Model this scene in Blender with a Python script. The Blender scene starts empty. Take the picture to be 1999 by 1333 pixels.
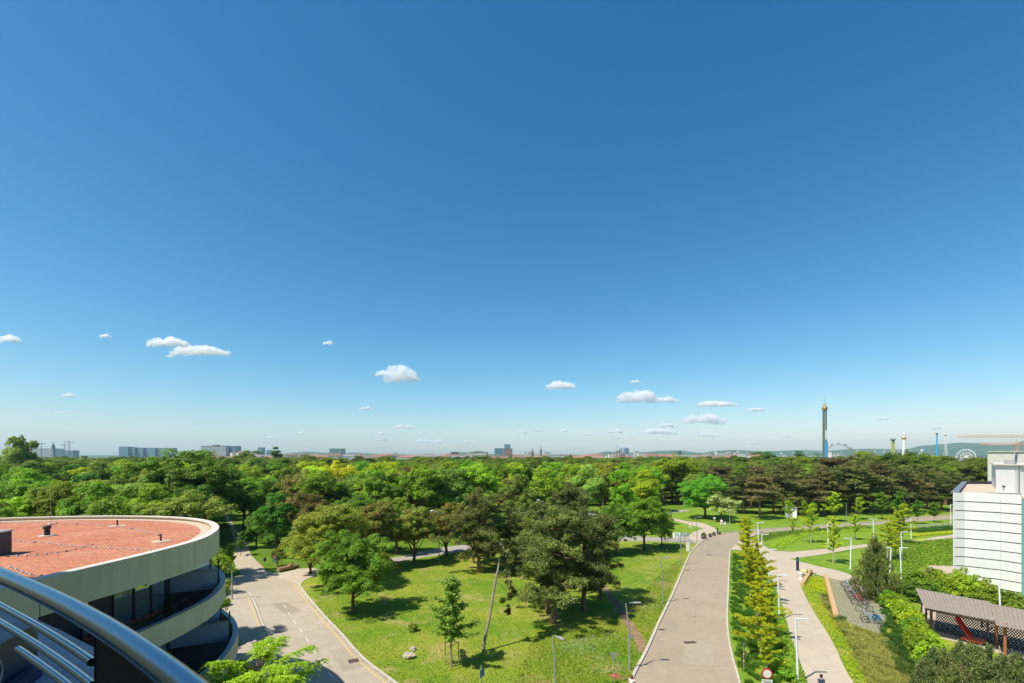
import bpy, bmesh, math, random
import numpy as np
from mathutils import Vector, Matrix
from mathutils.geometry import tessellate_polygon

R = math.radians
scene = bpy.context.scene
COL = scene.collection
random.seed(7)
rng = np.random.default_rng(7)

# ------------------------------------------------------------------ camera, world, sun, exposure
EYE = 17.0            # height of the balcony the picture was taken from
FOC = 944.0           # focal length in pixels of the 1999 px wide photograph (17 mm shift lens)
HOR = 890.0           # row of the horizon
cam_d = bpy.data.cameras.new("camera")
cam = bpy.data.objects.new("camera", cam_d)
COL.objects.link(cam)
cam.location = (0, 0, EYE)
cam.rotation_euler = (R(90), 0, 0)
cam_d.sensor_width = 36
cam_d.lens = FOC * 36 / 1999
cam_d.shift_y = (HOR - 666.5) / 1999
cam_d.clip_start = 0.05
cam_d.clip_end = 120000
scene.camera = cam

SUN_EL = R(57)
SUN_TO = Vector((-0.83 * math.cos(SUN_EL), -0.56 * math.cos(SUN_EL), math.sin(SUN_EL))).normalized()
world = bpy.data.worlds.new("World")
scene.world = world
world.use_nodes = True
wn = world.node_tree.nodes
wl = world.node_tree.links
bg = wn["Background"]
sky = wn.new("ShaderNodeTexSky")
sky.sky_type = 'NISHITA'
sky.sun_disc = False
sky.sun_elevation = SUN_EL
sky.sun_rotation = math.atan2(SUN_TO.x, SUN_TO.y)
sky.altitude = 200
sky.air_density = 1.0
sky.dust_density = 0.8
sky.ozone_density = 1.5
# film-like colour response of the sky, channel by channel: gain * radiance ** power
sep = wn.new("ShaderNodeSeparateColor")
cmb = wn.new("ShaderNodeCombineColor")
wl.new(sky.outputs[0], sep.inputs[0])
for ch, (gain, power) in enumerate(((1.66, 1.95), (1.045, 1.23), (0.945, 0.97))):
    m1 = wn.new("ShaderNodeMath"); m1.operation = 'MULTIPLY'; m1.inputs[1].default_value = 0.1
    m2 = wn.new("ShaderNodeMath"); m2.operation = 'POWER'; m2.inputs[1].default_value = power
    m3 = wn.new("ShaderNodeMath"); m3.operation = 'MULTIPLY'; m3.inputs[1].default_value = gain * 10
    wl.new(sep.outputs[ch], m1.inputs[0]); wl.new(m1.outputs[0], m2.inputs[0]); wl.new(m2.outputs[0], m3.inputs[0]); wl.new(m3.outputs[0], cmb.inputs[ch])
wl.new(cmb.outputs[0], bg.inputs['Color'])
bg.inputs['Strength'].default_value = 0.1

sun_d = bpy.data.lights.new("sun", 'SUN')
sun_d.energy = 4.2
sun_d.angle = R(0.53)
sun_d.color = (1.0, 0.93, 0.82)
sun = bpy.data.objects.new("sun", sun_d)
COL.objects.link(sun)
sun.location = SUN_TO * 300
sun.rotation_euler = SUN_TO.to_track_quat('Z', 'Y').to_euler()

vs = scene.view_settings
vs.view_transform = 'Standard'
vs.look = 'None'
vs.exposure = 0.66
vs.gamma = 1.0
vs.use_curve_mapping = False
scene.render.engine = 'CYCLES'
cy = scene.cycles
cy.use_denoising = True
cy.max_bounces = 12
cy.diffuse_bounces = 3
cy.glossy_bounces = 3
cy.transmission_bounces = 4
cy.volume_bounces = 12
cy.transparent_max_bounces = 6
cy.caustics_reflective = False
cy.caustics_refractive = False
cy.sample_clamp_indirect = 6

HAZE_DENSITY = 7.5e-5

# ------------------------------------------------------------------ helpers
def at(x, y, z=0.0):
    """A surveyed point of the photograph: pixel (x, y) lying on the level z, as a world position."""
    Y = (EYE - z) * FOC / (y - HOR)
    return Vector((Y * (x - 999.5) / FOC, Y, z))

def far(x, Y, z=0.0):
    return Vector((Y * (x - 999.5) / FOC, Y, z))

def alt(y, Y):
    return EYE - (y - HOR) * Y / FOC

def spline(pts, step=None, n=8, closed=False):
    P = [Vector(p) for p in pts]
    m = len(P)
    out = []
    rngi = range(m) if closed else range(m - 1)
    for i in rngi:
        p0 = P[(i - 1) % m] if (closed or i > 0) else P[0] * 2 - P[1]
        p1 = P[i]
        p2 = P[(i + 1) % m]
        p3 = P[(i + 2) % m] if (closed or i + 2 < m) else P[m - 1] * 2 - P[m - 2]
        for k in range(n):
            t = k / n
            out.append(0.5 * ((2 * p1) + (p2 - p0) * t + (2 * p0 - 5 * p1 + 4 * p2 - p3) * t * t + (3 * p1 - p0 - 3 * p2 + p3) * t ** 3))
    if not closed:
        out.append(P[-1].copy())
    return out

class MB:
    """Collects boxes, tubes and prisms into one mesh."""
    def __init__(s):
        s.v = []; s.f = []; s.sm = []; s.mi = []
        s.cur = 0
    def add(s, vs_, fs, smooth=False):
        b = len(s.v)
        s.v.extend([tuple(v) for v in vs_])
        for f in fs:
            s.f.append(tuple(b + i for i in f)); s.sm.append(smooth); s.mi.append(s.cur)
        return s
    def box(s, c, d, rz=0.0, m=None):
        hx, hy, hz = d[0] / 2, d[1] / 2, d[2] / 2
        vs_ = [Vector((x, y, z)) for z in (-hz, hz) for y in (-hy, hy) for x in (-hx, hx)]
        Rm = m if m is not None else Matrix.Rotation(rz, 3, 'Z')
        c = Vector(c)
        vs_ = [Rm @ v + c for v in vs_]
        return s.add(vs_, [(0, 2, 3, 1), (4, 5, 7, 6), (0, 1, 5, 4), (2, 6, 7, 3), (0, 4, 6, 2), (1, 3, 7, 5)])
    def tube(s, pts, rad, n=8, cap=True, smooth=True):
        pts = [Vector(p) for p in pts]
        if not hasattr(rad, '__len__'):
            rad = [rad] * len(pts)
        rings = []
        up = None
        for i, p in enumerate(pts):
            d = (pts[min(i + 1, len(pts) - 1)] - pts[max(i - 1, 0)])
            if d.length < 1e-9: d = Vector((0, 0, 1))
            d.normalize()
            if up is None:
                a = Vector((1, 0, 0)) if abs(d.x) < 0.8 else Vector((0, 1, 0))
            else:
                a = up
            u = (a - d * a.dot(d)).normalized()
            w = d.cross(u)
            up = u
            rings.append([p + (u * math.cos(2 * math.pi * k / n) + w * math.sin(2 * math.pi * k / n)) * rad[i] for k in range(n)])
        vs_ = [v for r_ in rings for v in r_]
        fs = []
        for i in range(len(pts) - 1):
            for k in range(n):
                fs.append((i * n + k, i * n + (k + 1) % n, (i + 1) * n + (k + 1) % n, (i + 1) * n + k))
        s.add(vs_, fs, smooth)
        if cap:
            s.add(rings[0][::-1], [tuple(range(n))]); s.add(rings[-1], [tuple(range(n))])
        return s
    def cyl(s, c, r, h, n=16, smooth=True):
        c = Vector(c)
        return s.tube([c, c + Vector((0, 0, h))], r, n, True, smooth)
    def prism(s, poly, z0, z1, bottom=True):
        poly = [(p[0], p[1]) for p in poly]
        area = sum(poly[i][0] * poly[(i + 1) % len(poly)][1] - poly[(i + 1) % len(poly)][0] * poly[i][1] for i in range(len(poly)))
        if area < 0: poly = poly[::-1]
        n = len(poly)
        tris = tessellate_polygon([[Vector((p[0], p[1], 0)) for p in poly]])
        def orient(t):
            a, b, c = (poly[i] for i in t)
            cr = (b[0] - a[0]) * (c[1] - a[1]) - (b[1] - a[1]) * (c[0] - a[0])
            return t if cr > 0 else (t[0], t[2], t[1])
        tris = [orient(t) for t in tris]
        s.add([(p[0], p[1], z1) for p in poly], tris)
        if z0 is not None:
            s.add([(p[0], p[1], z) for z in (z0, z1) for p in poly], [(i, (i + 1) % n, n + (i + 1) % n, n + i) for i in range(n)])
            if bottom:
                s.add([(p[0], p[1], z0) for p in poly], [(t[0], t[2], t[1]) for t in tris])
        return s
    def lathe(s, prof, n=24, c=(0, 0, 0), smooth=True):
        c = Vector(c)
        vs_ = [c + Vector((r * math.cos(2 * math.pi * k / n), r * math.sin(2 * math.pi * k / n), z)) for r, z in prof for k in range(n)]
        fs = [(i * n + k, i * n + (k + 1) % n, (i + 1) * n + (k + 1) % n, (i + 1) * n + k) for i in range(len(prof) - 1) for k in range(n)]
        return s.add(vs_, fs, smooth)
    def disc(s, c, u, w, r, n=24):
        c = Vector(c)
        return s.add([c + (u * math.cos(2 * math.pi * k / n) + w * math.sin(2 * math.pi * k / n)) * r for k in range(n)], [tuple(range(n))])
    def mesh(s, name, mats):
        me = bpy.data.meshes.new(name)
        me.from_pydata(s.v, [], s.f)
        me.polygons.foreach_set('use_smooth', s.sm)
        if not isinstance(mats, (list, tuple)): mats = [mats]
        for m in mats: me.materials.append(m)
        if len(mats) > 1: me.polygons.foreach_set('material_index', s.mi)
        me.update()
        return me
    def build(s, name, mats, parent=None, bevel=0):
        o = bpy.data.objects.new(name, s.mesh(name, mats))
        COL.objects.link(o)
        if parent is not None: o.parent = parent
        if bevel:
            b = o.modifiers.new("bevel", 'BEVEL'); b.width = bevel; b.segments = 2; b.limit_method = 'ANGLE'
        return o

def tag(o, label=None, cat=None, group=None, kind=None):
    if label: o['label'] = label
    if cat: o['category'] = cat
    if group: o['group'] = group
    if kind: o['kind'] = kind
    return o

def thing(name, label, cat, loc=(0, 0, 0), rz=0, group=None):
    o = bpy.data.objects.new(name, None)
    COL.objects.link(o)
    o.empty_display_size = 0.3
    o.location = loc
    o.rotation_euler = (0, 0, rz)
    return tag(o, label, cat, group)

def link(name, me, parent=None, loc=(0, 0, 0), rz=0, sc=None, color=None):
    o = bpy.data.objects.new(name, me)
    COL.objects.link(o)
    if parent is not None: o.parent = parent
    o.location = loc
    o.rotation_euler = (0, 0, rz)
    if sc is not None: o.scale = sc if hasattr(sc, '__len__') else (sc, sc, sc)
    if color is not None: o.color = (*color, 1)
    return o

def kids(o):
    return [c for c in o.children]

def copy_tree(o, parent=None):
    c = o.copy()
    COL.objects.link(c)
    if parent is not None: c.parent = parent
    for ch in kids(o): copy_tree(ch, c)
    return c

# ------------------------------------------------------------------ materials
class NT:
    def __init__(s, name):
        s.m = bpy.data.materials.new(name); s.m.use_nodes = True
        s.t = s.m.node_tree; s.n = s.t.nodes
        s.p = s.n["Principled BSDF"]; s.out = s.n["Material Output"]
    def new(s, t, **k):
        n = s.n.new(t)
        for a, b in k.items(): setattr(n, a, b)
        return n
    def l(s, a, b): s.t.links.new(a, b)
    def coord(s, kind='Object'):
        return s.new("ShaderNodeTexCoord").outputs[kind]
    def noise(s, scale, detail=4, rough=0.55, vec=None, dist=0.0, scl=None):
        n = s.new("ShaderNodeTexNoise")
        n.inputs['Scale'].default_value = scale; n.inputs['Detail'].default_value = detail
        n.inputs['Roughness'].default_value = rough; n.inputs['Distortion'].default_value = dist
        v = vec if vec is not None else s.coord()
        if scl is not None:
            mp = s.new("ShaderNodeMapping"); mp.inputs['Scale'].default_value = scl
            s.l(v, mp.inputs[0]); v = mp.outputs[0]
        s.l(v, n.inputs['Vector'])
        return n.outputs['Fac']
    def ramp(s, fac, stops):
        r = s.new("ShaderNodeValToRGB")
        e = r.color_ramp.elements
        while len(e) < len(stops): e.new(0.5)
        for el, (p, c) in zip(e, stops):
            el.position = p; el.color = (*c, 1) if len(c) == 3 else c
        s.l(fac, r.inputs[0])
        return r.outputs[0]
    def mix(s, fac, a, b, mode='MIX'):
        n = s.new("ShaderNodeMix", data_type='RGBA', blend_type=mode)
        for sock, v in ((n.inputs[0], fac), (n.inputs[6], a), (n.inputs[7], b)):
            if isinstance(v, (int, float)): sock.default_value = v
            elif isinstance(v, tuple): sock.default_value = (*v, 1)
            else: s.l(v, sock)
        return n.outputs[2]
    def math(s, op, a, b=0.5):
        n = s.new("ShaderNodeMath", operation=op)
        for sock, v in ((n.inputs[0], a), (n.inputs[1], b)):
            if isinstance(v, (int, float)): sock.default_value = v
            else: s.l(v, sock)
        return n.outputs[0]
    def base(s, v, rough=0.7, spec=0.3, metal=0.0):
        if isinstance(v, tuple): s.p.inputs['Base Color'].default_value = (*v, 1)
        else: s.l(v, s.p.inputs['Base Color'])
        s.p.inputs['Roughness'].default_value = rough
        s.p.inputs['Specular IOR Level'].default_value = spec
        s.p.inputs['Metallic'].default_value = metal
        return s
    def bump(s, h, strength=0.3, dist=0.05):
        b = s.new("ShaderNodeBump"); b.inputs['Strength'].default_value = strength; b.inputs['Distance'].default_value = dist
        s.l(h, b.inputs['Height']); s.l(b.outputs[0], s.p.inputs['Normal'])
        return s

def plain(name, c, rough=0.6, spec=0.4, metal=0.0, var=0.12, scale=3.0, bump=0.0):
    t = NT(name)
    n = t.noise(scale, 5, 0.6)
    col = t.ramp(n, [(0.3, tuple(x * (1 - var) for x in c)), (0.7, tuple(min(1, x * (1 + var)) for x in c))])
    t.base(col, rough, spec, metal)
    if bump: t.bump(n, bump, 0.02)
    return t.m

M = {}
def lawn_mat(name, a, b, c, bare, bare_amt=0.62, flower=None):
    t = NT(name)
    big = t.noise(0.09, 4, 0.6)
    mid = t.noise(0.6, 5, 0.65)
    fine = t.noise(7.0, 4, 0.7)
    col = t.mix(t.ramp(big, [(0.38, (0, 0, 0)), (0.62, (1, 1, 1))]), a, b)
    col = t.mix(t.ramp(mid, [(0.42, (0, 0, 0)), (0.66, (1, 1, 1))]), col, c)
    col = t.mix(t.ramp(t.noise(0.23, 6, 0.7, dist=0.6), [(bare_amt, (0, 0, 0)), (bare_amt + 0.12, (0.75, 0.75, 0.75))]), col, bare)
    col = t.mix(0.75, col, t.ramp(fine, [(0.25, (0.35, 0.35, 0.35)), (0.5, (1, 1, 1)), (0.75, (1.5, 1.5, 1.4))]), 'MULTIPLY')
    t.base(col, 0.9, 0.1)
    t.bump(fine, 0.8, 0.08)
    return t.m
M['lawn'] = lawn_mat('lawn_grass', (0.11, 0.22, 0.016), (0.285, 0.305, 0.04), (0.19, 0.265, 0.022), (0.37, 0.31, 0.11), 0.53)
M['meadow'] = lawn_mat('meadow_grass', (0.11, 0.22, 0.018), (0.16, 0.27, 0.022), (0.22, 0.29, 0.03), (0.28, 0.26, 0.08), 0.66)
M['parkfloor'] = lawn_mat('park_floor_grass', (0.09, 0.17, 0.014), (0.13, 0.22, 0.018), (0.10, 0.16, 0.018), (0.2, 0.16, 0.08), 0.64)

def road_mat(name, a, b, streak=True):
    t = NT(name)
    n1 = t.noise(0.12, 5, 0.6); n2 = t.noise(1.3, 5, 0.6); n3 = t.noise(40, 3, 0.7)
    col = t.mix(t.ramp(n1, [(0.3, (0, 0, 0)), (0.7, (1, 1, 1))]), a, b)
    col = t.mix(0.5, col, t.ramp(n2, [(0.3, (0.78, 0.78, 0.78)), (0.7, (1.12, 1.12, 1.12))]), 'MULTIPLY')
    col = t.mix(0.5, col, t.ramp(n3, [(0.3, (0.7, 0.7, 0.7)), (0.7, (1.2, 1.2, 1.2))]), 'MULTIPLY')
    # hairline cracks and tar seams
    v = t.new("ShaderNodeTexVoronoi", feature='DISTANCE_TO_EDGE'); v.inputs['Scale'].default_value = 0.16
    ds = t.new("ShaderNodeVectorMath", operation='ADD')
    nn = t.new("ShaderNodeTexNoise"); nn.inputs['Scale'].default_value = 0.5; nn.inputs['Detail'].default_value = 5
    cc = t.coord(); t.l(cc, nn.inputs['Vector']); t.l(cc, ds.inputs[0])
    sc_ = t.new("ShaderNodeVectorMath", operation='SCALE'); sc_.inputs['Scale'].default_value = 2.0
    t.l(nn.outputs['Color'], sc_.inputs[0]); t.l(sc_.outputs[0], ds.inputs[1]); t.l(ds.outputs[0], v.inputs['Vector'])
    col = t.mix(t.ramp(v.outputs['Distance'], [(0.0, (0.35, 0.35, 0.35)), (0.006, (0, 0, 0))]), col, (0.2, 0.17, 0.14))
    t.base(col, 0.85, 0.2)
    t.bump(n3, 0.3, 0.01)
    return t.m
M['road'] = road_mat('pale_asphalt', (0.31, 0.250, 0.172), (0.37, 0.303, 0.218))
M['road2'] = road_mat('pale_asphalt_left', (0.365, 0.308, 0.23), (0.43, 0.368, 0.285))
M['path'] = road_mat('beige_path_concrete', (0.43, 0.358, 0.268), (0.49, 0.415, 0.318))
M['gravelpath'] = road_mat('gravel_path', (0.38, 0.30, 0.20), (0.48, 0.41, 0.31))
M['farroad'] = road_mat('old_asphalt', (0.29, 0.262, 0.215), (0.37, 0.34, 0.285))
M['dirt'] = plain('bare_earth', (0.24, 0.16, 0.09), 0.95, 0.1, var=0.35, scale=1.5, bump=0.5)
M['kerb'] = plain('kerb_stone', (0.46, 0.42, 0.35), 0.8, 0.2, var=0.15, scale=2)
M['white_paint'] = plain('white_road_paint', (0.55, 0.53, 0.49), 0.7, 0.3, var=0.15, scale=6)
M['yellow_paint'] = plain('yellow_road_paint', (0.55, 0.40, 0.14), 0.7, 0.3, var=0.2, scale=4)
M['iron'] = plain('rusty_iron', (0.14, 0.09, 0.07), 0.8, 0.3, var=0.3, scale=15)
M['lamp_grey'] = plain('galvanised_steel', (0.36, 0.36, 0.35), 0.5, 0.4, 0.3, var=0.15, scale=4)
M['lamp_white'] = plain('white_painted_steel', (0.72, 0.75, 0.78), 0.4, 0.4, var=0.06, scale=4)
M['black'] = plain('black_plastic', (0.02, 0.02, 0.022), 0.5, 0.4)
M['rubber'] = plain('tyre_rubber', (0.025, 0.025, 0.025), 0.85, 0.2)
M['red_paint'] = plain('red_paint', (0.55, 0.03, 0.02), 0.45, 0.4, var=0.1)
M['white'] = plain('white_paint', (0.78, 0.77, 0.74), 0.5, 0.4, var=0.05)
M['blue_paint'] = plain('blue_paint', (0.03, 0.16, 0.45), 0.45, 0.4)
M['navy'] = plain('navy_panel', (0.015, 0.02, 0.06), 0.4, 0.4)
M['wood'] = None
def wood_mat(name, a, b, sc=(1, 12, 12), rough=0.8):
    t = NT(name)
    n = t.noise(2.0, 6, 0.65, scl=sc)
    t.base(t.ramp(n, [(0.3, a), (0.7, b)]), rough, 0.2); t.bump(n, 0.3, 0.01)
    return t.m
M['wood'] = wood_mat('larch_wood', (0.42, 0.27, 0.12), (0.55, 0.37, 0.19))
M['oldwood'] = wood_mat('weathered_grey_boards', (0.19, 0.155, 0.12), (0.34, 0.29, 0.235), (14, 1, 14))
M['darkwood'] = wood_mat('dark_lattice_wood', (0.035, 0.028, 0.022), (0.07, 0.055, 0.04), (2, 2, 2))
M['log'] = wood_mat('log_wood', (0.25, 0.15, 0.08), (0.40, 0.26, 0.16), (1, 1, 10))
def bark_mat(name, a, b):
    t = NT(name)
    n = t.noise(5.0, 6, 0.7, scl=(1, 1, 0.25))
    t.base(t.ramp(n, [(0.3, a), (0.7, b)]), 0.95, 0.1); t.bump(n, 0.7, 0.05)
    return t.m
M['bark'] = bark_mat('brown_bark', (0.06, 0.045, 0.03), (0.17, 0.13, 0.09))
M['pinebark'] = bark_mat('orange_pine_bark', (0.12, 0.07, 0.045), (0.33, 0.21, 0.14))
M['palebark'] = bark_mat('pale_bark', (0.33, 0.27, 0.2), (0.55, 0.47, 0.37))

def leaf_mat(name, spots=None, spot_at=0.9, trans=0.36, lo=0.55, hi=1.45, huevar=0.03, rnd=0.28):
    """Foliage: the object colour, varied leaf by leaf and tree by tree."""
    t = NT(name)
    oi = t.new("ShaderNodeObjectInfo")
    at_ = t.new("ShaderNodeAttribute", attribute_name='tone')
    tone = at_.outputs['Fac']
    k = t.ramp(tone, [(0.0, (lo,) * 3), (1.0, (hi, hi, hi * 0.9))])
    col = t.mix(1.0, oi.outputs['Color'], k, 'MULTIPLY')
    hs = t.new("ShaderNodeHueSaturation")
    t.l(col, hs.inputs['Color'])
    h = t.new("ShaderNodeMapRange"); h.inputs['To Min'].default_value = 0.5 - huevar; h.inputs['To Max'].default_value = 0.5 + huevar
    t.l(oi.outputs['Random'], h.inputs[0]); t.l(h.outputs[0], hs.inputs['Hue'])
    v = t.new("ShaderNodeMapRange"); v.inputs['To Min'].default_value = 1 - rnd; v.inputs['To Max'].default_value = 1 + rnd
    t.l(t.math('FRACT', t.math('MULTIPLY', oi.outputs['Random'], 7.31)), v.inputs[0]); t.l(v.outputs[0], hs.inputs['Value'])
    col = hs.outputs[0]
    if spots:
        at2 = t.new("ShaderNodeAttribute", attribute_name='bloom')
        m = t.math('GREATER_THAN', at2.outputs['Fac'], spot_at)
        col = t.mix(m, col, spots)
    t.base(col, 0.55, 0.25)
    tr = t.new("ShaderNodeBsdfTranslucent"); 
    t.l(t.mix(1.0, col, (1.5, 1.4, 0.5), 'MULTIPLY'), tr.inputs['Color'])
    ms = t.new("ShaderNodeMixShader"); ms.inputs[0].default_value = trans
    t.l(t.p.outputs[0], ms.inputs[1]); t.l(tr.outputs[0], ms.inputs[2]); t.l(ms.outputs[0], t.out.inputs['Surface'])
    return t.m
M['leaf'] = leaf_mat('green_leaves')
M['leaf_red'] = leaf_mat('chestnut_leaves_red_bloom', (0.36, 0.14, 0.08), 0.74)
M['leaf_white'] = leaf_mat('leaves_white_bloom', (0.55, 0.56, 0.30), 0.55)
M['leaf_pale'] = leaf_mat('leaves_pale_bloom', (0.34, 0.40, 0.11), 0.80)
M['needle'] = leaf_mat('pine_needles', (0.26, 0.16, 0.07), 0.95, trans=0.2, lo=0.5, hi=1.6, huevar=.012)
M['needle_brown'] = leaf_mat('pine_needles_browned', (0.36, 0.18, 0.10), 0.84, trans=0.2, lo=0.5, hi=1.6, huevar=.012)
# ------------------------------------------------------------------ plants
def unit(a):
    return a / np.maximum(np.linalg.norm(a, axis=1, keepdims=True), 1e-9)

def leaf_mesh(name, P, N, L, W, tone, bloom, mats, T=None):
    n = len(P)
    N = unit(N)
    if T is None:
        T = np.cross(N, unit(rng.normal(size=(n, 3))))
    T = unit(T - N * np.sum(T * N, axis=1, keepdims=True))
    B = np.cross(N, T)
    L = np.broadcast_to(L, (n,))[:, None] / 2; W = np.broadcast_to(W, (n,))[:, None] / 2
    V = np.stack([P - T * L, P - B * W + N * W * 0.3, P + T * L, P + B * W + N * W * 0.3], axis=1).reshape(-1, 3)
    me = bpy.data.meshes.new(name)
    me.vertices.add(4 * n); me.vertices.foreach_set('co', V.astype(np.float32).ravel())
    me.loops.add(4 * n); me.loops.foreach_set('vertex_index', np.arange(4 * n, dtype=np.int32))
    me.polygons.add(n); me.polygons.foreach_set('loop_start', (np.arange(n) * 4).astype(np.int32))
    me.polygons.foreach_set('loop_total', np.full(n, 4, dtype=np.int32))
    a = me.attributes.new('tone', 'FLOAT', 'FACE'); a.data.foreach_set('value', np.clip(tone, 0, 1).astype(np.float32))
    b = me.attributes.new('bloom', 'FLOAT', 'FACE'); b.data.foreach_set('value', bloom.astype(np.float32))
    me.materials.append(mats)
    me.update(calc_edges=True)
    return me

def clump_leaves(C, r, per, up=0.45, jit=0.6, shell=0.72, squash=0.8):
    """Leaves on the outsides of leaf clumps centred on C."""
    k = len(C)
    idx = np.repeat(np.arange(k), per)
    u = unit(rng.normal(size=(len(idx), 3)))
    u[:, 2] = np.where(u[:, 2] < -0.35, -u[:, 2], u[:, 2])
    rr = np.broadcast_to(r, (k,))[idx][:, None] * rng.uniform(shell, 1.08, (len(idx), 1))
    P = C[idx] + u * rr * np.array([1, 1, squash])
    N = u * 0.8 + np.array([0, 0, up]) + rng.normal(size=u.shape) * jit * 0.38
    ct = rng.uniform(0, 1, k)[idx]; cb = rng.uniform(0, 1, k)[idx]
    tone = ct * 0.5 + rng.uniform(0, 1, len(idx)) * 0.5
    bloom = cb * 0.35 + rng.uniform(0, 1, len(idx)) * 0.65
    return P, N, tone, bloom

def broadleaf(name, R0=4.0, H=10.0, bole=2.2, lobes=9, clumps=150, per=60, leaf=0.3, cr=0.62, seed=1, mat='leaf', bark='bark', spread=1.0, open_=0.0):
    """Crown and trunk meshes of one broadleaved tree standing at the origin."""
    rs = np.random.default_rng(seed)
    hc = (H - bole) / 2; zc = bole + hc
    LC = []
    for i in range(lobes):
        a = i * 2.4 + rs.uniform(-.4, .4)
        zf = rs.uniform(-0.55, 0.62)
        rad = math.sqrt(max(0.05, 1 - zf * zf)) * rs.uniform(0.42, 0.62) * R0
        LC.append((math.cos(a) * rad * spread, math.sin(a) * rad * spread, zc + zf * hc, R0 * rs.uniform(0.34, 0.52)))
    LC.append((rs.uniform(-.4, .4), rs.uniform(-.4, .4), H - R0 * 0.42, R0 * 0.42))
    LC = np.array(LC)
    li = rs.integers(0, len(LC), clumps)
    u = unit(rs.normal(size=(clumps, 3)))
    u[:, 2] = np.where(u[:, 2] < -0.3, -u[:, 2], u[:, 2])
    C = LC[li, :3] + u * LC[li, 3:4] * rs.uniform(0.55 - open_, 1.05, (clumps, 1)) * np.array([1, 1, 0.9])
    P, N, tone, bloom = clump_leaves(C, rs.uniform(cr * 0.6, cr * 1.25, clumps), per)
    keep = P[:, 2] > bole * 0.6
    P, N, tone, bloom = P[keep], N[keep], tone[keep], bloom[keep]
    n = len(P)
    cme = leaf_mesh(name + '_crown', P, N, leaf * rng.uniform(0.75, 1.3, n), leaf * 0.62 * rng.uniform(0.7, 1.2, n), tone, bloom, M[mat])
    b = MB()
    r0 = 0.028 * H
    top = Vector((rs.uniform(-.3, .3), rs.uniform(-.3, .3), zc + hc * 0.35))
    mid = Vector((rs.uniform(-.15, .15), rs.uniform(-.15, .15), bole))
    b.tube([(0, 0, -0.1), (0, 0, 0.35), mid, mid.lerp(top, 0.5), top], [r0 * 1.5, r0, r0 * 0.85, r0 * 0.55, r0 * 0.2], 8)
    for lc in LC[:7]:
        e = Vector(lc[:3]); s_ = mid.lerp(top, rs.uniform(0, 0.5))
        b.tube([s_, s_.lerp(e, 0.5) + Vector((0, 0, -0.25)), e], [r0 * 0.45, r0 * 0.28, r0 * 0.08], 5, cap=False)
    return cme, b.mesh(name + '_trunk', M[bark])

def pine(name, H=12.0, R0=4.5, bole=3.5, nb=26, pads=3, per=120, leaf=0.34, seed=1, mat='needle', lean=0.0, flat=0.45, padr=0.85, vz=.16):
    rs = np.random.default_rng(seed)
    b = MB()
    path = [Vector((0, 0, -0.1))]
    for i in range(1, 7):
        f = i / 6
        path.append(Vector((lean * f * f + rs.uniform(-.15, .15) * f, rs.uniform(-.2, .2) * f, H * 0.97 * f)))
    r0 = 0.021 * H
    b.tube(path, [r0 * 1.25, r0, r0 * .85, r0 * .72, r0 * .55, r0 * .35, r0 * .12], 8)
    C = []; Rr = []
    for i in range(nb):
        f = rs.uniform(bole / H, 1.0)
        z = H * f
        prof = math.sin(min(1.0, (1.02 - f) / 0.62) * math.pi / 2) * (0.75 + 0.25 * rs.uniform())
        ln = R0 * prof * rs.uniform(0.95 - vz, 1.1) + 0.3
        a = i * 2.399 + rs.uniform(-.5, .5)
        k = min(5, int(f * 6)); s_ = path[k].lerp(path[k + 1], f * 6 - k)
        d = Vector((math.cos(a), math.sin(a), rs.uniform(-0.02 - vz * .5, 0.28 + vz * .5)))
        e = s_ + d * ln
        m_ = s_.lerp(e, 0.5) + Vector((0, 0, -0.12 * ln * 0.5))
        b.tube([s_, m_, e], [r0 * 0.33, r0 * 0.2, r0 * 0.06], 5, cap=False)
        for q in range(pads):
            g = 1.0 - q * 0.27
            if g * ln < 0.5: continue
            c = s_.lerp(e, g) + Vector((rs.normal() * .4, rs.normal() * .4, 0.15 + rs.uniform(0, .25)))
            C.append(c[:]); Rr.append(padr * rs.uniform(0.65, 1.25) * (0.75 + 0.3 * prof))
            for _ in range(2):
                off = rs.normal(size=3) * np.array([.75, .75, vz]) * padr
                C.append((c[0] + off[0], c[1] + off[1], c[2] + off[2])); Rr.append(padr * rs.uniform(0.4, 0.8))
    C.append((path[-1].x, path[-1].y, H * 0.97)); Rr.append(0.7)
    C = np.array(C); Rr = np.array(Rr)
    P, N, tone, bloom = clump_leaves(C, Rr, per, shell=0.45, squash=flat, jit=1.0)
    n = len(P)
    # the blades stand out of the pads, up and outwards
    cen = np.repeat(C, per, axis=0)
    T = unit((P - cen) * np.array([1, 1, 1.6]) + np.array([0, 0, 0.25]) + rng.normal(size=P.shape) * 0.3)
    Nn = np.cross(T, unit(rng.normal(size=P.shape)))
    Nn[:, 2] = np.abs(Nn[:, 2]) + 0.15
    cme = leaf_mesh(name + '_crown', P, Nn, leaf * rng.uniform(0.7, 1.3, n), leaf * 0.34, tone, bloom, M[mat], T=T)
    return cme, b.mesh(name + '_trunk', M['pinebark'])

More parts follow.
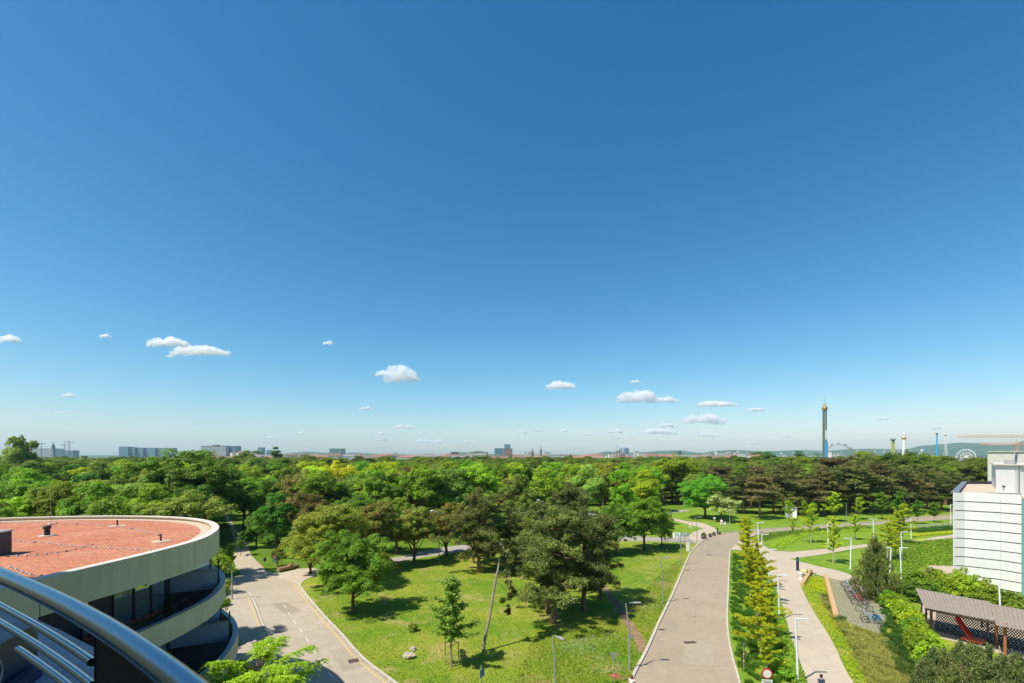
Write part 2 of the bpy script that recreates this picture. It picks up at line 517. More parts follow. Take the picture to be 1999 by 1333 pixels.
def ginkgo(name, H=6.5, R0=2.0, bole=1.7, nb=24, seed=1, leaf=0.16, per=26, dens=9, mat='leaf', bark='palebark', cr=0.2):
    rs = np.random.default_rng(seed)
    b = MB()
    b.tube([(0, 0, -0.05), (0.03, 0, H * 0.5), (0, 0.03, H)], [0.085, 0.05, 0.012], 7)
    C = []
    for i in range(nb):
        f = (i + 0.5) / nb
        z = bole + (H - bole) * f
        ln = R0 * (1 - f * 0.68) * rs.uniform(0.35, 1.35)
        a = i * 2.399 + rs.uniform(-.4, .4)
        el = rs.uniform(0.12, 0.7)
        d = Vector((math.cos(a) * math.cos(el), math.sin(a) * math.cos(el), math.sin(el)))
        s_ = Vector((0, 0, z)); e = s_ + d * ln
        b.tube([s_, e], [0.028, 0.008], 4, cap=False)
        m = max(3, int(dens * ln / 1.2))
        for q in range(m):
            p = s_.lerp(e, 0.12 + 0.9 * q / m)
            C.append((p.x + rs.normal() * .05, p.y + rs.normal() * .05, p.z + rs.normal() * .04))
    C += [(0, 0, H - 0.15 * k) for k in range(6)]
    C = np.array(C)
    P, N, tone, bloom = clump_leaves(C, rs.uniform(cr * .6, cr * 1.3, len(C)), per, shell=0.3, jit=1.0)
    n = len(P)
    cme = leaf_mesh(name + '_crown', P, N, leaf * rng.uniform(.7, 1.2, n), leaf * .8, tone, bloom, M[mat])
    return cme, b.mesh(name + '_trunk', M[bark])

def cone_pine(name, H=7.5, R0=3.4, layers=22, seed=3, leaf=0.26, per=34, blunt=0.0, candle=0.0):
    rs = np.random.default_rng(seed)
    b = MB(); b.tube([(0, 0, -0.05), (0, 0, H * 0.96)], [0.14, 0.02], 7)
    C = []; D = []
    for i in range(layers):
        f = i / layers
        rad = R0 * ((1 - f) ** (0.75 - blunt)) * (0.9 + 0.2 * rs.uniform())
        if f < 0.12: rad *= 0.75 + f * 2
        m = max(4, int(15 * rad / R0) + 3)
        for k in range(m):
            a = rs.uniform(0, 6.283)
            for rr in (1.0, 0.74, 0.48, 0.25):
                r_ = rad * rr * rs.uniform(.85, 1.1)
                C.append((math.cos(a) * r_, math.sin(a) * r_, H * f * 0.95 + 0.25 + (rad - r_) * -0.02 + r_ * 0.10 + rs.uniform(-.15, .15)))
                D.append((math.cos(a) * .5, math.sin(a) * .5, 1.0))
        if i % 2 == 0:
            b.tube([(0, 0, H * f * .95), (math.cos(a) * rad * .8, math.sin(a) * rad * .8, H * f * .95 + .3)], [.03, .01], 4, cap=False)
    C.append((0, 0, H)); D.append((0, 0, 1)); C.append((0, 0, H - .25)); D.append((0, 0, 1))
    C = np.array(C); D = unit(np.array(D))
    idx = np.repeat(np.arange(len(C)), per)
    s_ = rng.uniform(-.3, .3, len(idx))
    P = C[idx] + D[idx] * s_[:, None] + rng.normal(size=(len(idx), 3)) * .05
    T = unit(D[idx] * 0.75 + rng.normal(size=P.shape) * 0.55)
    N = np.cross(T, unit(rng.normal(size=P.shape)))
    tone = rng.uniform(0, 1, len(C))[idx] * .5 + rng.uniform(0, .5, len(idx))
    bloom = np.where(s_ > 0.3 - candle, 1.0, 0.0) * (rng.uniform(0, 1, len(idx)) < 0.5) * (rng.uniform(0, 1, len(C)) < .3)[idx]
    cme = leaf_mesh(name + '_crown', P, N, leaf, leaf * .2, tone, bloom, M['needle_candle'], T=T)
    return cme, b.mesh(name + '_trunk', M['bark'])

M['leaf_thin'] = leaf_mat('thin_young_leaves', trans=0.45, lo=.7, hi=1.4, rnd=.12, huevar=.012)
M['needle_candle'] = leaf_mat('young_pine_needles', (0.30, 0.24, 0.12), 0.5, trans=0.12, lo=0.45, hi=1.6, rnd=0.12)

def shrub(name, R0=1.0, H=1.2, clumps=40, per=50, leaf=0.14, cr=0.3, seed=5, mat='leaf'):
    rs = np.random.default_rng(seed)
    u = unit(rs.normal(size=(clumps, 3))); u[:, 2] = np.abs(u[:, 2])
    C = u * np.array([R0 - cr * .5, R0 - cr * .5, H - cr]) * rs.uniform(0.35, 1.0, (clumps, 1)) + np.array([0, 0, 0.12])
    P, N, tone, bloom = clump_leaves(C, rs.uniform(cr * .6, cr * 1.2, clumps), per, jit=.9)
    P[:, 2] = np.maximum(P[:, 2], 0.02)
    n = len(P)
    cme = leaf_mesh(name + '_leaves', P, N, leaf * rng.uniform(.7, 1.3, n), leaf * .6, tone, bloom, M[mat])
    return cme

def fronds(name, H=7.6, R0=4.3, nb=46, seed=9):
    """Feathery locust tree: arching twigs carrying rows of leaflets."""
    rs = np.random.default_rng(seed)
    b = MB(); b.tube([(0, 0, -.05), (0.1, 0, H * .45), (0, .1, H * .9)], [.14, .1, .03], 8)
    P = []; T = []; N = []
    for i in range(nb):
        f = rs.uniform(.45, 1.0); a = i * 2.399
        ln = R0 * (1.15 - f * .55) * rs.uniform(.6, 1.1)
        s_ = Vector((0, 0, H * f * .9)); d = Vector((math.cos(a), math.sin(a), rs.uniform(.15, .5)))
        e = s_ + d * ln; e.z = min(e.z, H)
        b.tube([s_, s_.lerp(e, .5) + Vector((0, 0, .2)), e], [.035, .02, .008], 4, cap=False)
        for q in range(13):
            g = .3 + .75 * q / 13
            p0 = s_.lerp(e, g) + Vector((0, 0, .25 * math.sin(min(g, 1) * 3.1)))
            for side in range(5):
                fa = a + rs.uniform(-1.9, 1.9)
                fd = np.array([math.cos(fa), math.sin(fa), rs.uniform(-.5, .2)])
                fl = rs.uniform(.3, .6)
                k = 15
                t = np.linspace(.05, 1, k)
                base = np.array(p0[:]) + np.outer(t * fl, fd); base[:, 2] -= .35 * fl * t * t
                sd = np.array([-fd[1], fd[0], 0]); sg = np.where(np.arange(k) % 2 == 0, 1, -1)[:, None]
                P.append(base + sg * sd * .045); T.append(sg * sd + fd * .25 + rs.normal(size=(k, 3)) * .25); N.append(np.tile([0, 0, 1.0], (k, 1)) + rs.normal(size=(k, 3)) * .45)
    P = np.concatenate(P); T = np.concatenate(T); N = np.concatenate(N); n = len(P)
    me = leaf_mesh(name + '_crown', P, N, .13, .055, rng.uniform(0, 1, n), rng.uniform(0, 1, n), M['leaf'], T=T)
    return me, b.mesh(name + '_trunk', M['bark'])

PR = {}
for i in range(5):   # park trees seen from a distance
    PR['park%d' % i] = broadleaf('park_tree_%d' % i, R0=[4.2, 4.8, 3.8, 5.0, 4.4][i], H=[12, 11.5, 13, 12.5, 12][i], bole=[2.6, 2, 3, 2.4, 2.6][i],
                                 lobes=[9, 11, 8, 12, 10][i], clumps=[170, 200, 150, 210, 180][i], per=98, leaf=0.29, cr=0.72, seed=20 + i)
PR['red0'] = broadleaf('red_chestnut', R0=4.2, H=9.6, bole=1.6, lobes=10, clumps=240, per=120, leaf=0.225, cr=0.6, seed=41, mat='leaf_red')
PR['white0'] = broadleaf('white_bloom', R0=3.6, H=6.4, bole=1.3, lobes=8, clumps=120, per=60, leaf=0.3, cr=0.55, seed=42, mat='leaf_white')
PR['near0'] = broadleaf('near_chestnut', R0=4.4, H=8.3, bole=1.1, lobes=12, clumps=330, per=150, leaf=0.175, cr=0.55, seed=43, mat='leaf')
PR['near1'] = broadleaf('near_pale', R0=4.9, H=10.6, bole=0.8, lobes=14, clumps=420, per=120, leaf=0.19, cr=0.6, seed=44, mat='leaf_pale')
PR['near2'] = broadleaf('near_maple', R0=5.0, H=9.3, bole=1.2, lobes=12, clumps=330, per=115, leaf=0.215, cr=0.62, seed=45, mat='leaf')
PR['young'] = ginkgo('young_staked', H=7.2, R0=2.1, bole=1.9, nb=40, seed=46, leaf=0.2, per=16, dens=8, cr=0.34)
PR['poplar'] = broadleaf('poplar', R0=2.0, H=16, bole=1.5, lobes=12, clumps=210, per=60, leaf=0.42, cr=0.8, seed=47)
PR['pine0'] = pine('pine_a', H=12.0, R0=4.7, bole=1.9, nb=34, pads=4, per=120, seed=61, leaf=0.27, flat=.8, vz=.5)
PR['pine1'] = pine('pine_b', H=12.5, R0=4.6, bole=2.3, nb=32, pads=4, per=120, seed=62, leaf=0.27, flat=.8, vz=.5)
PR['fpine0'] = pine('far_pine_a', H=14.0, R0=6.2, bole=4.6, nb=30, pads=3, per=46, seed=63, leaf=0.55, padr=1.2, flat=0.4)
PR['fpine1'] = pine('far_pine_b', H=13.0, R0=6.0, bole=4.4, nb=28, pads=3, per=46, seed=64, leaf=0.55, padr=1.25, flat=0.42, mat='needle_brown')
PR['ginkgo0'] = ginkgo('ginkgo_a', H=6.8, R0=2.1, seed=71, nb=25, dens=9, per=34, leaf=.145, cr=.24, mat='leaf_thin')
PR['ginkgo1'] = ginkgo('ginkgo_b', H=6.2, R0=2.2, seed=72, nb=18, per=34, leaf=.145, cr=.24, mat='leaf_thin')
PR['ginkgo2'] = ginkgo('ginkgo_c', H=6.6, R0=1.9, seed=73, nb=22, per=20, leaf=.18, mat='leaf_thin')
PR['linden'] = ginkgo('young_linden', H=7.5, R0=3.0, seed=74, nb=30, leaf=0.3, per=14, cr=0.4, bole=2.2, bark='bark')
PR['cone'] = cone_pine('young_pine')
PR['bushpine'] = cone_pine('bush_pine', H=3.9, R0=1.7, layers=13, seed=5, per=40, leaf=0.24, blunt=-0.05, candle=0.09)
PR['locust'] = fronds('locust')
SH = {
    'shrub0': shrub('shrub_a'), 'shrub1': shrub('shrub_b', R0=1.3, H=1.5, clumps=60, seed=6, leaf=0.16),
    'bigshrub': shrub('shrub_c', R0=2.2, H=3.2, clumps=110, per=60, seed=7, leaf=0.24, cr=0.5),
    'low': shrub('shrub_d', R0=0.7, H=0.5, clumps=22, per=40, seed=8, leaf=0.11, cr=0.2),
}

GREENS = {
    'deep green': (0.103, 0.205, 0.022), 'mid green': (0.147, 0.268, 0.024), 'fresh green': (0.198, 0.339, 0.024),
    'bright green': (0.256, 0.409, 0.022), 'yellow-green': (0.395, 0.485, 0.022), 'olive green': (0.213, 0.260, 0.041),
    'pale green': (0.263, 0.370, 0.067), 'reddish green': (0.198, 0.212, 0.044), 'golden green': (0.438, 0.485, 0.031),
    'dull pine green': (0.150, 0.178, 0.046), 'dark pine green': (0.115, 0.145, 0.040), 'brownish pine green': (0.165, 0.150, 0.055),
}
def lift(c):
    """Explicit crown colours are scaled up and capped per channel, which makes them paler and yellower."""
    return (min(.42, c[0] * 1.95), min(.50, c[1] * 1.92), min(.2, c[2] * 1.5))
def plant_tree(proto, pos, scale, color, label, cat='tree', group=None, name='park_tree', rz=None, mat=None):
    cme, tme = PR[proto]
    t = thing(name, label, cat, pos, random.uniform(0, 6.28) if rz is None else rz, group)
    if not hasattr(scale, '__len__'): scale = (scale, scale, scale)
    o = link('crown', cme, t, sc=scale, color=GREENS[color] if isinstance(color, str) else lift(color))
    if mat: o.material_slots[0].link = 'OBJECT'; o.material_slots[0].material = M[mat]
    link('trunk', tme, t, sc=scale)
    return t
# ------------------------------------------------------------------ ground, roads, paths
def pxs(pts, z=0.0):
    return [at(x, y, z) for x, y in pts]

def sheet(name, pts, z, mat, parent=None, thick=None):
    b = MB()
    b.prism([(p[0], p[1]) for p in pts], (z - thick) if thick else None, z, bottom=False)
    return tag(b.build(name, mat, parent), kind='structure' if parent is None else None)

def ribbon(name, left, right, z, mat, thick=None):
    """A surface between two edge polylines, smoothed."""
    L = spline(left, n=6); Rr = spline(right, n=6)
    def res(P, k):
        d = [0]
        for a, b in zip(P, P[1:]): d.append(d[-1] + (b - a).length)
        out = []; j = 0
        for i in range(k):
            t = d[-1] * i / (k - 1)
            while j < len(P) - 2 and d[j + 1] < t: j += 1
            out.append(P[j].lerp(P[j + 1], min(1, (t - d[j]) / max(1e-9, d[j + 1] - d[j]))))
        return out
    k = 60
    L = res(L, k); Rr = res(Rr, k)
    b = MB()
    vs_ = [(p.x, p.y, z) for p in L] + [(p.x, p.y, z) for p in Rr]
    fs = []
    for i in range(k - 1):
        fs.append((i, k + i, k + i + 1, i + 1))
    b.add(vs_, fs)
    return tag(b.build(name, mat), kind='structure')

def strip(name, line, width, z0, z1, mat, kind='structure', side=0.0, n=5, smooth=True):
    """A thin raised strip (kerb, painted line, edging) along a line."""
    P = spline(line, n=n) if smooth else [Vector(p) for p in line]
    b = MB(); L = []; Rr = []
    for i, p in enumerate(P):
        d = (P[min(i + 1, len(P) - 1)] - P[max(i - 1, 0)]); d.z = 0; d.normalize()
        nrm = Vector((-d.y, d.x, 0))
        L.append(p + nrm * (side + width / 2)); Rr.append(p + nrm * (side - width / 2))
    m = len(P)
    vs_ = [(p.x, p.y, z1) for p in L] + [(p.x, p.y, z1) for p in Rr] + [(p.x, p.y, z0) for p in L] + [(p.x, p.y, z0) for p in Rr]
    fs = []
    for i in range(m - 1):
        fs.append((i, m + i, m + i + 1, i + 1))
        if z1 - z0 > 0.01:
            fs.append((i, i + 1, 2 * m + i + 1, 2 * m + i)); fs.append((m + i, 3 * m + i, 3 * m + i + 1, m + i + 1))
    if z1 - z0 > 0.01:
        fs.append((0, 2 * m, 3 * m, m)); fs.append((m - 1, 2 * m - 1, 4 * m - 1, 3 * m - 1))
    b.add(vs_, fs)
    o = b.build(name, mat)
    return tag(o, kind=kind)

gb = MB(); gb.lathe([(0.01, 0), (400, 0), (2500, 0), (9000, 0)], 48, smooth=False)
ground = tag(gb.build('ground', M['parkfloor']), kind='structure')

# lawns
sheet('lawn', pxs([(560, 1420), (775, 1345), (704, 1284), (665, 1239), (628, 1200), (598, 1165), (585, 1146), (588, 1138), (600, 1130), (640, 1122), (770, 1097), (872, 1081),
                   (956, 1068), (1040, 1058), (1150, 1055), (1250, 1056), (1324, 1058), (1350, 1061), (1366, 1061), (1352, 1077), (1340, 1100), (1316, 1158), (1290, 1213), (1265, 1270), (1243, 1312), (1228, 1350), (1200, 1430)]), 0.004, M['lawn'])
sheet('lawn', pxs([(1288, 1049), (1320, 1047), (1352, 1040), (1362, 1036), (1372, 1031), (1352, 1026), (1330, 1020), (1304, 1014), (1270, 1010), (1200, 1012), (1150, 1040), (1200, 1047)]), 0.004, M['meadow'])
sheet('lawn', pxs([(1304, 1008), (1340, 1016), (1366, 1020), (1392, 1029), (1409, 1041), (1443, 1036), (1488, 1032), (1541, 1029), (1594, 1025), (1647, 1021), (1698, 1019), (1735, 1016), (1780, 1010), (1865, 1004),
                   (2050, 992), (2050, 972), (1865, 975), (1700, 980), (1500, 985), (1400, 985), (1320, 995)]), 0.004, M['meadow'])
LAWN3 = pxs([(1500, 1071), (1484, 1058), (1463, 1050), (1490, 1041), (1550, 1035), (1629, 1030), (1682, 1026), (1735, 1023), (1780, 1019), (1865, 1013), (2000, 1005), (2000, 1036), (1865, 1042), (1775, 1054), (1682, 1062), (1650, 1066), (1600, 1071), (1547, 1076), (1510, 1074)])
sheet('lawn', LAWN3, 0.004, M['meadow'])
LAWN4 = pxs([(1541, 1091), (1650, 1078), (1677, 1071), (1760, 1061), (1865, 1050), (2050, 1040), (2050, 1180), (1800, 1180), (1720, 1150), (1650, 1119), (1600, 1106)])
sheet('lawn', LAWN4, 0.004, M['meadow'])
MEDIAN = pxs([(1424, 1074), (1422, 1110), (1420, 1160), (1418, 1200), (1420, 1240), (1428, 1285), (1440, 1325), (1452, 1370), (1590, 1370), (1572, 1325), (1544, 1245), (1528, 1187), (1515, 1150), (1502, 1123), (1488, 1090), (1478, 1078), (1450, 1076)])
sheet('planting_bed', MEDIAN, 0.004, M['meadow'])
SLOPE = pxs([(1565, 1146), (1583, 1119), (1612, 1129), (1622, 1170), (1632, 1207), (1680, 1225), (1720, 1241), (1760, 1200), (1700, 1150), (1790, 1150), (1999, 1230), (2200, 1330), (2200, 1480), (1740, 1480), (1668, 1335), (1650, 1306), (1621, 1245), (1586, 1189)])
sheet('planting_bed', SLOPE, 0.004, M['lawn'])

# roads
RL = pxs([(1205, 1400), (1230, 1342), (1243, 1312), (1265, 1270), (1290, 1213), (1316, 1158), (1340, 1100), (1352, 1076), (1366, 1061), (1380, 1051)])
RR = pxs([(1462, 1400), (1444, 1342), (1436, 1312), (1428, 1285), (1420, 1240), (1418, 1200), (1420, 1160), (1422, 1110), (1424, 1072), (1426, 1068)])
ribbon('road', RL, RR, 0.010, M['road'])
sheet('road', pxs([(1380, 1051), (1394, 1046), (1409, 1042)]) + spline(pxs([(1443, 1037), (1488, 1033), (1541, 1030), (1594, 1026), (1647, 1022), (1698, 1020), (1735, 1017), (1780, 1010.5), (1865, 1005), (2050, 992)]), n=4)
      + spline(pxs([(2050, 1000), (1865, 1012), (1780, 1018), (1735, 1022), (1682, 1025), (1629, 1029), (1550, 1034), (1490, 1040), (1463, 1048), (1442, 1058), (1430, 1067), (1424, 1072)]), n=4) + pxs([(1352, 1076), (1366, 1061)]), 0.014, M['road'])
ribbon('side_road', pxs([(300, 1150), (400, 1140), (437, 1134), (466, 1130), (500, 1127.4), (532, 1127), (559, 1131), (575, 1138), (583, 1144), (598.6, 1165), (628, 1200), (665, 1239.5), (704.6, 1284.6), (767, 1333), (860, 1400)]),
       pxs([(300, 1168), (400, 1156), (432, 1153.5), (453, 1153.5), (470, 1154), (479.5, 1154.6), (486, 1158), (490, 1163), (498, 1181), (506, 1202), (514, 1223), (527, 1247), (538, 1269), (560, 1310), (590, 1370)]), 0.010, M['road2'])
# pavement left of the side road, one kerb step up
PAVE = pxs([(430, 1155), (453, 1155), (470, 1155.5), (479.5, 1157), (486, 1161), (489, 1166), (496, 1183), (504, 1204), (512, 1225), (525, 1249), (536, 1271), (558, 1312), (590, 1375), (430, 1420), (200, 1420), (300, 1180)], 0.12)
sheet('pavement', PAVE, 0.12, M['road2'], thick=0.12)
# path apron at the bend, gravel path into the park, path through the park
sheet('path', spline(pxs([(380, 1143), (437, 1133), (466, 1129), (500, 1126), (532, 1126), (559, 1130), (577, 1139), (584, 1144)]), n=4) + pxs([(588, 1137), (597, 1129.6), (612, 1125), (640, 1120), (625, 1108), (583, 1110), (560, 1116), (541, 1119), (519, 1115), (470, 1123), (440, 1128), (390, 1136)]), 0.008, M['path'])
ribbon('gravel_path', pxs([(474, 1125), (462, 1108), (455.6, 1091), (459, 1067), (455, 1049), (450, 1033), (440, 1010), (425, 985)]), pxs([(522, 1118), (510, 1103), (490, 1083), (484, 1064), (471, 1046), (461, 1033), (448, 1010), (431, 985)]), 0.012, M['gravelpath'])
ribbon('park_path', pxs([(615, 1108), (680, 1098), (770, 1088), (863, 1069), (956, 1057), (1040, 1048), (1150, 1044), (1250, 1047), (1288, 1049), (1320, 1048), (1362, 1044)]),
       pxs([(625, 1125), (690, 1113), (771, 1097), (872, 1081), (956, 1068), (1040, 1058), (1150, 1055), (1250, 1056), (1304, 1058), (1324, 1059), (1366, 1061)]), 0.012, M['farroad'])
sheet('path', pxs([(1340, 1049), (1352, 1039.5), (1361, 1036), (1376, 1030.5), (1392, 1029), (1409, 1041.5), (1394, 1046), (1380, 1051), (1366, 1060.5)]), 0.018, M['path'])
ribbon('path', pxs([(1290, 1006), (1304, 1009), (1340, 1017), (1366, 1020), (1380, 1024), (1396, 1032)]), pxs([(1290, 1010), (1304, 1013.5), (1330, 1020), (1352, 1026), (1372, 1031), (1380, 1034)]), 0.020, M['path'])
ribbon('path', pxs([(1240, 1004), (1290, 999), (1300, 998), (1345, 995)]), pxs([(1240, 1009), (1290, 1005), (1300, 1003), (1345, 998)]), 0.022, M['farroad'])
ribbon('park_road', pxs([(1010, 998), (1060, 995), (1110, 999), (1200, 1004), (1245, 1004)]), pxs([(1010, 1002), (1060, 1000), (1110, 1004), (1200, 1009), (1245, 1009)]), 0.016, M['farroad'])
# promenade
sheet('promenade', spline(pxs([(1592, 1375), (1574, 1325), (1544, 1245), (1528, 1187), (1515, 1150), (1502, 1123), (1489, 1088), (1478, 1075), (1452, 1074.5), (1425, 1072.5)]), n=3) + pxs([(1436, 1062), (1445, 1056), (1463, 1049.5), (1484, 1058), (1500, 1071), (1511, 1075)]) +
      spline(pxs([(1547, 1077), (1600, 1072), (1650, 1067), (1682, 1063), (1775, 1055), (1865, 1043), (2050, 1022)]), n=3) + spline(pxs([(2050, 1028), (1865, 1049), (1760, 1060), (1677, 1070), (1600, 1083)]), n=3) +
      pxs([(1541, 1091)]) + spline(pxs([(1600, 1106), (1650, 1118), (1720, 1150), (1760, 1166)]), n=3) + pxs([(1725, 1178), (1700, 1165), (1650, 1136), (1613, 1127.5), (1583, 1118)]) + spline(pxs([(1564, 1146), (1586, 1190), (1621, 1245), (1650, 1306), (1668, 1335), (1690, 1375)]), n=3), 0.012, M['path'])
# bicycle parking paved with grass-joint pavers
def paver_mat():
    t = NT('grass_joint_pavers')
    b = t.new("ShaderNodeTexBrick"); b.offset = 0.0
    b.inputs['Scale'].default_value = 1.0; b.inputs['Brick Width'].default_value = 0.26; b.inputs['Row Height'].default_value = 0.26
    b.inputs['Mortar Size'].default_value = 0.035; b.inputs['Color1'].default_value = (0.36, 0.32, 0.24, 1); b.inputs['Color2'].default_value = (0.30, 0.28, 0.2, 1); b.inputs['Mortar'].default_value = (0.13, 0.15, 0.06, 1)
    mp = t.new("ShaderNodeMapping"); mp.inputs['Rotation'].default_value = (0, 0, R(28)); t.l(t.coord(), mp.inputs[0]); t.l(mp.outputs[0], b.inputs['Vector'])
    n = t.noise(1.2, 4, .6)
    t.base(t.mix(0.6, b.outputs[0], t.ramp(n, [(.3, (.75, .75, .75)), (.7, (1.15, 1.15, 1.1))]), 'MULTIPLY'), .9, .1)
    t.bump(b.outputs['Fac'], -0.6, 0.03)
    return t.m
M['paver'] = paver_mat()
sheet('bicycle_parking_pavement', pxs([(1614, 1128), (1650, 1137), (1700, 1165), (1728, 1180), (1733, 1215), (1720, 1240), (1680, 1224), (1633, 1207), (1623, 1170)]), 0.016, M['paver'])
sheet('forecourt', pxs([(1808, 1107), (1812, 1103), (1860, 1104), (1870, 1112), (1862, 1124), (1800, 1118)]), 0.010, M['path'])
sheet('path', pxs([(1720, 1143), (1762, 1142), (1775, 1160), (1764, 1163), (1725, 1160)]), 0.016, M['path'])
sheet('play_sand', pxs([(1796, 1180), (1812, 1172), (1900, 1195), (2100, 1240), (2200, 1290), (2100, 1310), (1999, 1290), (1900, 1262), (1815, 1240), (1800, 1215)]), 0.014, M['gravelpath'])
# dirt track worn through the lawn
ribbon('dirt_track', pxs([(1172, 1140), (1180, 1155), (1196, 1180), (1217, 1215), (1238, 1248), (1248, 1276)]), pxs([(1180, 1138), (1192, 1155), (1211, 1180), (1235, 1215), (1258, 1248), (1262, 1268)]), 0.009, M['dirt'])

# kerbs
strip('kerb', pxs([(1205, 1400), (1230, 1342), (1243, 1312), (1265, 1270), (1290, 1213), (1316, 1158), (1340, 1100), (1352, 1076), (1366, 1061), (1378, 1053)]), 0.24, 0.0, 0.13, M['kerb'], side=0.12)
strip('kerb', pxs([(1462, 1400), (1444, 1342), (1436, 1312), (1428, 1285), (1420, 1240), (1418, 1200), (1420, 1160), (1422, 1110), (1424, 1073)]), 0.17, 0.0, 0.10, M['kerb'], side=-0.08)
strip('kerb', pxs([(400, 1140), (437, 1134), (466, 1130), (500, 1127.4), (532, 1127), (559, 1131), (575, 1138), (583, 1144), (598.6, 1165), (628, 1200), (665, 1239.5), (704.6, 1284.6), (767, 1333), (860, 1400)]), 0.2, 0.0, 0.12, M['kerb'], side=0.1)
strip('kerb', pxs([(430, 1154), (453, 1154), (470, 1154.6), (480, 1156), (487, 1160), (490.5, 1165), (498, 1181), (506, 1202), (514, 1223), (527, 1247), (538, 1269), (560, 1310), (590, 1370)]), 0.2, 0.0, 0.125, M['kerb'])
strip('kerb', pxs([(585, 1143), (589, 1137), (598, 1130.5), (612, 1126), (640, 1121)]), 0.2, 0.0, 0.06, M['kerb'])
strip('kerb', pxs([(1409, 1041.5), (1443, 1036.5), (1488, 1032.5), (1541, 1029.5), (1594, 1025.5), (1647, 1021.5), (1698, 1019.5), (1735, 1016.5), (1780, 1010), (1865, 1004.5), (2050, 991)]), 0.3, 0.0, 0.10, M['kerb'])
strip('kerb', pxs([(1442, 1058.5), (1463, 1048.8), (1490, 1040.8), (1550, 1034.8), (1629, 1029.6), (1682, 1025.6), (1735, 1022.6), (1780, 1018.6), (1865, 1012.6)]), 0.3, 0.0, 0.10, M['kerb'])
# painted lines
strip('yellow_line', pxs([(500, 1129.5), (532, 1129.3), (556, 1133.3), (570, 1139.5), (578, 1145), (592, 1166), (621, 1201), (657, 1240.5), (695, 1286), (755, 1335), (845, 1402)]), 0.10, 0.0, 0.016, M['yellow_paint'])
strip('yellow_line', pxs([(484, 1166), (491, 1183), (499, 1204), (506, 1225), (518, 1249), (529, 1271), (549, 1312)], 0.126), 0.10, 0.12, 0.126, M['yellow_paint'])
for (x0, y0, x1, y1) in [(555, 1181, 558, 1187), (563, 1195, 567, 1202), (573, 1210, 578, 1218), (584.5, 1226, 590, 1235), (596, 1243, 603, 1254), (608, 1264, 617, 1276), (624, 1286, 633, 1298), (642, 1313, 652, 1325)]:
    strip('road_dash', pxs([(x0, y0), (x1, y1)]), 0.10, 0.0, 0.016, M['white_paint'], smooth=False)
# drain gratings and manholes
def drain(x, y, w, l, rz, label, group='drain gratings in the roads'):
    t = thing('drain_grating', label, 'drain', at(x, y, 0.012), rz, group)
    b = MB(); b.box((0, 0, 0.006), (w, l, 0.012)); b.build('drain_frame', M['iron'], t)
    b = MB()
    for i in range(6): b.box((-w / 2 + (i + .5) * w / 6, 0, 0.016), (w / 16, l * .85, 0.008))
    b.build('bars', M['black'], t)
drain(1347, 1254, 1.1, 0.55, 0.1, 'large rusty drain grating in the middle of the pale road')
drain(1292, 1229, 0.55, 0.4, 0.1, 'small rusty drain grating beside the left kerb of the road')
drain(1384, 1083, 0.9, 0.5, 0.1, 'flat drain grating in the road just before the bend')
drain(1341, 1113, 0.6, 0.4, 0.1, 'reddish drain grating by the left kerb halfway up the road')
drain(690, 1290, 0.8, 0.8, 0.5, 'square rusty drain grating beside the yellow line of the side road')
for i, (x, y) in enumerate([(1356, 1214), (1357, 1203), (1358, 1193), (1360, 1183)]):
    b = MB(); b.cyl((0, 0, 0), 0.11, 0.006, 14)
    o = b.build('road_stud', M['iron']); o.location = at(x, y, 0.011)
    tag(o, 'small dark round cap set in the middle of the road, %s of four' % ['nearest', 'second nearest', 'third', 'farthest'][i], 'road cap', 'dark caps along the road')
b = MB(); b.cyl((0, 0, 0), 0.5, 0.02, 24); o = b.build('manhole_cover', plain('red_primer', (0.33, 0.10, 0.06), .8)); o.location = at(1202, 1320, 0.004)
tag(o, 'round reddish manhole cover in the lawn behind the triangular sign', 'manhole')

# repair patches, tar seams and joints in the road surface
M['patch'] = road_mat('darker_asphalt_patch', (0.285, 0.236, 0.168), (0.34, 0.287, 0.212))
M['patch2'] = road_mat('paler_asphalt_patch', (0.33, 0.275, 0.198), (0.385, 0.327, 0.245))
M['tar'] = plain('tar_seam', (0.18, 0.145, 0.11), .7, .3, var=.3)
for nm, pts in (('patch', [(1355, 1082), (1384, 1084), (1423, 1088), (1424, 1074), (1428, 1067), (1400, 1058), (1370, 1060), (1360, 1069)]), ('patch2', [(1340, 1253), (1392, 1256), (1394, 1300), (1330, 1296)]), ('patch', [(1300, 1215), (1326, 1216), (1318, 1236), (1290, 1234)]), ('patch', [(530, 1180), (560, 1176), (590, 1192), (560, 1200)]), ('patch2', [(640, 1270), (680, 1262), (712, 1300), (670, 1312)])):
    sheet('asphalt_patch', pxs(pts), 0.0155, M[nm])
for pts in ([(1387, 1084), (1383, 1076), (1386, 1068), (1393, 1060)], [(1354, 1083), (1380, 1085), (1423, 1088)], [(1398, 1047), (1420, 1053), (1440, 1060)], [(1420, 1052), (1432, 1047), (1450, 1046)], [(500, 1184), (545, 1180), (600, 1172)]):
    strip('tar_seam', pxs(pts), 0.03, 0.0, 0.0165, M['tar'])

# ------------------------------------------------------------------ low planting: real blades and leaves
def inside(poly, X, Y):
    n = len(poly); c = np.zeros(len(X), bool); j = n - 1
    for i in range(n):
        xi, yi = poly[i][0], poly[i][1]; xj, yj = poly[j][0], poly[j][1]
        m = ((yi > Y) != (yj > Y)) & (X < (xj - xi) * (Y - yi) / ((yj - yi) if abs(yj - yi) > 1e-9 else 1e-9) + xi)
        c ^= m; j = i
    return c

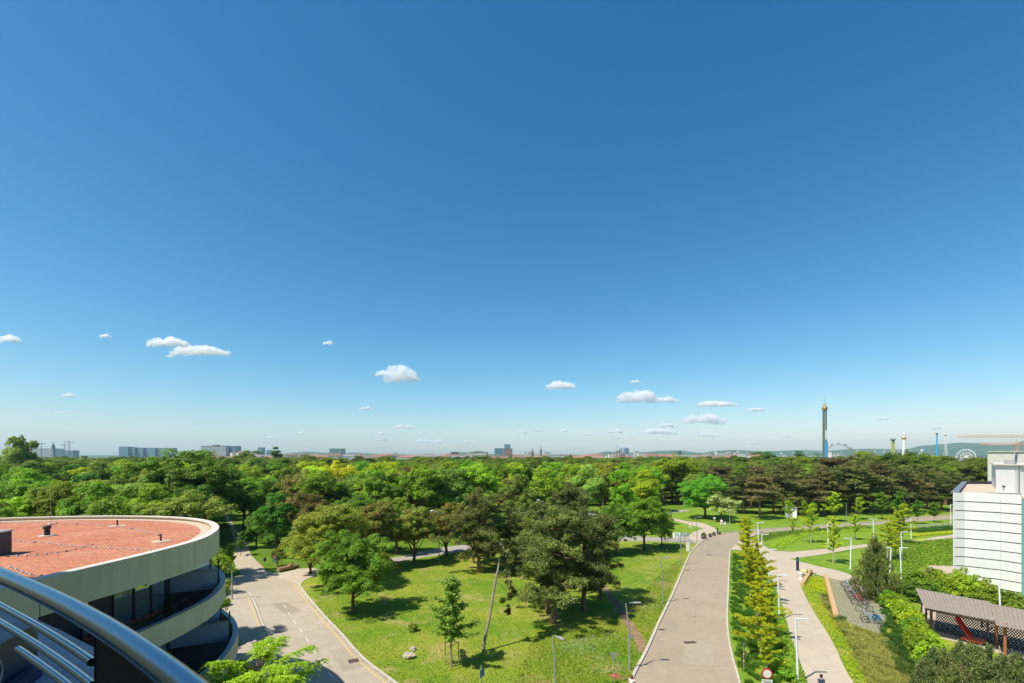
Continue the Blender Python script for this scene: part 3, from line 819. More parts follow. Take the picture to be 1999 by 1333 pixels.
def scatter(poly, n, avoid=(), power=1.0):
    xs = np.array([p[0] for p in poly]); ys = np.array([p[1] for p in poly])
    X = rng.uniform(xs.min(), xs.max(), n * 3)
    Y = ys.min() + (ys.max() - ys.min()) * rng.uniform(0, 1, n * 3) ** power
    k = inside(poly, X, Y)
    for a in avoid: k &= ~inside(a, X, Y)
    return X[k][:n], Y[k][:n]

def grass_field(name, poly, n, h, w, color, power=1.0, avoid=(), mat='leaf', lean=0.5, z0=0.0, hv=0.5):
    X, Y = scatter(poly, n, avoid, power); n = len(X)
    T = np.stack([rng.normal(size=n) * lean, rng.normal(size=n) * lean, np.ones(n)], 1); T = unit(T)
    L = h * rng.uniform(1 - hv, 1 + hv, n)
    P = np.stack([X, Y, z0 + L * 0.45 * T[:, 2]], 1)
    N = rng.normal(size=(n, 3)) * np.array([1, 1, .3])
    patch = 0.5 + 0.5 * np.sin(X * 0.31 + np.sin(Y * 0.23) * 2) * np.sin(Y * 0.27 + np.cos(X * 0.19) * 2)
    me = leaf_mesh(name, P, N, L, w, patch * .5 + rng.uniform(0, .5, n), rng.uniform(0, 1, n), M[mat], T=T)
    return tag(link(name, me, color=lift(color)), kind='stuff')

def cover_field(name, poly, n, h, color, leaf=0.12, avoid=(), mat='leaf', mound=0.5, power=1.0):
    X, Y = scatter(poly, n, avoid, power); n = len(X)
    hh = h * (1 - mound + mound * (0.5 + 0.5 * np.sin(X * 3.1 + np.sin(Y * 1.7) * 1.5) * np.sin(Y * 2.7 + np.cos(X * 2.1))))
    P = np.stack([X, Y, hh * rng.uniform(.35, 1.0, n)], 1)
    N = np.stack([rng.normal(size=n) * .6, rng.normal(size=n) * .6, np.ones(n)], 1)
    me = leaf_mesh(name, P, N, leaf * rng.uniform(.7, 1.3, n), leaf * .6, rng.uniform(0, 1, n), rng.uniform(0, 1, n), M[mat])
    return tag(link(name, me, color=lift(color)), kind='stuff')

TRACK = pxs([(1172, 1140), (1180, 1155), (1196, 1180), (1217, 1215), (1238, 1248), (1248, 1276), (1262, 1268), (1258, 1248), (1235, 1215), (1211, 1180), (1192, 1155), (1180, 1138)])
LAWN1 = pxs([(600, 1172), (700, 1118), (872, 1084), (1040, 1062), (1250, 1060), (1350, 1063), (1338, 1100), (1312, 1158), (1286, 1213), (1262, 1268), (1238, 1312), (1224, 1350), (780, 1348), (704, 1288), (665, 1243), (628, 1204)])
grass_field('grass', LAWN1, 90000, 0.11, 0.045, (0.115, 0.185, 0.014), 1.4, (TRACK,), lean=0.9, mat='lawn')
grass_field('grass', pxs([(1045, 1240), (1120, 1230), (1215, 1195), (1300, 1110), (1335, 1090), (1310, 1150), (1262, 1262), (1225, 1340), (1000, 1340)]), 20000, 0.22, 0.05, (0.14, 0.20, 0.02), 1.0, (TRACK,), lean=.7, mat='lawn')
def daisies(name, poly, n, h, size):
    X, Y = scatter(poly, n); n = len(X)
    k = (np.sin(X * .9 + Y * .35) + np.sin(Y * .8 - X * .3) + rng.normal(size=n) * .6) > 0.3
    X, Y = X[k], Y[k]; n = len(X)
    me = leaf_mesh(name, np.stack([X, Y, h * rng.uniform(.7, 1.2, n)], 1), np.stack([rng.normal(size=n) * .4, rng.normal(size=n) * .4, np.ones(n)], 1), size, size, rng.uniform(0, 1, n), np.ones(n), M['leaf'])
    return tag(link(name, me, color=(0.55, 0.55, 0.42)), kind='stuff')
daisies('daisies', pxs([(1085, 1262), (1190, 1235), (1240, 1262), (1210, 1320), (1120, 1318)]), 3600, .27, .055)
daisies('daisies', pxs([(1200, 1160), (1290, 1085), (1330, 1090), (1300, 1160), (1262, 1235), (1240, 1215)]), 2600, .27, .06)
daisies('daisies', pxs([(1200, 1100), (1290, 1080), (1300, 1110), (1220, 1130)]), 900, .22, .07)
# ornamental grass on the median, in tufts
def tufts(name, poly, n, h, color, per=46, spread=.3, avoid=(), mat='leaf', lean=.55, w=.035, wind=(0, 0)):
    X, Y = scatter(poly, n, avoid); n = len(X)
    s_ = rng.uniform(.6, 1.25, n); tn = rng.uniform(0, 1, n)
    idx = np.repeat(np.arange(n), per); m = len(idx)
    a = rng.uniform(0, 6.283, m); q = rng.uniform(0, 1, m) ** .6
    T = unit(np.stack([np.cos(a) * lean * (q + .2) + wind[0], np.sin(a) * lean * (q + .2) + wind[1], np.ones(m) * .9], 1))
    L = h * s_[idx] * rng.uniform(.6, 1.1, m)
    P = np.stack([X[idx] + np.cos(a) * spread * q * s_[idx], Y[idx] + np.sin(a) * spread * q * s_[idx], L * .42 * T[:, 2]], 1)
    N = np.cross(T, unit(rng.normal(size=(m, 3))))
    me = leaf_mesh(name, P, N, L, w, tn[idx] * .55 + rng.uniform(0, .45, m), rng.uniform(0, 1, m), M[mat], T=T)
    return tag(link(name, me, color=lift(color)), kind='stuff')
tufts('ornamental_grass', pxs([(1431, 1080), (1430, 1112), (1428, 1160), (1428, 1200), (1431, 1238), (1440, 1283), (1459, 1340), (1545, 1340), (1525, 1280), (1500, 1200), (1488, 1140), (1470, 1090)]), 1300, .55, (0.05, 0.115, 0.016))
EDGE_R = pxs([(1566, 1148), (1587, 1190), (1622, 1246), (1651, 1307), (1672, 1345), (1700, 1345), (1678, 1306), (1652, 1256), (1628, 1215), (1604, 1182), (1585, 1150), (1582, 1128)])
cover_field('ground_cover', EDGE_R, 17000, .5, (0.22, 0.26, 0.012), .12, mound=.4, mat='leaf_thin')
cover_field('ground_cover', pxs([(1580, 1127), (1609, 1133), (1617, 1158), (1600, 1160), (1586, 1152)]), 3500, .4, (0.22, 0.26, 0.014), .12, mound=.8, mat='leaf_thin')
cover_field('ground_cover', pxs([(1504, 1128), (1515, 1152), (1528, 1188), (1543, 1245), (1573, 1330), (1580, 1345), (1545, 1345), (1530, 1290), (1520, 1230), (1508, 1180), (1498, 1140)]), 16000, .75, (0.15, 0.22, 0.018), .13, mound=.7)
SLOPE_IN = pxs([(1603, 1160), (1618, 1168), (1628, 1205), (1680, 1228), (1722, 1244), (1750, 1270), (1800, 1345), (1700, 1345), (1680, 1306), (1655, 1256), (1630, 1215), (1606, 1182)])
tufts('ornamental_grass', SLOPE_IN, 900, .55, (0.22, 0.21, 0.085), per=40, wind=(.35, -.1), lean=.9, mat='leaf_thin')
tufts('ornamental_grass', pxs([(1603, 1160), (1618, 1168), (1628, 1205), (1690, 1300), (1660, 1262), (1630, 1215)]), 160, .6, (0.06, 0.11, 0.02))
tufts('tall_grass', pxs([(1712, 1166), (1735, 1172), (1752, 1205), (1765, 1262), (1800, 1330), (1770, 1345), (1735, 1270), (1722, 1232), (1730, 1205), (1715, 1180)]), 320, .8, (0.05, 0.105, 0.022), per=70)
# mixed meadow in front of the white building
MEADOW = pxs([(1700, 1072), (1775, 1061), (1865, 1051), (1950, 1045), (1950, 1110), (1868, 1106), (1805, 1104), (1770, 1125), (1745, 1110)])
cover_field('meadow_planting', MEADOW, 26000, .35, (0.10, 0.17, 0.016), .2, mound=.7)
cover_field('meadow_planting', MEADOW, 5500, .42, (0.27, 0.24, 0.03), .2, mound=.9)
cover_field('meadow_planting', MEADOW, 1500, .45, (0.25, 0.10, 0.05), .2, mound=.9)
def band(pts, wid):
    P = spline(pxs(pts), n=4); L = []; Rr = []
    for i, p in enumerate(P):
        d = (P[min(i + 1, len(P) - 1)] - P[max(i - 1, 0)]).normalized(); nn = Vector((-d.y, d.x, 0))
        L.append(p + nn * wid / 2); Rr.append(p - nn * wid / 2)
    return L + Rr[::-1]
cover_field('low_hedge', band([(1516, 1071), (1530, 1062), (1550, 1051), (1578, 1043), (1612, 1040), (1650, 1038), (1700, 1036), (1745, 1034)], 2.2), 9000, .6, (0.17, 0.24, 0.014), .22, mound=.3)
cover_field('low_hedge', band([(1478, 1056), (1500, 1049), (1540, 1042), (1600, 1037), (1660, 1033), (1700, 1031)], 3.2), 8000, .7, (0.06, 0.12, 0.018), .24, mound=.6)
cover_field('low_hedge', band([(1775, 1047), (1820, 1043), (1865, 1040)], 1.6), 2500, .4, (0.22, 0.26, 0.014), .22, mound=.3)
cover_field('low_hedge', band([(1700, 1066), (1760, 1060.5), (1780, 1057), (1812, 1054)], 1.2), 1800, .4, (0.24, 0.26, 0.014), .2, mound=.3)
cover_field('low_hedge', band([(1778, 1038), (1820, 1035), (1865, 1031)], 3.2), 5000, .7, (0.045, 0.10, 0.018), .25, mound=.5)
# ------------------------------------------------------------------ round apartment building with the red roof
def concrete(name, a, b):
    t = NT(name)
    n = t.noise(0.5, 6, .6); m = t.noise(2.5, 5, .6, scl=(1, 1, .15))
    col = t.mix(t.ramp(n, [(.3, (0, 0, 0)), (.7, (1, 1, 1))]), a, b)
    col = t.mix(.5, col, t.ramp(m, [(.3, (.82, .82, .82)), (.7, (1.1, 1.1, 1.1))]), 'MULTIPLY')
    t.base(col, .8, .25); t.bump(t.noise(25, 3, .6), .15, .01)
    return t.m
M['concrete'] = concrete('beige_fair_faced_concrete', (0.66, 0.51, 0.32), (0.72, 0.57, 0.375))
M['coping'] = concrete('pale_coping', (0.52, 0.48, 0.42), (0.6, 0.56, 0.5))
def sedum():
    t = NT('red_sedum')
    n1 = t.noise(.35, 5, .65); n2 = t.noise(6, 5, .7); n3 = t.noise(1.6, 6, .75, dist=.5)
    col = t.mix(t.ramp(n1, [(.35, (0, 0, 0)), (.65, (1, 1, 1))]), (0.42, 0.15, 0.09), (0.48, 0.21, 0.135))
    col = t.mix(t.ramp(n3, [(.52, (0, 0, 0)), (.68, (.9, .9, .9))]), col, (0.46, 0.27, 0.12))
    col = t.mix(t.ramp(n3, [(.26, (.6, .6, .6)), (.38, (0, 0, 0))]), col, (0.33, 0.07, 0.05))
    col = t.mix(.85, col, t.ramp(n2, [(.3, (.5, .5, .5)), (.7, (1.45, 1.45, 1.45))]), 'MULTIPLY')
    t.base(col, .95, .1); t.bump(n2, .9, .06)
    return t.m
M['sedum'] = sedum()
def gravel(name, a, b, sc=28):
    t = NT(name)
    v = t.new("ShaderNodeTexVoronoi"); v.inputs['Scale'].default_value = sc; t.l(t.coord(), v.inputs['Vector'])
    col = t.mix(v.outputs['Color'], a, b)
    t.base(col, .8, .3); t.bump(v.outputs['Distance'], .9, .02)
    return t.m
M['pebbles'] = gravel('roof_pebbles', (0.20, 0.21, 0.23), (0.48, 0.49, 0.52), 22)
M['roofgravel'] = gravel('pale_roof_gravel', (0.40, 0.33, 0.24), (0.58, 0.50, 0.38), 9)
M['anthracite'] = plain('anthracite_cladding', (0.045, 0.045, 0.052), .55, .4, var=.12)
M['darkfloor'] = plain('dark_terrace_boards', (0.07, 0.045, 0.035), .7, .3, var=.2)
def glass_mat():
    t = NT('window_glass')
    t.base((0.42, 0.47, 0.43), .03, .9, 0.6)
    t.p.inputs['Coat Weight'].default_value = 1.0; t.p.inputs['Coat Roughness'].default_value = .02; t.p.inputs['Coat IOR'].default_value = 2.0
    return t.m
M['glass'] = glass_mat()
M['privacy'] = plain('frosted_screen', (0.42, 0.47, 0.54), .3, .5, var=.04)
M['awning'] = plain('awning_case', (0.66, 0.66, 0.62), .5, .4, var=.05)
M['curtain'] = plain('curtain', (0.5, 0.52, 0.5), .9, .1)
M['geranium'] = plain('geranium_red', (0.55, 0.03, 0.015), .6, .2)

OUT = [(-19.2, 12.5), (-18.75, 17.0), (-18.45, 20.0), (-18.05, 23.5), (-17.95, 26.0), (-18.1, 28.2), (-18.75, 30.4), (-20.1, 33.2), (-22.4, 36.0), (-25.4, 38.0), (-29.2, 39.1), (-34.0, 39.2), (-39.8, 37.8), (-46, 34), (-50, 27), (-48, 18), (-40, 12), (-28, 9.5)]
OUT = [(x * .94, y * .94) for x, y in OUT]
outline = spline([Vector((x, y, 0)) for x, y in OUT], n=6, closed=True)
def inset(P, d, closed=True):
    n = len(P); out = []
    for i, p in enumerate(P):
        t = ((P[(i + 1) % n] - P[i - 1]) if closed else (P[min(i + 1, n - 1)] - P[max(i - 1, 0)])).normalized()
        out.append(p + Vector((-t.y, t.x, 0)) * d)     # the outline runs counter-clockwise, so this is inwards
    return out
area = sum(outline[i].x * outline[(i + 1) % len(outline)].y - outline[(i + 1) % len(outline)].x * outline[i].y for i in range(len(outline)))
if area < 0: outline = outline[::-1]
ZR = 12.4
apt = thing('apartment_building', 'round apartment building with red planted roof and curved beige concrete balcony bands', 'building', (-30, 23.5, 0))
def rel(o):   # a part built in world coordinates, hung under the building
    o.parent = apt; o.matrix_parent_inverse = Matrix.Translation(-Vector(apt.location)); return o
def wallring(P, z0, z1, t, name, mat, closed=True):
    """A curved band: outer line P, thickness t, from z0 to z1."""
    Q = inset(P, t, closed); n = len(P); b = MB()
    vs_ = [(p.x, p.y, z0) for p in P] + [(p.x, p.y, z1) for p in P] + [(p.x, p.y, z0) for p in Q] + [(p.x, p.y, z1) for p in Q]
    fs = []
    for i in range(n if closed else n - 1):
        j = (i + 1) % n
        fs += [(i, j, n + j, n + i), (2 * n + i, 3 * n + i, 3 * n + j, 2 * n + j), (n + i, n + j, 3 * n + j, 3 * n + i), (i, 2 * n + i, 2 * n + j, j)]
    b.add(vs_, fs)
    return b.build(name, mat)
def cut(P, i0, i1):
    n = len(P); return [P[i % n] for i in range(i0, i1 + 1)]
# index of outline points near given corners
def idx_at(x, y): x, y = x * .94, y * .94; return min(range(len(outline)), key=lambda i: (outline[i].x - x) ** 2 + (outline[i].y - y) ** 2)
levels = [ZR, 9.1, 5.75, 2.4]
heights = [1.34, 1.06, 1.06, 1.06]
joints = [idx_at(-18.9, 15.5), idx_at(-18.55, 19.2), idx_at(-18.1, 27.4), idx_at(-25.4, 38.0), idx_at(-39.8, 37.8), idx_at(-50, 27), idx_at(-40, 12)]
joints = sorted(joints)
for li, (z, h) in enumerate(zip(levels, heights)):
    nJ = len(joints)
    ring = inset(outline, [0, -.35, -1.05, -1.4][li])
    for k in range(nJ):
        a, b_ = joints[k], joints[(k + 1) % nJ]
        if b_ <= a: b_ += len(outline)
        P = cut(ring, a, b_)
        d = (P[-2] - P[-1]).normalized() * 0.03; P = P[:-1] + [P[-1] + d]
        rel(wallring(P, z - h, z - 0.002, 0.28 if li else 0.34, 'balcony_band' if li else 'roof_band', M['concrete'], False))
    inner = inset(ring, 0.30)
    if li == 0:
        rel(wallring(outline, z, z + 0.06, 0.42, 'coping', M['coping']))
        b = MB(); b.prism([(p.x, p.y) for p in inset(outline, 0.42)], z - 0.35, z - 0.18); rel(b.build('planted_roof', M['sedum']))
        rel(wallring(inset(outline, 0.45), z - 0.18, z - 0.15, 0.55, 'gravel_border', M['roofgravel']))
        b = MB(); b.prism([(p.x, p.y) for p in inner], z - h + .02, z - h + .25); rel(b.build('roof_slab', M['concrete']))
    else:
        rel(wallring(ring, z, z + 0.03, 0.30, 'coping', M['lamp_grey']))
        b = MB(); b.prism([(p.x, p.y) for p in inner], z - h + .02, z - h + .22); rel(b.build('balcony_floor', M['darkfloor']))
# curved facade behind the balconies: cladding and windows in turns
fac = inset(outline, 2.5)
for li in range(3):
    z0 = levels[li + 1] - heights[li + 1] + .22; z1 = levels[li] - heights[li] + .02
    core = inset(outline, 2.9)
    b = MB(); b.prism([(p.x, p.y) for p in core], z0, z1); rel(b.build('core_wall', M['anthracite']))
    n = len(fac)
    i0 = idx_at(-19.2, 12.5)
    zmid = (z0 + z1) / 2
    def kind_of(i):
        a_, b_ = fac[i % n], fac[(i + 1) % n]; m_ = (a_ + b_) / 2
        if m_.y < 8 or m_.x < -27: return 'w' if (i // 7) % 2 else 'p'
        px_ = 999.5 + FOC * m_.x / m_.y
        wins = [[(-80, -20), (20, 75), (146, 171), (224, 322), (363, 377)], [(100, 160), (289, 305), (312, 340)], [(200, 260), (300, 350)]][li]
        return 'w' if any(a0 <= px_ <= b0 for a0, b0 in wins) else 'p'
    seq = []
    for i in range(i0, i0 + n):
        k_ = kind_of(i)
        if seq and seq[-1][0] == k_ and seq[-1][1] < 9: seq[-1] = (k_, seq[-1][1] + 1)
        else: seq.append((k_, 1))
    i = i0; done = 0
    for kind, ln in seq:
        if done + ln > n: break
        P = cut(fac, i, i + ln)
        if kind == 'p':
            rel(wallring(P, z0, z1, 0.3, 'cladding_panel', M['anthracite'], False))
        else:
            m = max(1, round(ln / 5.5))
            for q in range(m):
                A = P[int(q * ln / m)]; B = P[int((q + 1) * ln / m)]
                c = (A + B) / 2; d = (B - A); wd = d.length; an = math.atan2(d.y, d.x)
                w = MB()
                fr = .07
                w.box((0, 0, z0 + fr / 2), (wd, .09, fr)); w.box((0, 0, z1 - fr / 2), (wd, .09, fr))
                w.box((-wd / 2 + fr / 2, 0, (z0 + z1) / 2), (fr, .09, z1 - z0 - 2 * fr)); w.box((wd / 2 - fr / 2, 0, (z0 + z1) / 2), (fr, .09, z1 - z0 - 2 * fr))
                fo = w.build('window', M['black']); fo.location = (c.x, c.y, 0); fo.rotation_euler = (0, 0, an); rel(fo)
                g = MB(); g.box((0, 0.012, (z0 + z1) / 2), (wd - 2 * fr, .02, z1 - z0 - 2 * fr)); g.build('pane', M['glass'], fo)
        i += ln; done += ln
# privacy screens between neighbouring balconies, slanting outwards
def screen(i, z, name='privacy_screen'):
    p = inset(outline, -.35 if z > 8 else -1.05)[i % len(outline)]; q = fac[i % len(fac)]
    a = p.lerp(q, .13); b_ = q
    d = b_ - a; t = MB()
    t.box((0, 0, 0), (d.length, .06, 1.15)); 
    o = t.build(name, M['privacy']); o.location = ((a.x + b_.x) / 2, (a.y + b_.y) / 2, z + .2); o.rotation_euler = (0, 0, math.atan2(d.y, d.x)); rel(o)
    t = MB(); t.box((0, 0, .62), (d.length, .1, .07)); t.build('screen_cap', M['lamp_grey'], o)
    t = MB(); t.box((-d.length / 2, 0, .3), (.07, .07, 1.9)); t.build('post', M['black'], o)
for z in (9.1, 5.75):
    for (x, y) in ((-19.6, 32.4), (-22.4, 36.0)):
        screen(idx_at(x, y), z)
# awning cases under the bands
def awning(x, y, z, ln):
    i = idx_at(x, y); p = fac[i]; q = outline[i]
    d = (outline[(i + 1) % len(outline)] - outline[i - 1]).normalized()
    t = MB(); t.box((0, 0, 0), (ln, .16, .2)); t.box((0, .10, -.05), (ln - .1, .04, .1))
    o = t.build('awning_case', M['awning']); c = q.lerp(p, .16); o.location = (c.x, c.y, z); o.rotation_euler = (0, R(1.0), math.atan2(d.y, d.x)); rel(o)
awning(-18.1, 26.8, 10.95, 4.9)
awning(-18.1, 25.2, 7.9, 4.0)
# handrail, flower boxes and plants on the east balcony
def rail_line(i0, i1, z, name='handrail'):
    P = [Vector((p.x, p.y, z)) for p in inset(outline, .36)[i0:i1 + 1]]
    if len(P) < 2: return
    t = MB(); t.tube(P, .022, 6)
    for k in range(0, len(P), 2): t.tube([P[k] - Vector((0, 0, .5)), P[k]], .016, 5)
    rel(t.build(name, M['black']))
iA, iB = idx_at(-18.75, 17.0), idx_at(-18.1, 28.0)
rail_line(min(iA, iB), max(iA, iB), 9.4)
rail_line(min(idx_at(-18.75, 17.0), idx_at(-17.95, 26.0)), max(idx_at(-18.75, 17.0), idx_at(-17.95, 26.0)), 6.05)
iC, iD = idx_at(-20.1, 33.2), idx_at(-25.4, 38.0)
rail_line(min(iC, iD), max(iC, iD), 9.6); rail_line(min(iC, iD), max(iC, iD), 6.2)
inn = inset(outline, .48)
fb = [(-18.4, 20.2), (-18.3, 21.4), (-18.2, 22.6), (-18.05, 23.8), (-18.0, 25.0)]
for k, (x, y) in enumerate(fb):
    i = idx_at(x, y); p = inn[i]; d = (outline[(i + 1) % len(outline)] - outline[i - 1]).normalized()
    t = thing('flower_box', 'anthracite flower box with red geraniums on the second balcony band, %s from the topiary bush' % ['farthest', 'fourth', 'third', 'second', 'first'][k], 'flower box', (p.x, p.y, 8.95), math.atan2(d.y, d.x), 'geranium boxes on the balcony band')
    b = MB(); b.box((0, 0, .09), (1.0, .2, .2)); b.build('box', M['anthracite'], t)
    n_ = 230; P = np.stack([rng.uniform(-.5, .5, n_), rng.uniform(-.13, .13, n_), .2 + rng.uniform(0, .2, n_)], 1)
    o = link('leaves', leaf_mesh('geranium_leaves', P, rng.normal(size=(n_, 3)) + [0, 0, 1], .07, .055, rng.uniform(0, 1, n_), np.zeros(n_), M['leaf']), t, color=(0.06, 0.12, 0.02))
    n_ = 45; P = np.stack([rng.uniform(-.5, .5, n_), rng.uniform(-.14, .14, n_), .3 + rng.uniform(0, .22, n_)], 1)
    link('blossoms', leaf_mesh('geranium_blossoms', P, rng.normal(size=(n_, 3)) + [0, 0, .6], .1, .09, rng.uniform(0, 1, n_), np.zeros(n_), M['geranium']), t)
i = idx_at(-18.05, 26.0); p = inn[i]
t = thing('topiary_bush', 'small dark green clipped bush behind the balcony band, beyond the geraniums', 'bush', (p.x, p.y, 8.95))
link('leaves', shrub('topiary', R0=.32, H=1.0, clumps=26, per=60, leaf=.06, cr=.13, seed=11), t, color=(0.03, 0.08, 0.015))
b = MB(); b.lathe([(.14, -.7), (.2, 0), (.17, 0)], 14); b.build('pot', M['anthracite'], t)
for (x, y, z, lab) in [(-20.6, 33.4, 9.3, 'red-flowered plant trailing over the far end of the upper balcony'), (-21.2, 34.6, 5.8, 'green and red climbing plants behind the lower curved balcony band')]:
    i = idx_at(x, y); p = inset(outline, .9)[i]
    o = link('balcony_plant', shrub('balcony_plant', R0=.9, H=.8, clumps=30, per=40, leaf=.1, cr=.22, seed=12, mat='leaf_red'), None, (p.x, p.y, z - .6), color=(0.06, 0.10, 0.02))
    tag(o, lab, 'plant')
i = idx_at(-17.95, 26.5); p = inset(outline, 1.35)[i]
t = thing('balcony_table', 'small white-topped table standing on the lower balcony', 'table', (p.x, p.y, 4.92), R(75))
b = MB(); b.box((0, 0, .74), (1.3, .55, .05)); b.build('table_top', M['white'], t)
for sx in (-.6, .6):
    b = MB(); b.box((sx, 0, .36), (.05, .5, .71)); b.build('leg', M['lamp_grey'], t)
i = idx_at(-18.0, 24.6); p = inset(outline, 1.7)[i]
t = thing('balcony_door_leaf', 'dark open door leaf standing out on the lower balcony', 'door', (p.x, p.y, 4.92), R(20))
b = MB(); b.box((0, 0, 1.05), (.95, .05, 2.1)); b.build('frame', M['black'], t)
b = MB(); b.box((0, -.03, 1.05), (.8, .012, 1.9)); b.build('pane', M['glass'], t)

# things on the roof
ZT = ZR - .18
def roof_pt(x, y, z=ZT): p = at(x, y, z); return p
def vent(x, y, label, r=.19, h=.62):
    t = thing('roof_vent', label, 'roof vent', roof_pt(x, y))
    b = MB(); b.lathe([(r * .75, 0), (r * .75, h * .55), (r * .68, h * .58), (r * .68, h * .66), (r, h * .7), (r, h), (0.01, h)], 18); b.build('pipe', M['black'], t)
    b = MB(); b.cyl((0, 0, 0), r * 2.1, .04, 18); b.build('flashing', M['coping'], t)
vent(92, 1046, 'black mushroom vent standing on the red roof')
for k, (x, y, lab) in enumerate([(229, 1027, 'thin dark vent pipe near the far edge of the red roof'), (314, 1057, 'thin dark vent pipe on its pale slab on the red roof')]):
    t = thing('vent_pipe', lab, 'pipe', roof_pt(x, y))
    b = MB(); b.cyl((0, 0, 0), .045, .42, 10); b.build('pipe', M['black'], t)
    b = MB(); b.cyl((0, 0, 0), .5 if k == 0 else .45, .03, 14); b.build('gravel_patch', M['roofgravel'], t)
t = thing('roof_hatch', 'dark grey flat-topped box at the left edge of the red roof', 'roof hatch', roof_pt(-16, 1084), R(10))
b = MB(); b.box((0, 0, .55), (1.0, .9, 1.1)); b.build('box', M['anthracite'], t)
b = MB(); b.box((0, 0, 1.13), (1.12, 1.02, .06)); b.build('lid', M['lamp_grey'], t)
t = thing('lightning_rod', 'thin steel rod standing up at the far side of the red roof', 'lightning rod', roof_pt(99, 1024))
b = MB(); b.cyl((0, 0, 0), .012, 2.2, 6); b.build('rod', M['lamp_grey'], t)
b = MB(); b.cyl((0, 0, 0), .16, .1, 12); b.build('foot', M['coping'], t)
wires = [[(10, 1053), (95, 1060), (160, 1066), (240, 1070), (320, 1074)], [(0, 1020), (110, 1021), (230, 1027), (310, 1044)], [(20, 1105), (60, 1120), (130, 1126)], [(15, 1085), (70, 1082), (130, 1075), (180, 1062)]]
for k, wv in enumerate(wires):
    P = [roof_pt(x, y, ZT + .05) for x, y in wv]
    t = thing('lightning_wire', ['long pale lightning wire across the middle of the red roof', 'lightning wire along the far part of the red roof', 'short lightning wire near the near corner of the red roof', 'lightning wire running up behind the hatch on the red roof'][k], 'wire', P[0], 0, 'lightning wires on the red roof')
    P = [p - P[0] for p in P]
    S = spline(P, n=6)
    b = MB(); b.tube(S, .012, 5); b.build('wire', M['lamp_grey'], t)
    for p in S[::2]:
        b = MB(); b.lathe([(.065, -.05), (.055, .0), (.02, .03)], 8, c=p); b.build('wire_holder', M['lamp_grey'] if random.random() < .6 else M['anthracite'], t)

# ------------------------------------------------------------------ our own building: terrace, lower gravel roof, railing
own = thing('apartment_tower', 'lower gravelled roof and dark edge of the tower the railing belongs to', 'building', (0, -6, 0))
own_inv = Matrix.Translation(-Vector(own.location))
def ownp(o): o.parent = own; o.matrix_parent_inverse = own_inv; return o
ZL = 12.0
GR = [at(-160, 1165, ZL), at(10, 1185, ZL), at(60, 1203, ZL), at(120, 1231, ZL), at(185, 1265, ZL), at(260, 1330, ZL), at(330, 1450, ZL), at(200, 2000, ZL), at(-1200, 2000, ZL), at(-900, 1300, ZL)]
b = MB(); b.prism([(p.x, p.y) for p in GR], ZL - .3, ZL); ownp(b.build('gravel_roof', M['pebbles']))
b = MB(); b.prism([(p.x, p.y) for p in GR], 0, ZL - .302); ownp(b.build('lower_wall', M['anthracite']))
b = MB(); b.prism([(-8, -.6), (8, -.6), (9, -12), (-9, -12)], 0, 30); ownp(b.build('tower_wall', M['concrete']))
b = MB(); b.prism([(-40, -12), (-40, 9), (-24, 9), (-12, 3.2), (-8.02, -.62), (-9.02, -12)], 0, 40); ownp(b.build('tower_shade_wing', M['concrete']))  # unseen wing added out of view, shaped and raised to shade the gravel roof
b = MB(); b.prism([(-2.9, -.62), (-2.75, 2.2), (-2.1, 1.75), (-1.25, 1.2), (-.75, .80), (-.3, .48), (.3, .25), (1.2, .12), (2.4, .3), (3.0, -.62)], 15.1, 15.35); ownp(b.build('balcony_slab', M['concrete']))
# dark clad boxes on the gravel roof
bx0 = at(-150, 1400, ZL)
t = thing('roof_plant_box', 'dark blue-black clad box standing on the gravel roof below the railing', 'roof box', (bx0.x, bx0.y, ZL), R(22))
b = MB(); b.box((.1, .7, .55), (1.7, 2.2, 1.1)); b.build('casing', M['navy'], t)
b = MB(); b.box((.1, .7, 1.13), (1.8, 2.3, .06)); b.build('lid', M['navy'], t)
b = MB(); b.box((1.1, -.1, .14), (.2, 3.0, .28)); b.build('plinth', M['navy'], t)
b = MB(); b.tube([Vector((.965, .1 + .28 * math.cos(a), .6 + .28 * math.sin(a))) for a in np.linspace(0, 6.283, 25)], .025, 6, cap=False); b.build('ring', M['lamp_grey'], t)
# the railing
def brushed():
    t = NT('dark_brushed_steel')
    n = t.noise(60, 3, .6, scl=(1, 8, 1))
    t.base((0.30, 0.32, 0.36), .2, .5, 1.0)
    r_ = t.new("ShaderNodeMapRange"); r_.inputs['To Min'].default_value = .13; r_.inputs['To Max'].default_value = .24
    t.l(n, r_.inputs[0]); t.l(r_.outputs[0], t.p.inputs['Roughness'])
    t.bump(n, .015, .001)
    return t.m
M['brushed'] = brushed()
def brushed2():
    t = NT('polished_steel'); t.base((0.45, 0.46, 0.49), .14, .5, 1.0); return t.m
M['polished'] = brushed2()
rail = thing('balcony_railing', 'curved dark steel balcony railing in the near corner, thick handrail above three thin rods', 'railing', (-1.1, 1.2, 15.35))
rinv = Matrix.Translation(-Vector(rail.location))
def rp(o): o.parent = rail; o.matrix_parent_inverse = rinv; return o
plan = [(-150, 1035), (0, 1122), (92, 1165), (185, 1213), (262, 1262), (340, 1322), (430, 1400), (560, 1530)]
def dropped(pts, drop): return [at(x, y, EYE - drop) for x, y in pts]
kn = dropped(plan, .45)
cf = np.polyfit([p.x for p in kn], [p.y for p in kn], 3)
hand = [Vector((x, float(np.polyval(cf, x)), EYE - .45)) for x in np.linspace(-3.4, -.45, 60)]
hand += spline([hand[-2], hand[-1], Vector((.05, .52, EYE - .45)), Vector((1.0, .35, EYE - .45)), Vector((2.3, .45, EYE - .45))], n=8)[9:]
b = MB(); b.tube(hand, .0272, 40); rp(b.build('handrail', M['brushed']))
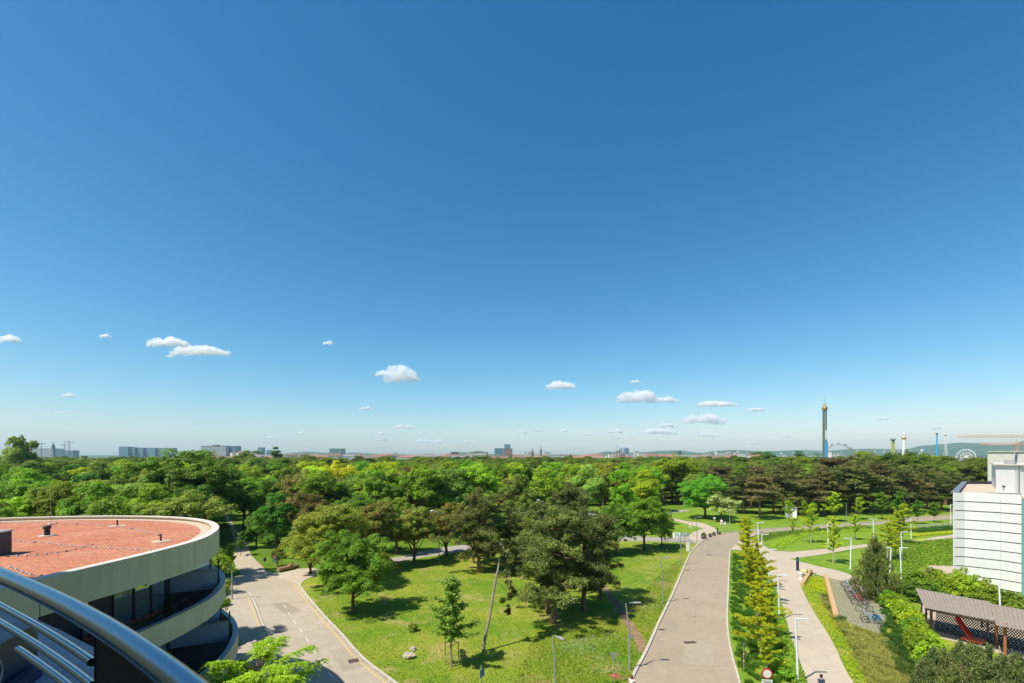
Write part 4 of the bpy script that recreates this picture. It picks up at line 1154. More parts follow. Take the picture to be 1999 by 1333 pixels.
for drop, off in ((.565, 0), (.628, 0), (.685, 0)):
    P = [Vector((p.x, p.y, EYE - drop)) for p in hand]
    ks = [k for k, p in enumerate(P)]
    P = [p for p in P if 999.5 + FOC * p.x / p.y < 186]
    if drop == .685: P = [p for p in P if 999.5 + FOC * p.x / p.y > 30]
    b = MB(); b.tube(P, .0115, 20); rp(b.build('rod', M['polished']))
pp = at(190, 1216, EYE - .45); dd = Vector((.63, -.78, 0)).normalized()
for q, s_ in enumerate((0.0, 1.05, -1.2)):
    c = pp + dd * s_ * (1 if s_ > 0 else 1)
    if s_ != 0:
        c = min(hand, key=lambda h_: abs((Vector((h_.x, h_.y, 0)) - Vector((pp.x, pp.y, 0))).length - abs(s_)) + (10 if (h_.y - pp.y) * s_ > 0 else 0)).copy()
    t = MB(); t.box((0, 0, 0), (.055, .012, 1.15), m=None); o = t.build('post', M['black']); o.location = (c.x, c.y, 16.0 - .05); o.rotation_euler = (0, 0, math.atan2(dd.y, dd.x)); rp(o)
# dark infill panel right of the post
P2 = [p for p in hand if 999.5 + FOC * p.x / p.y > 190 and p.y > .3 and p.x < 0]
b = MB(); n = len(P2)
vs_ = [(p.x, p.y, 15.5) for p in P2] + [(p.x, p.y, 16.535) for p in P2] + [(p.x - .006, p.y - .008, 15.5) for p in P2] + [(p.x - .006, p.y - .008, 16.535) for p in P2]
fs = []
for i in range(n - 1): fs += [(i, i + 1, n + i + 1, n + i), (2 * n + i, 3 * n + i, 3 * n + i + 1, 2 * n + i + 1), (n + i, n + i + 1, 3 * n + i + 1, 3 * n + i)]
b.add(vs_, fs); rp(b.build('infill_panel', plain('dark_brown_panel', (0.028, 0.022, 0.02), .6, .2, var=.05)))

# ------------------------------------------------------------------ white panelled building on the right
wb = thing('white_office_building', 'white office building clad in long horizontal panels with dark joints and a gravelled roof', 'building', (64, 70, 0))
winv = Matrix.Translation(-Vector(wb.location))
def wp(o): o.parent = wb; o.matrix_parent_inverse = winv; return o
M['wpanel'] = plain('white_wall_panel', (0.70, 0.69, 0.67), .45, .4, var=.02, scale=.4)
ZW = 12.3
F0, F1, F2, F3, F4 = Vector((56.6, 61.9, 0)), Vector((57.75, 61.75, 0)), Vector((60.15, 59.5, 0)), Vector((60.95, 57.85, 0)), Vector((61.6, 57.75, 0))
foot = [(56.9, 62.1), (57.9, 61.95), (60.35, 59.7), (61.2, 58.1), (84, 57.8), (100, 88), (82.9, 88.7)]
b = MB(); b.prism(foot, 0, ZW - .7); wp(b.build('core_wall', M['anthracite']))
PH = 1.176
corners = [F0, F1, F2, F3]
for r_ in range(11):
    z1 = ZW - r_ * PH; z0 = max(0.02, z1 - PH + .12)
    for k in range(3):
        A, B = corners[k], corners[k + 1]
        d = (B - A); L = d.length; c = (A + B) / 2
        t = MB(); t.box((0, .06, (z0 + z1) / 2), (L - (.012), .12, z1 - z0)); o = t.build('panel', M['wpanel']); o.location = (c.x, c.y, 0); o.rotation_euler = (0, 0, math.atan2(d.y, d.x)); wp(o)
# glazed corner and side walls
M['teal'] = plain('teal_glass', (0.16, 0.33, 0.33), .1, .8)
t = MB(); t.prism([(61.0, 57.9), (61.5, 57.5), (84, 57.3), (84, 57.75), (61.25, 58.05)], 0, ZW - .6); wp(t.build('glass_wall', M['teal']))
def wall_seg(a, b_, z0, z1, th, name, mat, parent=wp):
    a = Vector(a); b_ = Vector(b_); d = b_ - a; t = MB(); t.box((0, 0, (z0 + z1) / 2), (d.length, th, z1 - z0)); o = t.build(name, mat); c = (a + b_) / 2
    o.location = (c.x, c.y, 0); o.rotation_euler = (0, 0, math.atan2(d.y, d.x)); return parent(o)
wall_seg((56.75, 62.0, 0), (82.9, 88.8, 0), 0, ZW - .05, .3, 'side_wall', M['wpanel'])
M['zinc'] = plain('blue_grey_zinc', (0.17, 0.19, 0.23), .5, .4, .2, var=.15, scale=1)
wall_seg((57.0, 62.3, 0), (82.9, 88.6, 0), ZW - .049, ZW + .03, .7, 'parapet_coping', M['zinc'])
wall_seg((82.9, 88.9, 0), (100, 88.4, 0), ZW - .75, ZW + .05, .5, 'rear_parapet', M['anthracite'])
wall_seg((57.85, 61.9, 0), (60.2, 59.68, 0), ZW - .05, ZW + .02, .3, 'parapet_coping', M['white']); wall_seg((60.28, 59.5, 0), (61.05, 58.0, 0), ZW - .05, ZW + .022, .3, 'parapet_coping', M['white'])
b = MB(); b.prism([(57.6, 62.6), (60.9, 59.3), (84, 58.6), (99, 88), (82.6, 88.2)], ZW - .68, ZW - .42); wp(b.build('gravel_roof', M['roofgravel']))
# roof box: low white upstand
b = MB(); b.box((0, 0, .2), (3.2, .5, .4)); o = b.build('upstand', M['lamp_grey']); o.location = (63.2, 62.0, ZW - .42); o.rotation_euler = (0, 0, R(-12)); wp(o)
# stair core on the roof
core = [(84.3, 85.0), (68.8, 68.6), (66.4, 66.4), (66.0, 63.4), (65.4, 62.3), (80, 61.5), (97, 85)]
b = MB(); b.prism(core, ZW - .42, 15.75); wp(b.build('stair_core', M['wpanel']))
b = MB(); b.prism([(84.1, 85.3), (68.5, 68.7), (66.1, 66.5), (65.7, 63.3), (65.1, 62.0), (80.2, 61.2), (97.3, 85.3)], 15.752, 15.87); wp(b.build('core_coping', M['coping']))
b = MB()
b.box((67.4, 67.45, 13.6), (.05, .05, 1.9), 0); wp(b.build('pipe', M['anthracite']))
b = MB(); b.tube([Vector((66.17, 65.0, 12.9)), Vector((66.0, 65.02, 12.9))], .12, 12); wp(b.build('round_vent', M['black']))
b = MB(); b.box((65.36, 62.33, 14.0), (.06, .06, 3.4), 0); wp(b.build('joint_strip', M['anthracite']))
# lattice machine frame and ventilation ducts on the core
t = thing('lattice_rack', 'slanted grey lattice steel frame standing on the white stair core', 'steel frame', (69.5, 67.0, 15.87), R(35))
b = MB()
for q in range(4):
    b.tube([(q * .6, 0, 0), (q * .6 + .9, 0, 1.7)], .035, 5)
for q in range(5):
    b.tube([(q * .22, 0, q * .42), (q * .22 + 1.8, 0, q * .42)], .03, 5)
for q in range(3):
    b.tube([(q * .6, 0, 0), (q * .6 + 1.5, 0, 1.7)], .02, 5)
b.build('lattice', M['lamp_grey'], t)
b = MB(); b.box((.2, .5, .3), (.06, 1.0, .6)); b.build('brace', M['lamp_grey'], t)
t = thing('roof_duct', 'white ventilation unit with a red band beside the lattice frame on the stair core', 'ventilation unit', (72.6, 66.6, 15.87), R(8))
b = MB(); b.box((0, 0, .9), (2.4, 1.2, .8)); b.build('casing', M['white'], t)
b = MB(); b.box((-1.3, 0, .95), (.5, 1.24, .9)); b.build('red_band', M['red_paint'], t)
for sx in (-.9, .9):
    b = MB(); b.box((sx, 0, .25), (.1, 1.1, .5)); b.build('leg', M['lamp_grey'], t)
# concrete block behind
t = thing('concrete_hall', 'plain pale concrete block rising behind the white stair core', 'building', (150, 128, 0))
b = MB(); b.prism([(-30, -6), (14.4, -20), (60, 20), (25, 40)], 0, 18.0); b.build('wall', concrete('pale_hall_concrete', (0.60, 0.575, 0.51), (0.68, 0.655, 0.59)), t)
b = MB(); b.prism([(-30.2, -6.2), (14.5, -20.3), (60.3, 20), (25, 40.4)], 18.002, 18.25); b.build('roof_edge', M['coping'], t)
for q in range(1, 4):
    a = Vector((-30, -6, 0)).lerp(Vector((14.4, -20, 0)), q / 4)
    b = MB(); b.box((a.x, a.y, 9), (.06, .06, 17.9), R(-19)); b.build('joint', M['lamp_grey'], t)
# ------------------------------------------------------------------ lamps
def road_lamp(x, y, h, label, arm=0.95, group='grey lamps along the road', rz=0.0, panel=False):
    t = thing('street_lamp', label, 'street lamp', at(x, y), rz, group)
    b = MB(); b.tube([(0, 0, 0), (-.02, 0, h * .45), (-.06, 0, h * .66), (-.30, 0, h * .985)], [.075, .07, .06, .045], 10); b.build('pole', M['lamp_grey'], t)
    b = MB(); b.box((arm * .5 - .32, 0, h), (arm * .35, .07, .06)); b.build('arm', M['lamp_grey'], t)
    b = MB(); b.box((arm * .5 + .12, 0, h + .01), (.62, .24, .09)); b.build('lamp_head', M['lamp_grey'], t, bevel=.02)
    b = MB(); b.cyl((0, 0, 0), .12, .03, 12); b.build('foot', M['lamp_grey'], t)
    if panel:
        b = MB(); b.box((.08, 0, h * .5), (.3, .03, .42)); b.build('small_sign', M['lamp_grey'], t)
    return t
road_lamp(1229, 1308, 5.35, 'grey lamp with a bent pole beside the near end of the road kerb', panel=True)
road_lamp(1294, 1178, 5.3, 'grey bent-pole lamp halfway along the left side of the road')
road_lamp(1330, 1104, 4.9, 'grey bent-pole lamp standing in front of the green and white notice boards')
road_lamp(1360.5, 1057.6, 4.9, 'grey lamp with a green sign on its pole between the notice boards and the planters', panel=True)
road_lamp(1084, 1397, 5.25, 'grey lamp standing on the lawn at the bottom, its arm pointing towards the road', rz=-1.0)
def straight_lamp(x, y, h, label, color='lamp_grey', arm=0.55, both=False, rz=0.0, group='slim grey park lamps', ang=0.0):
    t = thing('park_lamp', label, 'street lamp', at(x, y), rz, group)
    tp = Vector((-ang, 0, h))
    b = MB(); b.tube([(0, 0, 0), tp], [.065, .045], 10); b.build('pole', M[color], t)
    for s_ in ((1, -1) if both else (1,)):
        b = MB(); b.box((tp.x + s_ * (arm / 2 + .02), 0, h + .0), (arm, .09, .06)); b.build('lamp_head', M[color], t)
    return t
straight_lamp(1424.5, 1039, 5.1, 'slim grey lamp on the grass beyond the planters, next to the grey sign')
straight_lamp(1334, 1004, 7.0, 'tall grey lamp with a short arm beyond the bend, in front of the woods', rz=math.pi, arm=.9)
straight_lamp(1652, 1019, 4.7, 'slim dark grey lamp at the far side of the road behind the young trees', rz=math.pi)
straight_lamp(1827, 1012, 4.2, 'thin grey lamp among the trunks near the white building')
def white_lamp(x, y, h, label, arm=1.15, both=False, flip=False, lean=.16):
    t = thing('promenade_lamp', label, 'street lamp', at(x, y), 0, 'white lamps along the promenade')
    b = MB()
    s = -1 if flip else 1
    b.tube([(0, 0, 0), (-.05 * s, 0, h * .4), (-lean * s, 0, h)], [.085, .08, .07], 12); b.build('pole', M['lamp_white'], t)
    b = MB(); b.box((-lean * s + s * arm / 2 - .05 * s, 0, h + .02), (arm, .17, .09)); b.build('lamp_head', M['lamp_white'], t, bevel=.015)
    if both:
        b = MB(); b.box((-lean * s - s * arm / 2 + .05 * s, 0, h + .02), (arm, .17, .09)); b.build('lamp_head', M['lamp_white'], t)
    b = MB(); b.cyl((0, 0, 0), .16, .03, 12); b.build('foot', M['lamp_white'], t)
    return t
white_lamp(1557.5, 1332, 4.75, 'nearest white lamp beside the promenade, above the round no-vehicles sign', arm=.95)
white_lamp(1521.5, 1210, 4.6, 'second white lamp along the left edge of the promenade')
white_lamp(1501.7, 1140, 4.6, 'third white lamp along the left edge of the promenade')
white_lamp(1489, 1097, 4.4, 'fourth white lamp along the promenade, almost behind the yellow-green row')
white_lamp(1481, 1067, 4.5, 'white lamp at the near corner where the promenade meets the road')
white_lamp(1617, 1067, 4.55, 'white lamp at the edge of the lawn between two thin yellow-green trees')
white_lamp(1660, 1110, 4.55, 'white lamp with its arm to the left, beside the dark young pine', flip=True)
white_lamp(1706, 1059, 4.6, 'white lamp with two arms behind the tip of the young pine', both=True, arm=.8)
white_lamp(1761, 1094, 4.6, 'white lamp on the meadow right of the young pine, upper one of two')
white_lamp(1759.5, 1136, 4.6, 'white lamp rising from the hedge right of the young pine')
white_lamp(1737, 1136, 4.6, 'bluish white lamp half hidden behind the young pine', flip=True)
white_lamp(1779, 1051, 4.6, 'white two-armed lamp right of the big yellow tree', both=True, arm=.8)
white_lamp(1856.4, 1021, 4.6, 'white lamp beside the road just left of the white building')
white_lamp(1953, 1200, 3.4, 'white lamp in front of the white building, above the shrubs', arm=.8)
def curved_lamp(x, y, h, label, reach=1.0, rz=0.0):
    t = thing('curved_lamp', label, 'street lamp', at(x, y), rz, 'old curved-neck park lamps')
    b = MB(); b.tube([(0, 0, 0), (0, 0, h * .9), (-.12, 0, h * .965), (-.5, 0, h), (-reach, 0, h + .08)], [.09, .06, .05, .04, .035], 10); b.build('pole', M['lamp_grey'], t)
    b = MB(); b.tube([(-reach + .1, 0, h + .08), (-reach - .2, 0, h + .1), (-reach - .42, 0, h + .07)], [.06, .13, .05], 10); b.build('lamp_head', M['lamp_white'], t)
curved_lamp(857, 1094, 8.0, 'old grey park lamp with a curved neck beside the park path')
curved_lamp(1062, 1056, 8.1, 'old curved-neck lamp showing above the pines')
curved_lamp(453, 1172, 3.7, 'low curved lamp with a bent dark pole beside the round balconies', reach=-.5)
straight_lamp(571, 1103, 6.0, 'grey lamp pole behind the logs at the side road', arm=.5)

# ------------------------------------------------------------------ signs
def face_to_cam(p, extra=0.0):
    return math.atan2(p[0], -p[1] + 0.0) + extra if False else -math.atan2(p[0], p[1]) + extra
def round_sign(x, y, h, label, r=.33, panel=None, extra=0.0, post_h=None):
    p = at(x, y)
    t = thing('traffic_sign', label, 'traffic sign', p, face_to_cam(p, extra), 'round red and white signs')
    b = MB(); b.tube([(0, .05, 0), (0, .05, post_h or h + r)], .03, 8); b.build('post', M['lamp_grey'], t)
    u, w = Vector((1, 0, 0)), Vector((0, 0, 1))
    b = MB(); b.tube([(0, -.01, h), (0, .015, h)], r, 28, smooth=False); b.build('red_ring', M['red_paint'], t)
    b = MB(); b.tube([(0, -.018, h), (0, -.012, h)], r * .76, 28, smooth=False); b.build('white_disc', M['white'], t)
    if panel:
        b = MB(); b.box((0, 0, h - r - .22), (panel, .02, .34)); pn = b.build('panel', M['white'], t)
        b = MB()
        for k, wd in enumerate((.8, .62, .7)):
            b.box((0, -.012, h - r - .12 - k * .1), (panel * wd, .004, .03))
        b.build('print', M['black'], pn)
    return t
round_sign(1347, 1044, 2.35, 'round red-ringed white sign on a post left of the junction by the grass island', panel=.5)
round_sign(1408.5, 1038, 2.45, 'round red-ringed sign with a white panel beyond the planters', panel=.55)
t = thing('traffic_sign', 'large round red-ringed white sign with a text panel at the bottom edge', 'traffic sign', at(1497.5, 1412), face_to_cam(at(1497.5, 1412), .35), 'round red and white signs')
hs = EYE - (1315 - HOR) * at(1497.5, 1412).y / FOC
b = MB(); b.tube([(0, .05, 0), (0, .05, hs + .45)], .035, 10); b.build('post', M['lamp_grey'], t)
b = MB(); b.tube([(0, -.01, hs), (0, .015, hs)], .335, 36, smooth=False); b.build('red_ring', M['red_paint'], t)
b = MB(); b.tube([(0, -.018, hs), (0, -.012, hs)], .25, 36, smooth=False); b.build('white_disc', M['white'], t)
b = MB(); b.box((0, 0, hs - .56), (.64, .02, .36)); pn = b.build('panel', M['white'], t)
b = MB()
for k, wd in enumerate((.5, .42, .46)): b.box((0, -.012, hs - .46 - k * .09), (wd, .004, .03))
b.build('print', M['black'], pn)
def pole_bands(b_red, h0, spots):
    for z in spots: b_red.tube([(0, 0, z), (0, 0, z + .10)], .042, 10)
p = at(1198, 1336)
t = thing('yield_sign', 'triangular sign seen from behind on a post with red and white bands, beside the daisies', 'traffic sign', p, face_to_cam(p, .3))
b = MB(); b.tube([(0, 0, 0), (0, 0, 2.35)], .032, 10); b.build('post', M['lamp_grey'], t)
tr = [(-.34, 2.36), (.34, 2.36), (0, 1.78)]
b = MB(); b.add([(x, -.05, z) for x, z in tr] + [(x, -.035, z) for x, z in tr], [(0, 1, 2), (5, 4, 3), (0, 3, 4, 1), (1, 4, 5, 2), (2, 5, 3, 0)]); b.build('triangle', M['lamp_grey'], t)
for z in (1.32, 1.1, .72, .5):
    b = MB(); b.tube([(0, 0, z), (0, 0, z + .1)], .042, 10); b.build('red_band', M['red_paint'], t)
for z in (1.21, .61):
    b = MB(); b.tube([(0, 0, z), (0, 0, z + .1)], .041, 10); b.build('white_band', M['white'], t)
p = at(1452, 1310)
t = thing('yield_sign', 'sign seen edge-on on a post with red and white bands in the grassy median', 'traffic sign', p, face_to_cam(p, 1.25))
b = MB(); b.tube([(0, 0, 0), (0, 0, 2.2)], .032, 10); b.build('post', M['lamp_grey'], t)
b = MB(); b.add([(x, -.05, z - .16) for x, z in tr] + [(x, -.035, z - .16) for x, z in tr], [(0, 1, 2), (5, 4, 3), (0, 3, 4, 1), (1, 4, 5, 2), (2, 5, 3, 0)]); b.build('triangle', M['lamp_grey'], t)
for z in (1.42, 1.22, .86, .66):
    b = MB(); b.tube([(0, 0, z), (0, 0, z + .1)], .042, 10); b.build('red_band', M['red_paint'], t)
for z in (1.32, .76):
    b = MB(); b.tube([(0, 0, z), (0, 0, z + .1)], .041, 10); b.build('white_band', M['white'], t)
p = at(939.5, 1350)
t = thing('blue_sign', 'blue sign turned edge-on on a grey post at the bottom edge of the lawn', 'traffic sign', p, face_to_cam(p, .9))
b = MB(); b.tube([(0, 0, 0), (0, 0, 1.9)], .035, 10); b.build('post', M['lamp_grey'], t)
b = MB(); b.box((.1, 0, 1.3), (.5, .025, .55)); b.build('panel', M['blue_paint'], t)
p = at(535, 1115)
t = thing('traffic_sign', 'small sign with a blue panel on a post left of the logs', 'traffic sign', p, face_to_cam(p))
b = MB(); b.tube([(0, .03, 0), (0, .03, 2.35)], .03, 8); b.build('post', M['lamp_grey'], t)
b = MB(); b.tube([(0, -.01, 2.12), (0, .01, 2.12)], .24, 20, smooth=False); b.build('disc', M['red_paint'], t)
b = MB(); b.tube([(0, -.02, 2.12), (0, -.012, 2.12)], .16, 20, smooth=False); b.build('white_disc', M['white'], t)
b = MB(); b.box((0, 0, 1.6), (.52, .02, .42)); b.build('panel', plain('pale_blue', (.35, .45, .6)), t)
p = at(517, 1103)
t = thing('litter_bin', 'small dark litter bin on a thin post beside the gravel path', 'litter bin', p)
b = MB(); b.tube([(0, 0, 0), (0, 0, 1.0)], .03, 8); b.build('post', M['lamp_grey'], t)
b = MB(); b.lathe([(.16, .62), (.2, .66), (.22, 1.1), (.16, 1.16), (.01, 1.17)], 14); b.build('bin', M['black'], t)
p = at(1415, 1039)
t = thing('information_sign', 'grey rectangular sign on two thin posts right of the round sign beyond the planters', 'sign', p, face_to_cam(p))
b = MB(); b.box((0, 0, 1.95), (.55, .05, .85)); b.build('panel', M['lamp_grey'], t)
b = MB(); b.box((.02, -.03, 1.95), (.2, .01, .5)); b.build('print', M['white'], t)
for sx in (-.2, .2):
    b = MB(); b.tube([(sx, .04, 0), (sx, .04, 1.9)], .025, 6); b.build('post', M['lamp_grey'], t)
p = at(1394.5, 1029)
t = thing('blue_topped_sign', 'thin post with a bluish sign above an orange one before the flowering tree', 'sign', p, face_to_cam(p))
b = MB(); b.tube([(0, .03, 0), (0, .03, 2.5)], .03, 6); b.build('post', M['lamp_grey'], t)
b = MB(); b.box((0, 0, 2.2), (.5, .03, .36)); b.build('blue_panel', plain('bluish_white', (.5, .58, .7)), t)
b = MB(); b.box((0, 0, 1.75), (.32, .03, .26)); b.build('orange_panel', plain('orange_sign', (.6, .3, .03)), t)
# notice boards
p0 = at(1317, 1059); 
for k, (x, w_, lab, mt) in enumerate([(1315.5, 4.2, 'white', 'white'), (1321.5, 4.8, 'white with a blue picture', 'white'), (1326.2, 3.4, 'white, narrow', 'white')]):
    p = at(x, 1059)
    t = thing('notice_board', 'notice board %s on thin posts, %s of the three white ones' % (lab, ['left', 'middle', 'right'][k]), 'notice board', p, face_to_cam(p, 0), 'notice boards on the park path')
    b = MB(); b.box((0, 0, 1.45), (w_ * .098, .06, 1.05)); b.build('board', M[mt], t)
    if k == 1:
        b = MB(); b.box((0, -.034, 1.55), (.3, .006, .62)); b.build('poster', plain('poster_blue', (.10, .42, .62)), t)
    for sx in (-.17, .17):
        b = MB(); b.tube([(sx, .03, 0), (sx, .03, 1.2)], .02, 6); b.build('post', M['lamp_grey'], t)
M['sage'] = plain('sage_green_board', (0.22, 0.30, 0.24), .5)
for k, (x, w_) in enumerate([(1332, .9), (1340.5, .95)]):
    p = at(x, 1058.5)
    t = thing('notice_board', ['green notice board behind the bent lamp', 'green notice board with a pale map, the rightmost in its row'][k], 'notice board', p, face_to_cam(p), 'notice boards on the park path')
    b = MB(); b.box((0, 0, 1.55), (w_, .06, .8)); b.build('board', M['sage'], t)
    b = MB(); b.box(([.25, -.15][k], -.034, 1.58), ([.2, .3][k], .006, .6)); b.build('poster', plain('pale_map', (.5, .55, .5)), t)
    for sx in (-.3, .3):
        b = MB(); b.tube([(sx, .03, 0), (sx, .03, 1.3)], .02, 6); b.build('post', M['lamp_grey'], t)
p = at(1343.2, 1076)
t = thing('white_cabinet', 'tall white cabinet on the grass beside the road kerb', 'cabinet', p, .1)
b = MB(); b.box((0, 0, .7), (.46, .4, 1.4)); b.build('casing', M['white'], t)
b = MB(); b.box((0, 0, 1.43), (.52, .46, .05)); b.build('lid', M['white'], t)
p = at(1557, 1114)
t = thing('information_pylon', 'dark blue upright pylon where the promenade forks', 'pylon', p, -.2)
b = MB(); b.box((0, 0, 1.0), (.36, .12, 2.0)); b.build('pylon', M['navy'], t)
b = MB(); b.box((0, 0, .02), (.5, .25, .04)); b.build('foot', M['lamp_grey'], t)
b = MB(); b.box((0, -.063, 1.6), (.24, .004, .3)); b.build('print', M['blue_paint'], t)
p = at(1564, 1131.5)
t = thing('litter_bin', 'white round litter bin beside the pale yellow cargo box at the wedge bench', 'litter bin', p)
b = MB(); b.lathe([(.27, 0), (.25, .8), (.27, .82), (.27, .92), (.2, .95), (.01, .95)], 20); b.build('bin', M['white'], t)
b = MB(); b.box((0, -.24, .8), (.25, .06, .09)); b.build('opening', M['black'], t)
# wooden beams
def beam(a, b_, w_, h, label, name='wooden_bench'):
    A, B = at(*a), at(*b_); d = B - A; c = (A + B) / 2
    t = thing(name, label, 'bench' if 'bench' in name else 'beam', (c.x, c.y, 0), math.atan2(d.y, d.x))
    n = max(2, int(d.length / 2.2))
    for k in range(n):
        L = d.length / n
        b2 = MB(); b2.box((-d.length / 2 + (k + .5) * L, 0, h / 2), (L - .015, w_, h)); b2.build('timber', M['wood'], t, bevel=.015)
beam((1566, 1145), (1583, 1118), .42, .5, 'pale timber bench edging the tip of the planted wedge')
beam((1612, 1129), (1632, 1209), .5, .55, 'long pale timber beam between the planted slope and the bicycle parking', 'wooden_beam')
# logs
for k, (a, b_, r_) in enumerate([((543, 1117), (571, 1111), .36), ((569, 1111), (582, 1107), .27)]):
    A, B = at(*a), at(*b_); t = thing('log', ['thick brown log lying at the edge of the side road, left one', 'thinner brown log lying behind the thick one at the side road'][k], 'log', A)
    b = MB(); b.tube([(0, 0, r_), tuple((B - A) * .5 + Vector((0, 0, r_ * 1.05))), tuple(B - A + Vector((0, 0, r_)))], [r_, r_ * .95, r_ * .85], 12); b.build('trunk', M['log'], t)
b = MB(); b.tube([(0, 0, .5), (.35, -.1, .9)], [.3, .22], 10); b.tube([(0, 0, .45), (-.3, .2, .6)], .12, 8)
o = b.build('stump', M['log']); o.location = at(565, 1112) ; o.location.z = 0; tag(o, 'short forked log end sticking up between the two logs', 'log')
# rocks
def rock(x, y, r_, label, sx=1.2):
    b = bmesh.new(); bmesh.ops.create_icosphere(b, subdivisions=3, radius=r_)
    from mathutils import noise as mn
    for v in b.verts:
        d = v.co.normalized(); f = 1 + .32 * mn.noise(d * 1.6 + Vector((x, 0, 0))) + .12 * mn.noise(d * 4 + Vector((0, x, 0)))
        v.co = Vector((v.co.x * f * sx, v.co.y * f, v.co.z * f * .8))
    me = bpy.data.meshes.new('rock'); b.to_mesh(me); b.free()
    me.materials.append(M['stone']); o = link('rock', me, None, at(x, y) + Vector((0, .0, r_ * .35)))
    tag(o, label, 'rock')
M['stone'] = plain('lawn_stone', (0.40, 0.35, 0.27), .9, .2, var=.3, scale=2.5, bump=.6)
rock(798, 1284, .42, 'larger pale rock lying in the lawn'); rock(806, 1269, .3, 'smaller pale rock just behind the larger one in the lawn', .9)
# planters
def planter(x, y, s, h, ph, label, col='mid green'):
    t = thing('planter', label, 'planter', at(x, y), .25, 'dark planters across the side path')
    b = MB(); b.lathe([(s * .42, 0), (s * .5, h * .2), (s * .55, h), (s * .47, h), (s * .45, h * .8), (0.01, h * .8)], 18); b.build('pot', plain('dark_brown_pot', (.06, .05, .045), .6), t)
    o = link('bush', SH['shrub0'], t, (0, 0, h * .75), 0, (s * .6, s * .6, ph), GREENS[col])
planter(1374, 1052, 1.0, .8, .75, 'largest dark planter with a bushy shrub at the mouth of the side path')
planter(1386, 1048.5, .7, .6, .4, 'second dark planter with a low shrub beside the largest one')
planter(1393.5, 1045.5, .75, .6, .35, 'third dark planter in the row with a small shrub')
planter(1403, 1043, .85, .6, .2, 'dark planter at the right end of the row beside the black bollard')
t = thing('bollard', 'short black bollard behind the rightmost planter', 'bollard', at(1400.5, 1039.5))
b = MB(); b.lathe([(.13, 0), (.13, .85), (.17, .9), (.17, 1.05), (.01, 1.1)], 14); b.build('bollard', M['black'], t)

# ------------------------------------------------------------------ bicycles
WHEEL = MB()
WHEEL.tube([Vector((.335 * math.cos(a), 0, .335 * math.sin(a))) for a in np.linspace(0, 2 * math.pi, 25)], .03, 6, cap=False); WHEEL = WHEEL.mesh('wheel_tyre', M['rubber'])
SPK = MB(); SPK.tube([Vector((.31 * math.cos(a), 0, .31 * math.sin(a))) for a in np.linspace(0, 2 * math.pi, 25)], .010, 4, cap=False)
for k in range(10):
    a = k * math.pi / 5; SPK.tube([(0, 0, 0), (.31 * math.cos(a), 0, .31 * math.sin(a))], .0035, 3, cap=False)
SPK.tube([(0, -.04, 0), (0, .04, 0)], .025, 8); SPK = SPK.mesh('wheel_rim', M['lamp_grey'])
def bicycle(x, y, rz, color, label, extra=None):
    t = thing('bicycle', label, 'bicycle', at(x, y, 0.016), rz, 'bicycles at the stands')
    mt = plain('bicycle_' + label.split()[0], color, .35, .5)
    BB, ST, HT, HB, RW, FW = (-.06, 0, .28), (-.22, 0, .78), (.36, 0, .80), (.42, 0, .62), (-.5, 0, .335), (.55, 0, .335)
    b = MB()
    for a, c, r_ in ((BB, ST, .028), (ST, HT, .028), (BB, HB, .034), (HT, HB, .03), (BB, RW, .018), (ST, RW, .016)): b.tube([a, c], r_, 6)
    b.build('bicycle_frame', mt, t)
    b = MB(); b.tube([HB, (.46, 0, .5), FW], .016, 6); b.build('fork', mt, t)
    for nm, c in (('front_wheel', FW), ('rear_wheel', RW)):
        w = link(nm, WHEEL, t, c); link('rim', SPK, w)
    b = MB(); b.tube([ST, (-.25, 0, .92)], .014, 6); b.box((-.27, 0, .95), (.26, .14, .06)); b.build('saddle', M['black'], t)
    b = MB(); b.tube([HT, (.34, 0, .98)], .014, 6); b.tube([(.28, -.28, 1.0), (.36, -.12, 1.0), (.36, .12, 1.0), (.28, .28, 1.0)], .014, 6); b.build('handlebar', M['lamp_grey'], t)
    b = MB(); b.tube([(-.06, -.09, .28), (-.06, .09, .28)], .02, 6); b.tube([(-.06, .09, .28), (.08, .1, .2)], .012, 5); b.tube([(-.06, -.09, .28), (-.2, -.1, .36)], .012, 5); b.build('pedal', M['black'], t)
    if extra == 'basket':
        b = MB(); b.box((.55, 0, .86), (.3, .34, .24)); b.build('basket', M['lamp_grey'], t)
    if extra == 'panel':
        b = MB(); b.box((-.5, -.09, .55), (.62, .02, .34)); b.build('wheel_guard', plain('sky_blue_guard', (.12, .42, .70)), t)
        b = MB(); b.box((.52, 0, .88), (.3, .34, .22)); b.build('basket', M['lamp_grey'], t)
    return t
rowd = (at(1712, 1226) - at(1658, 1141)); rowa = math.atan2(rowd.y, rowd.x)
perp = rowa + math.pi / 2
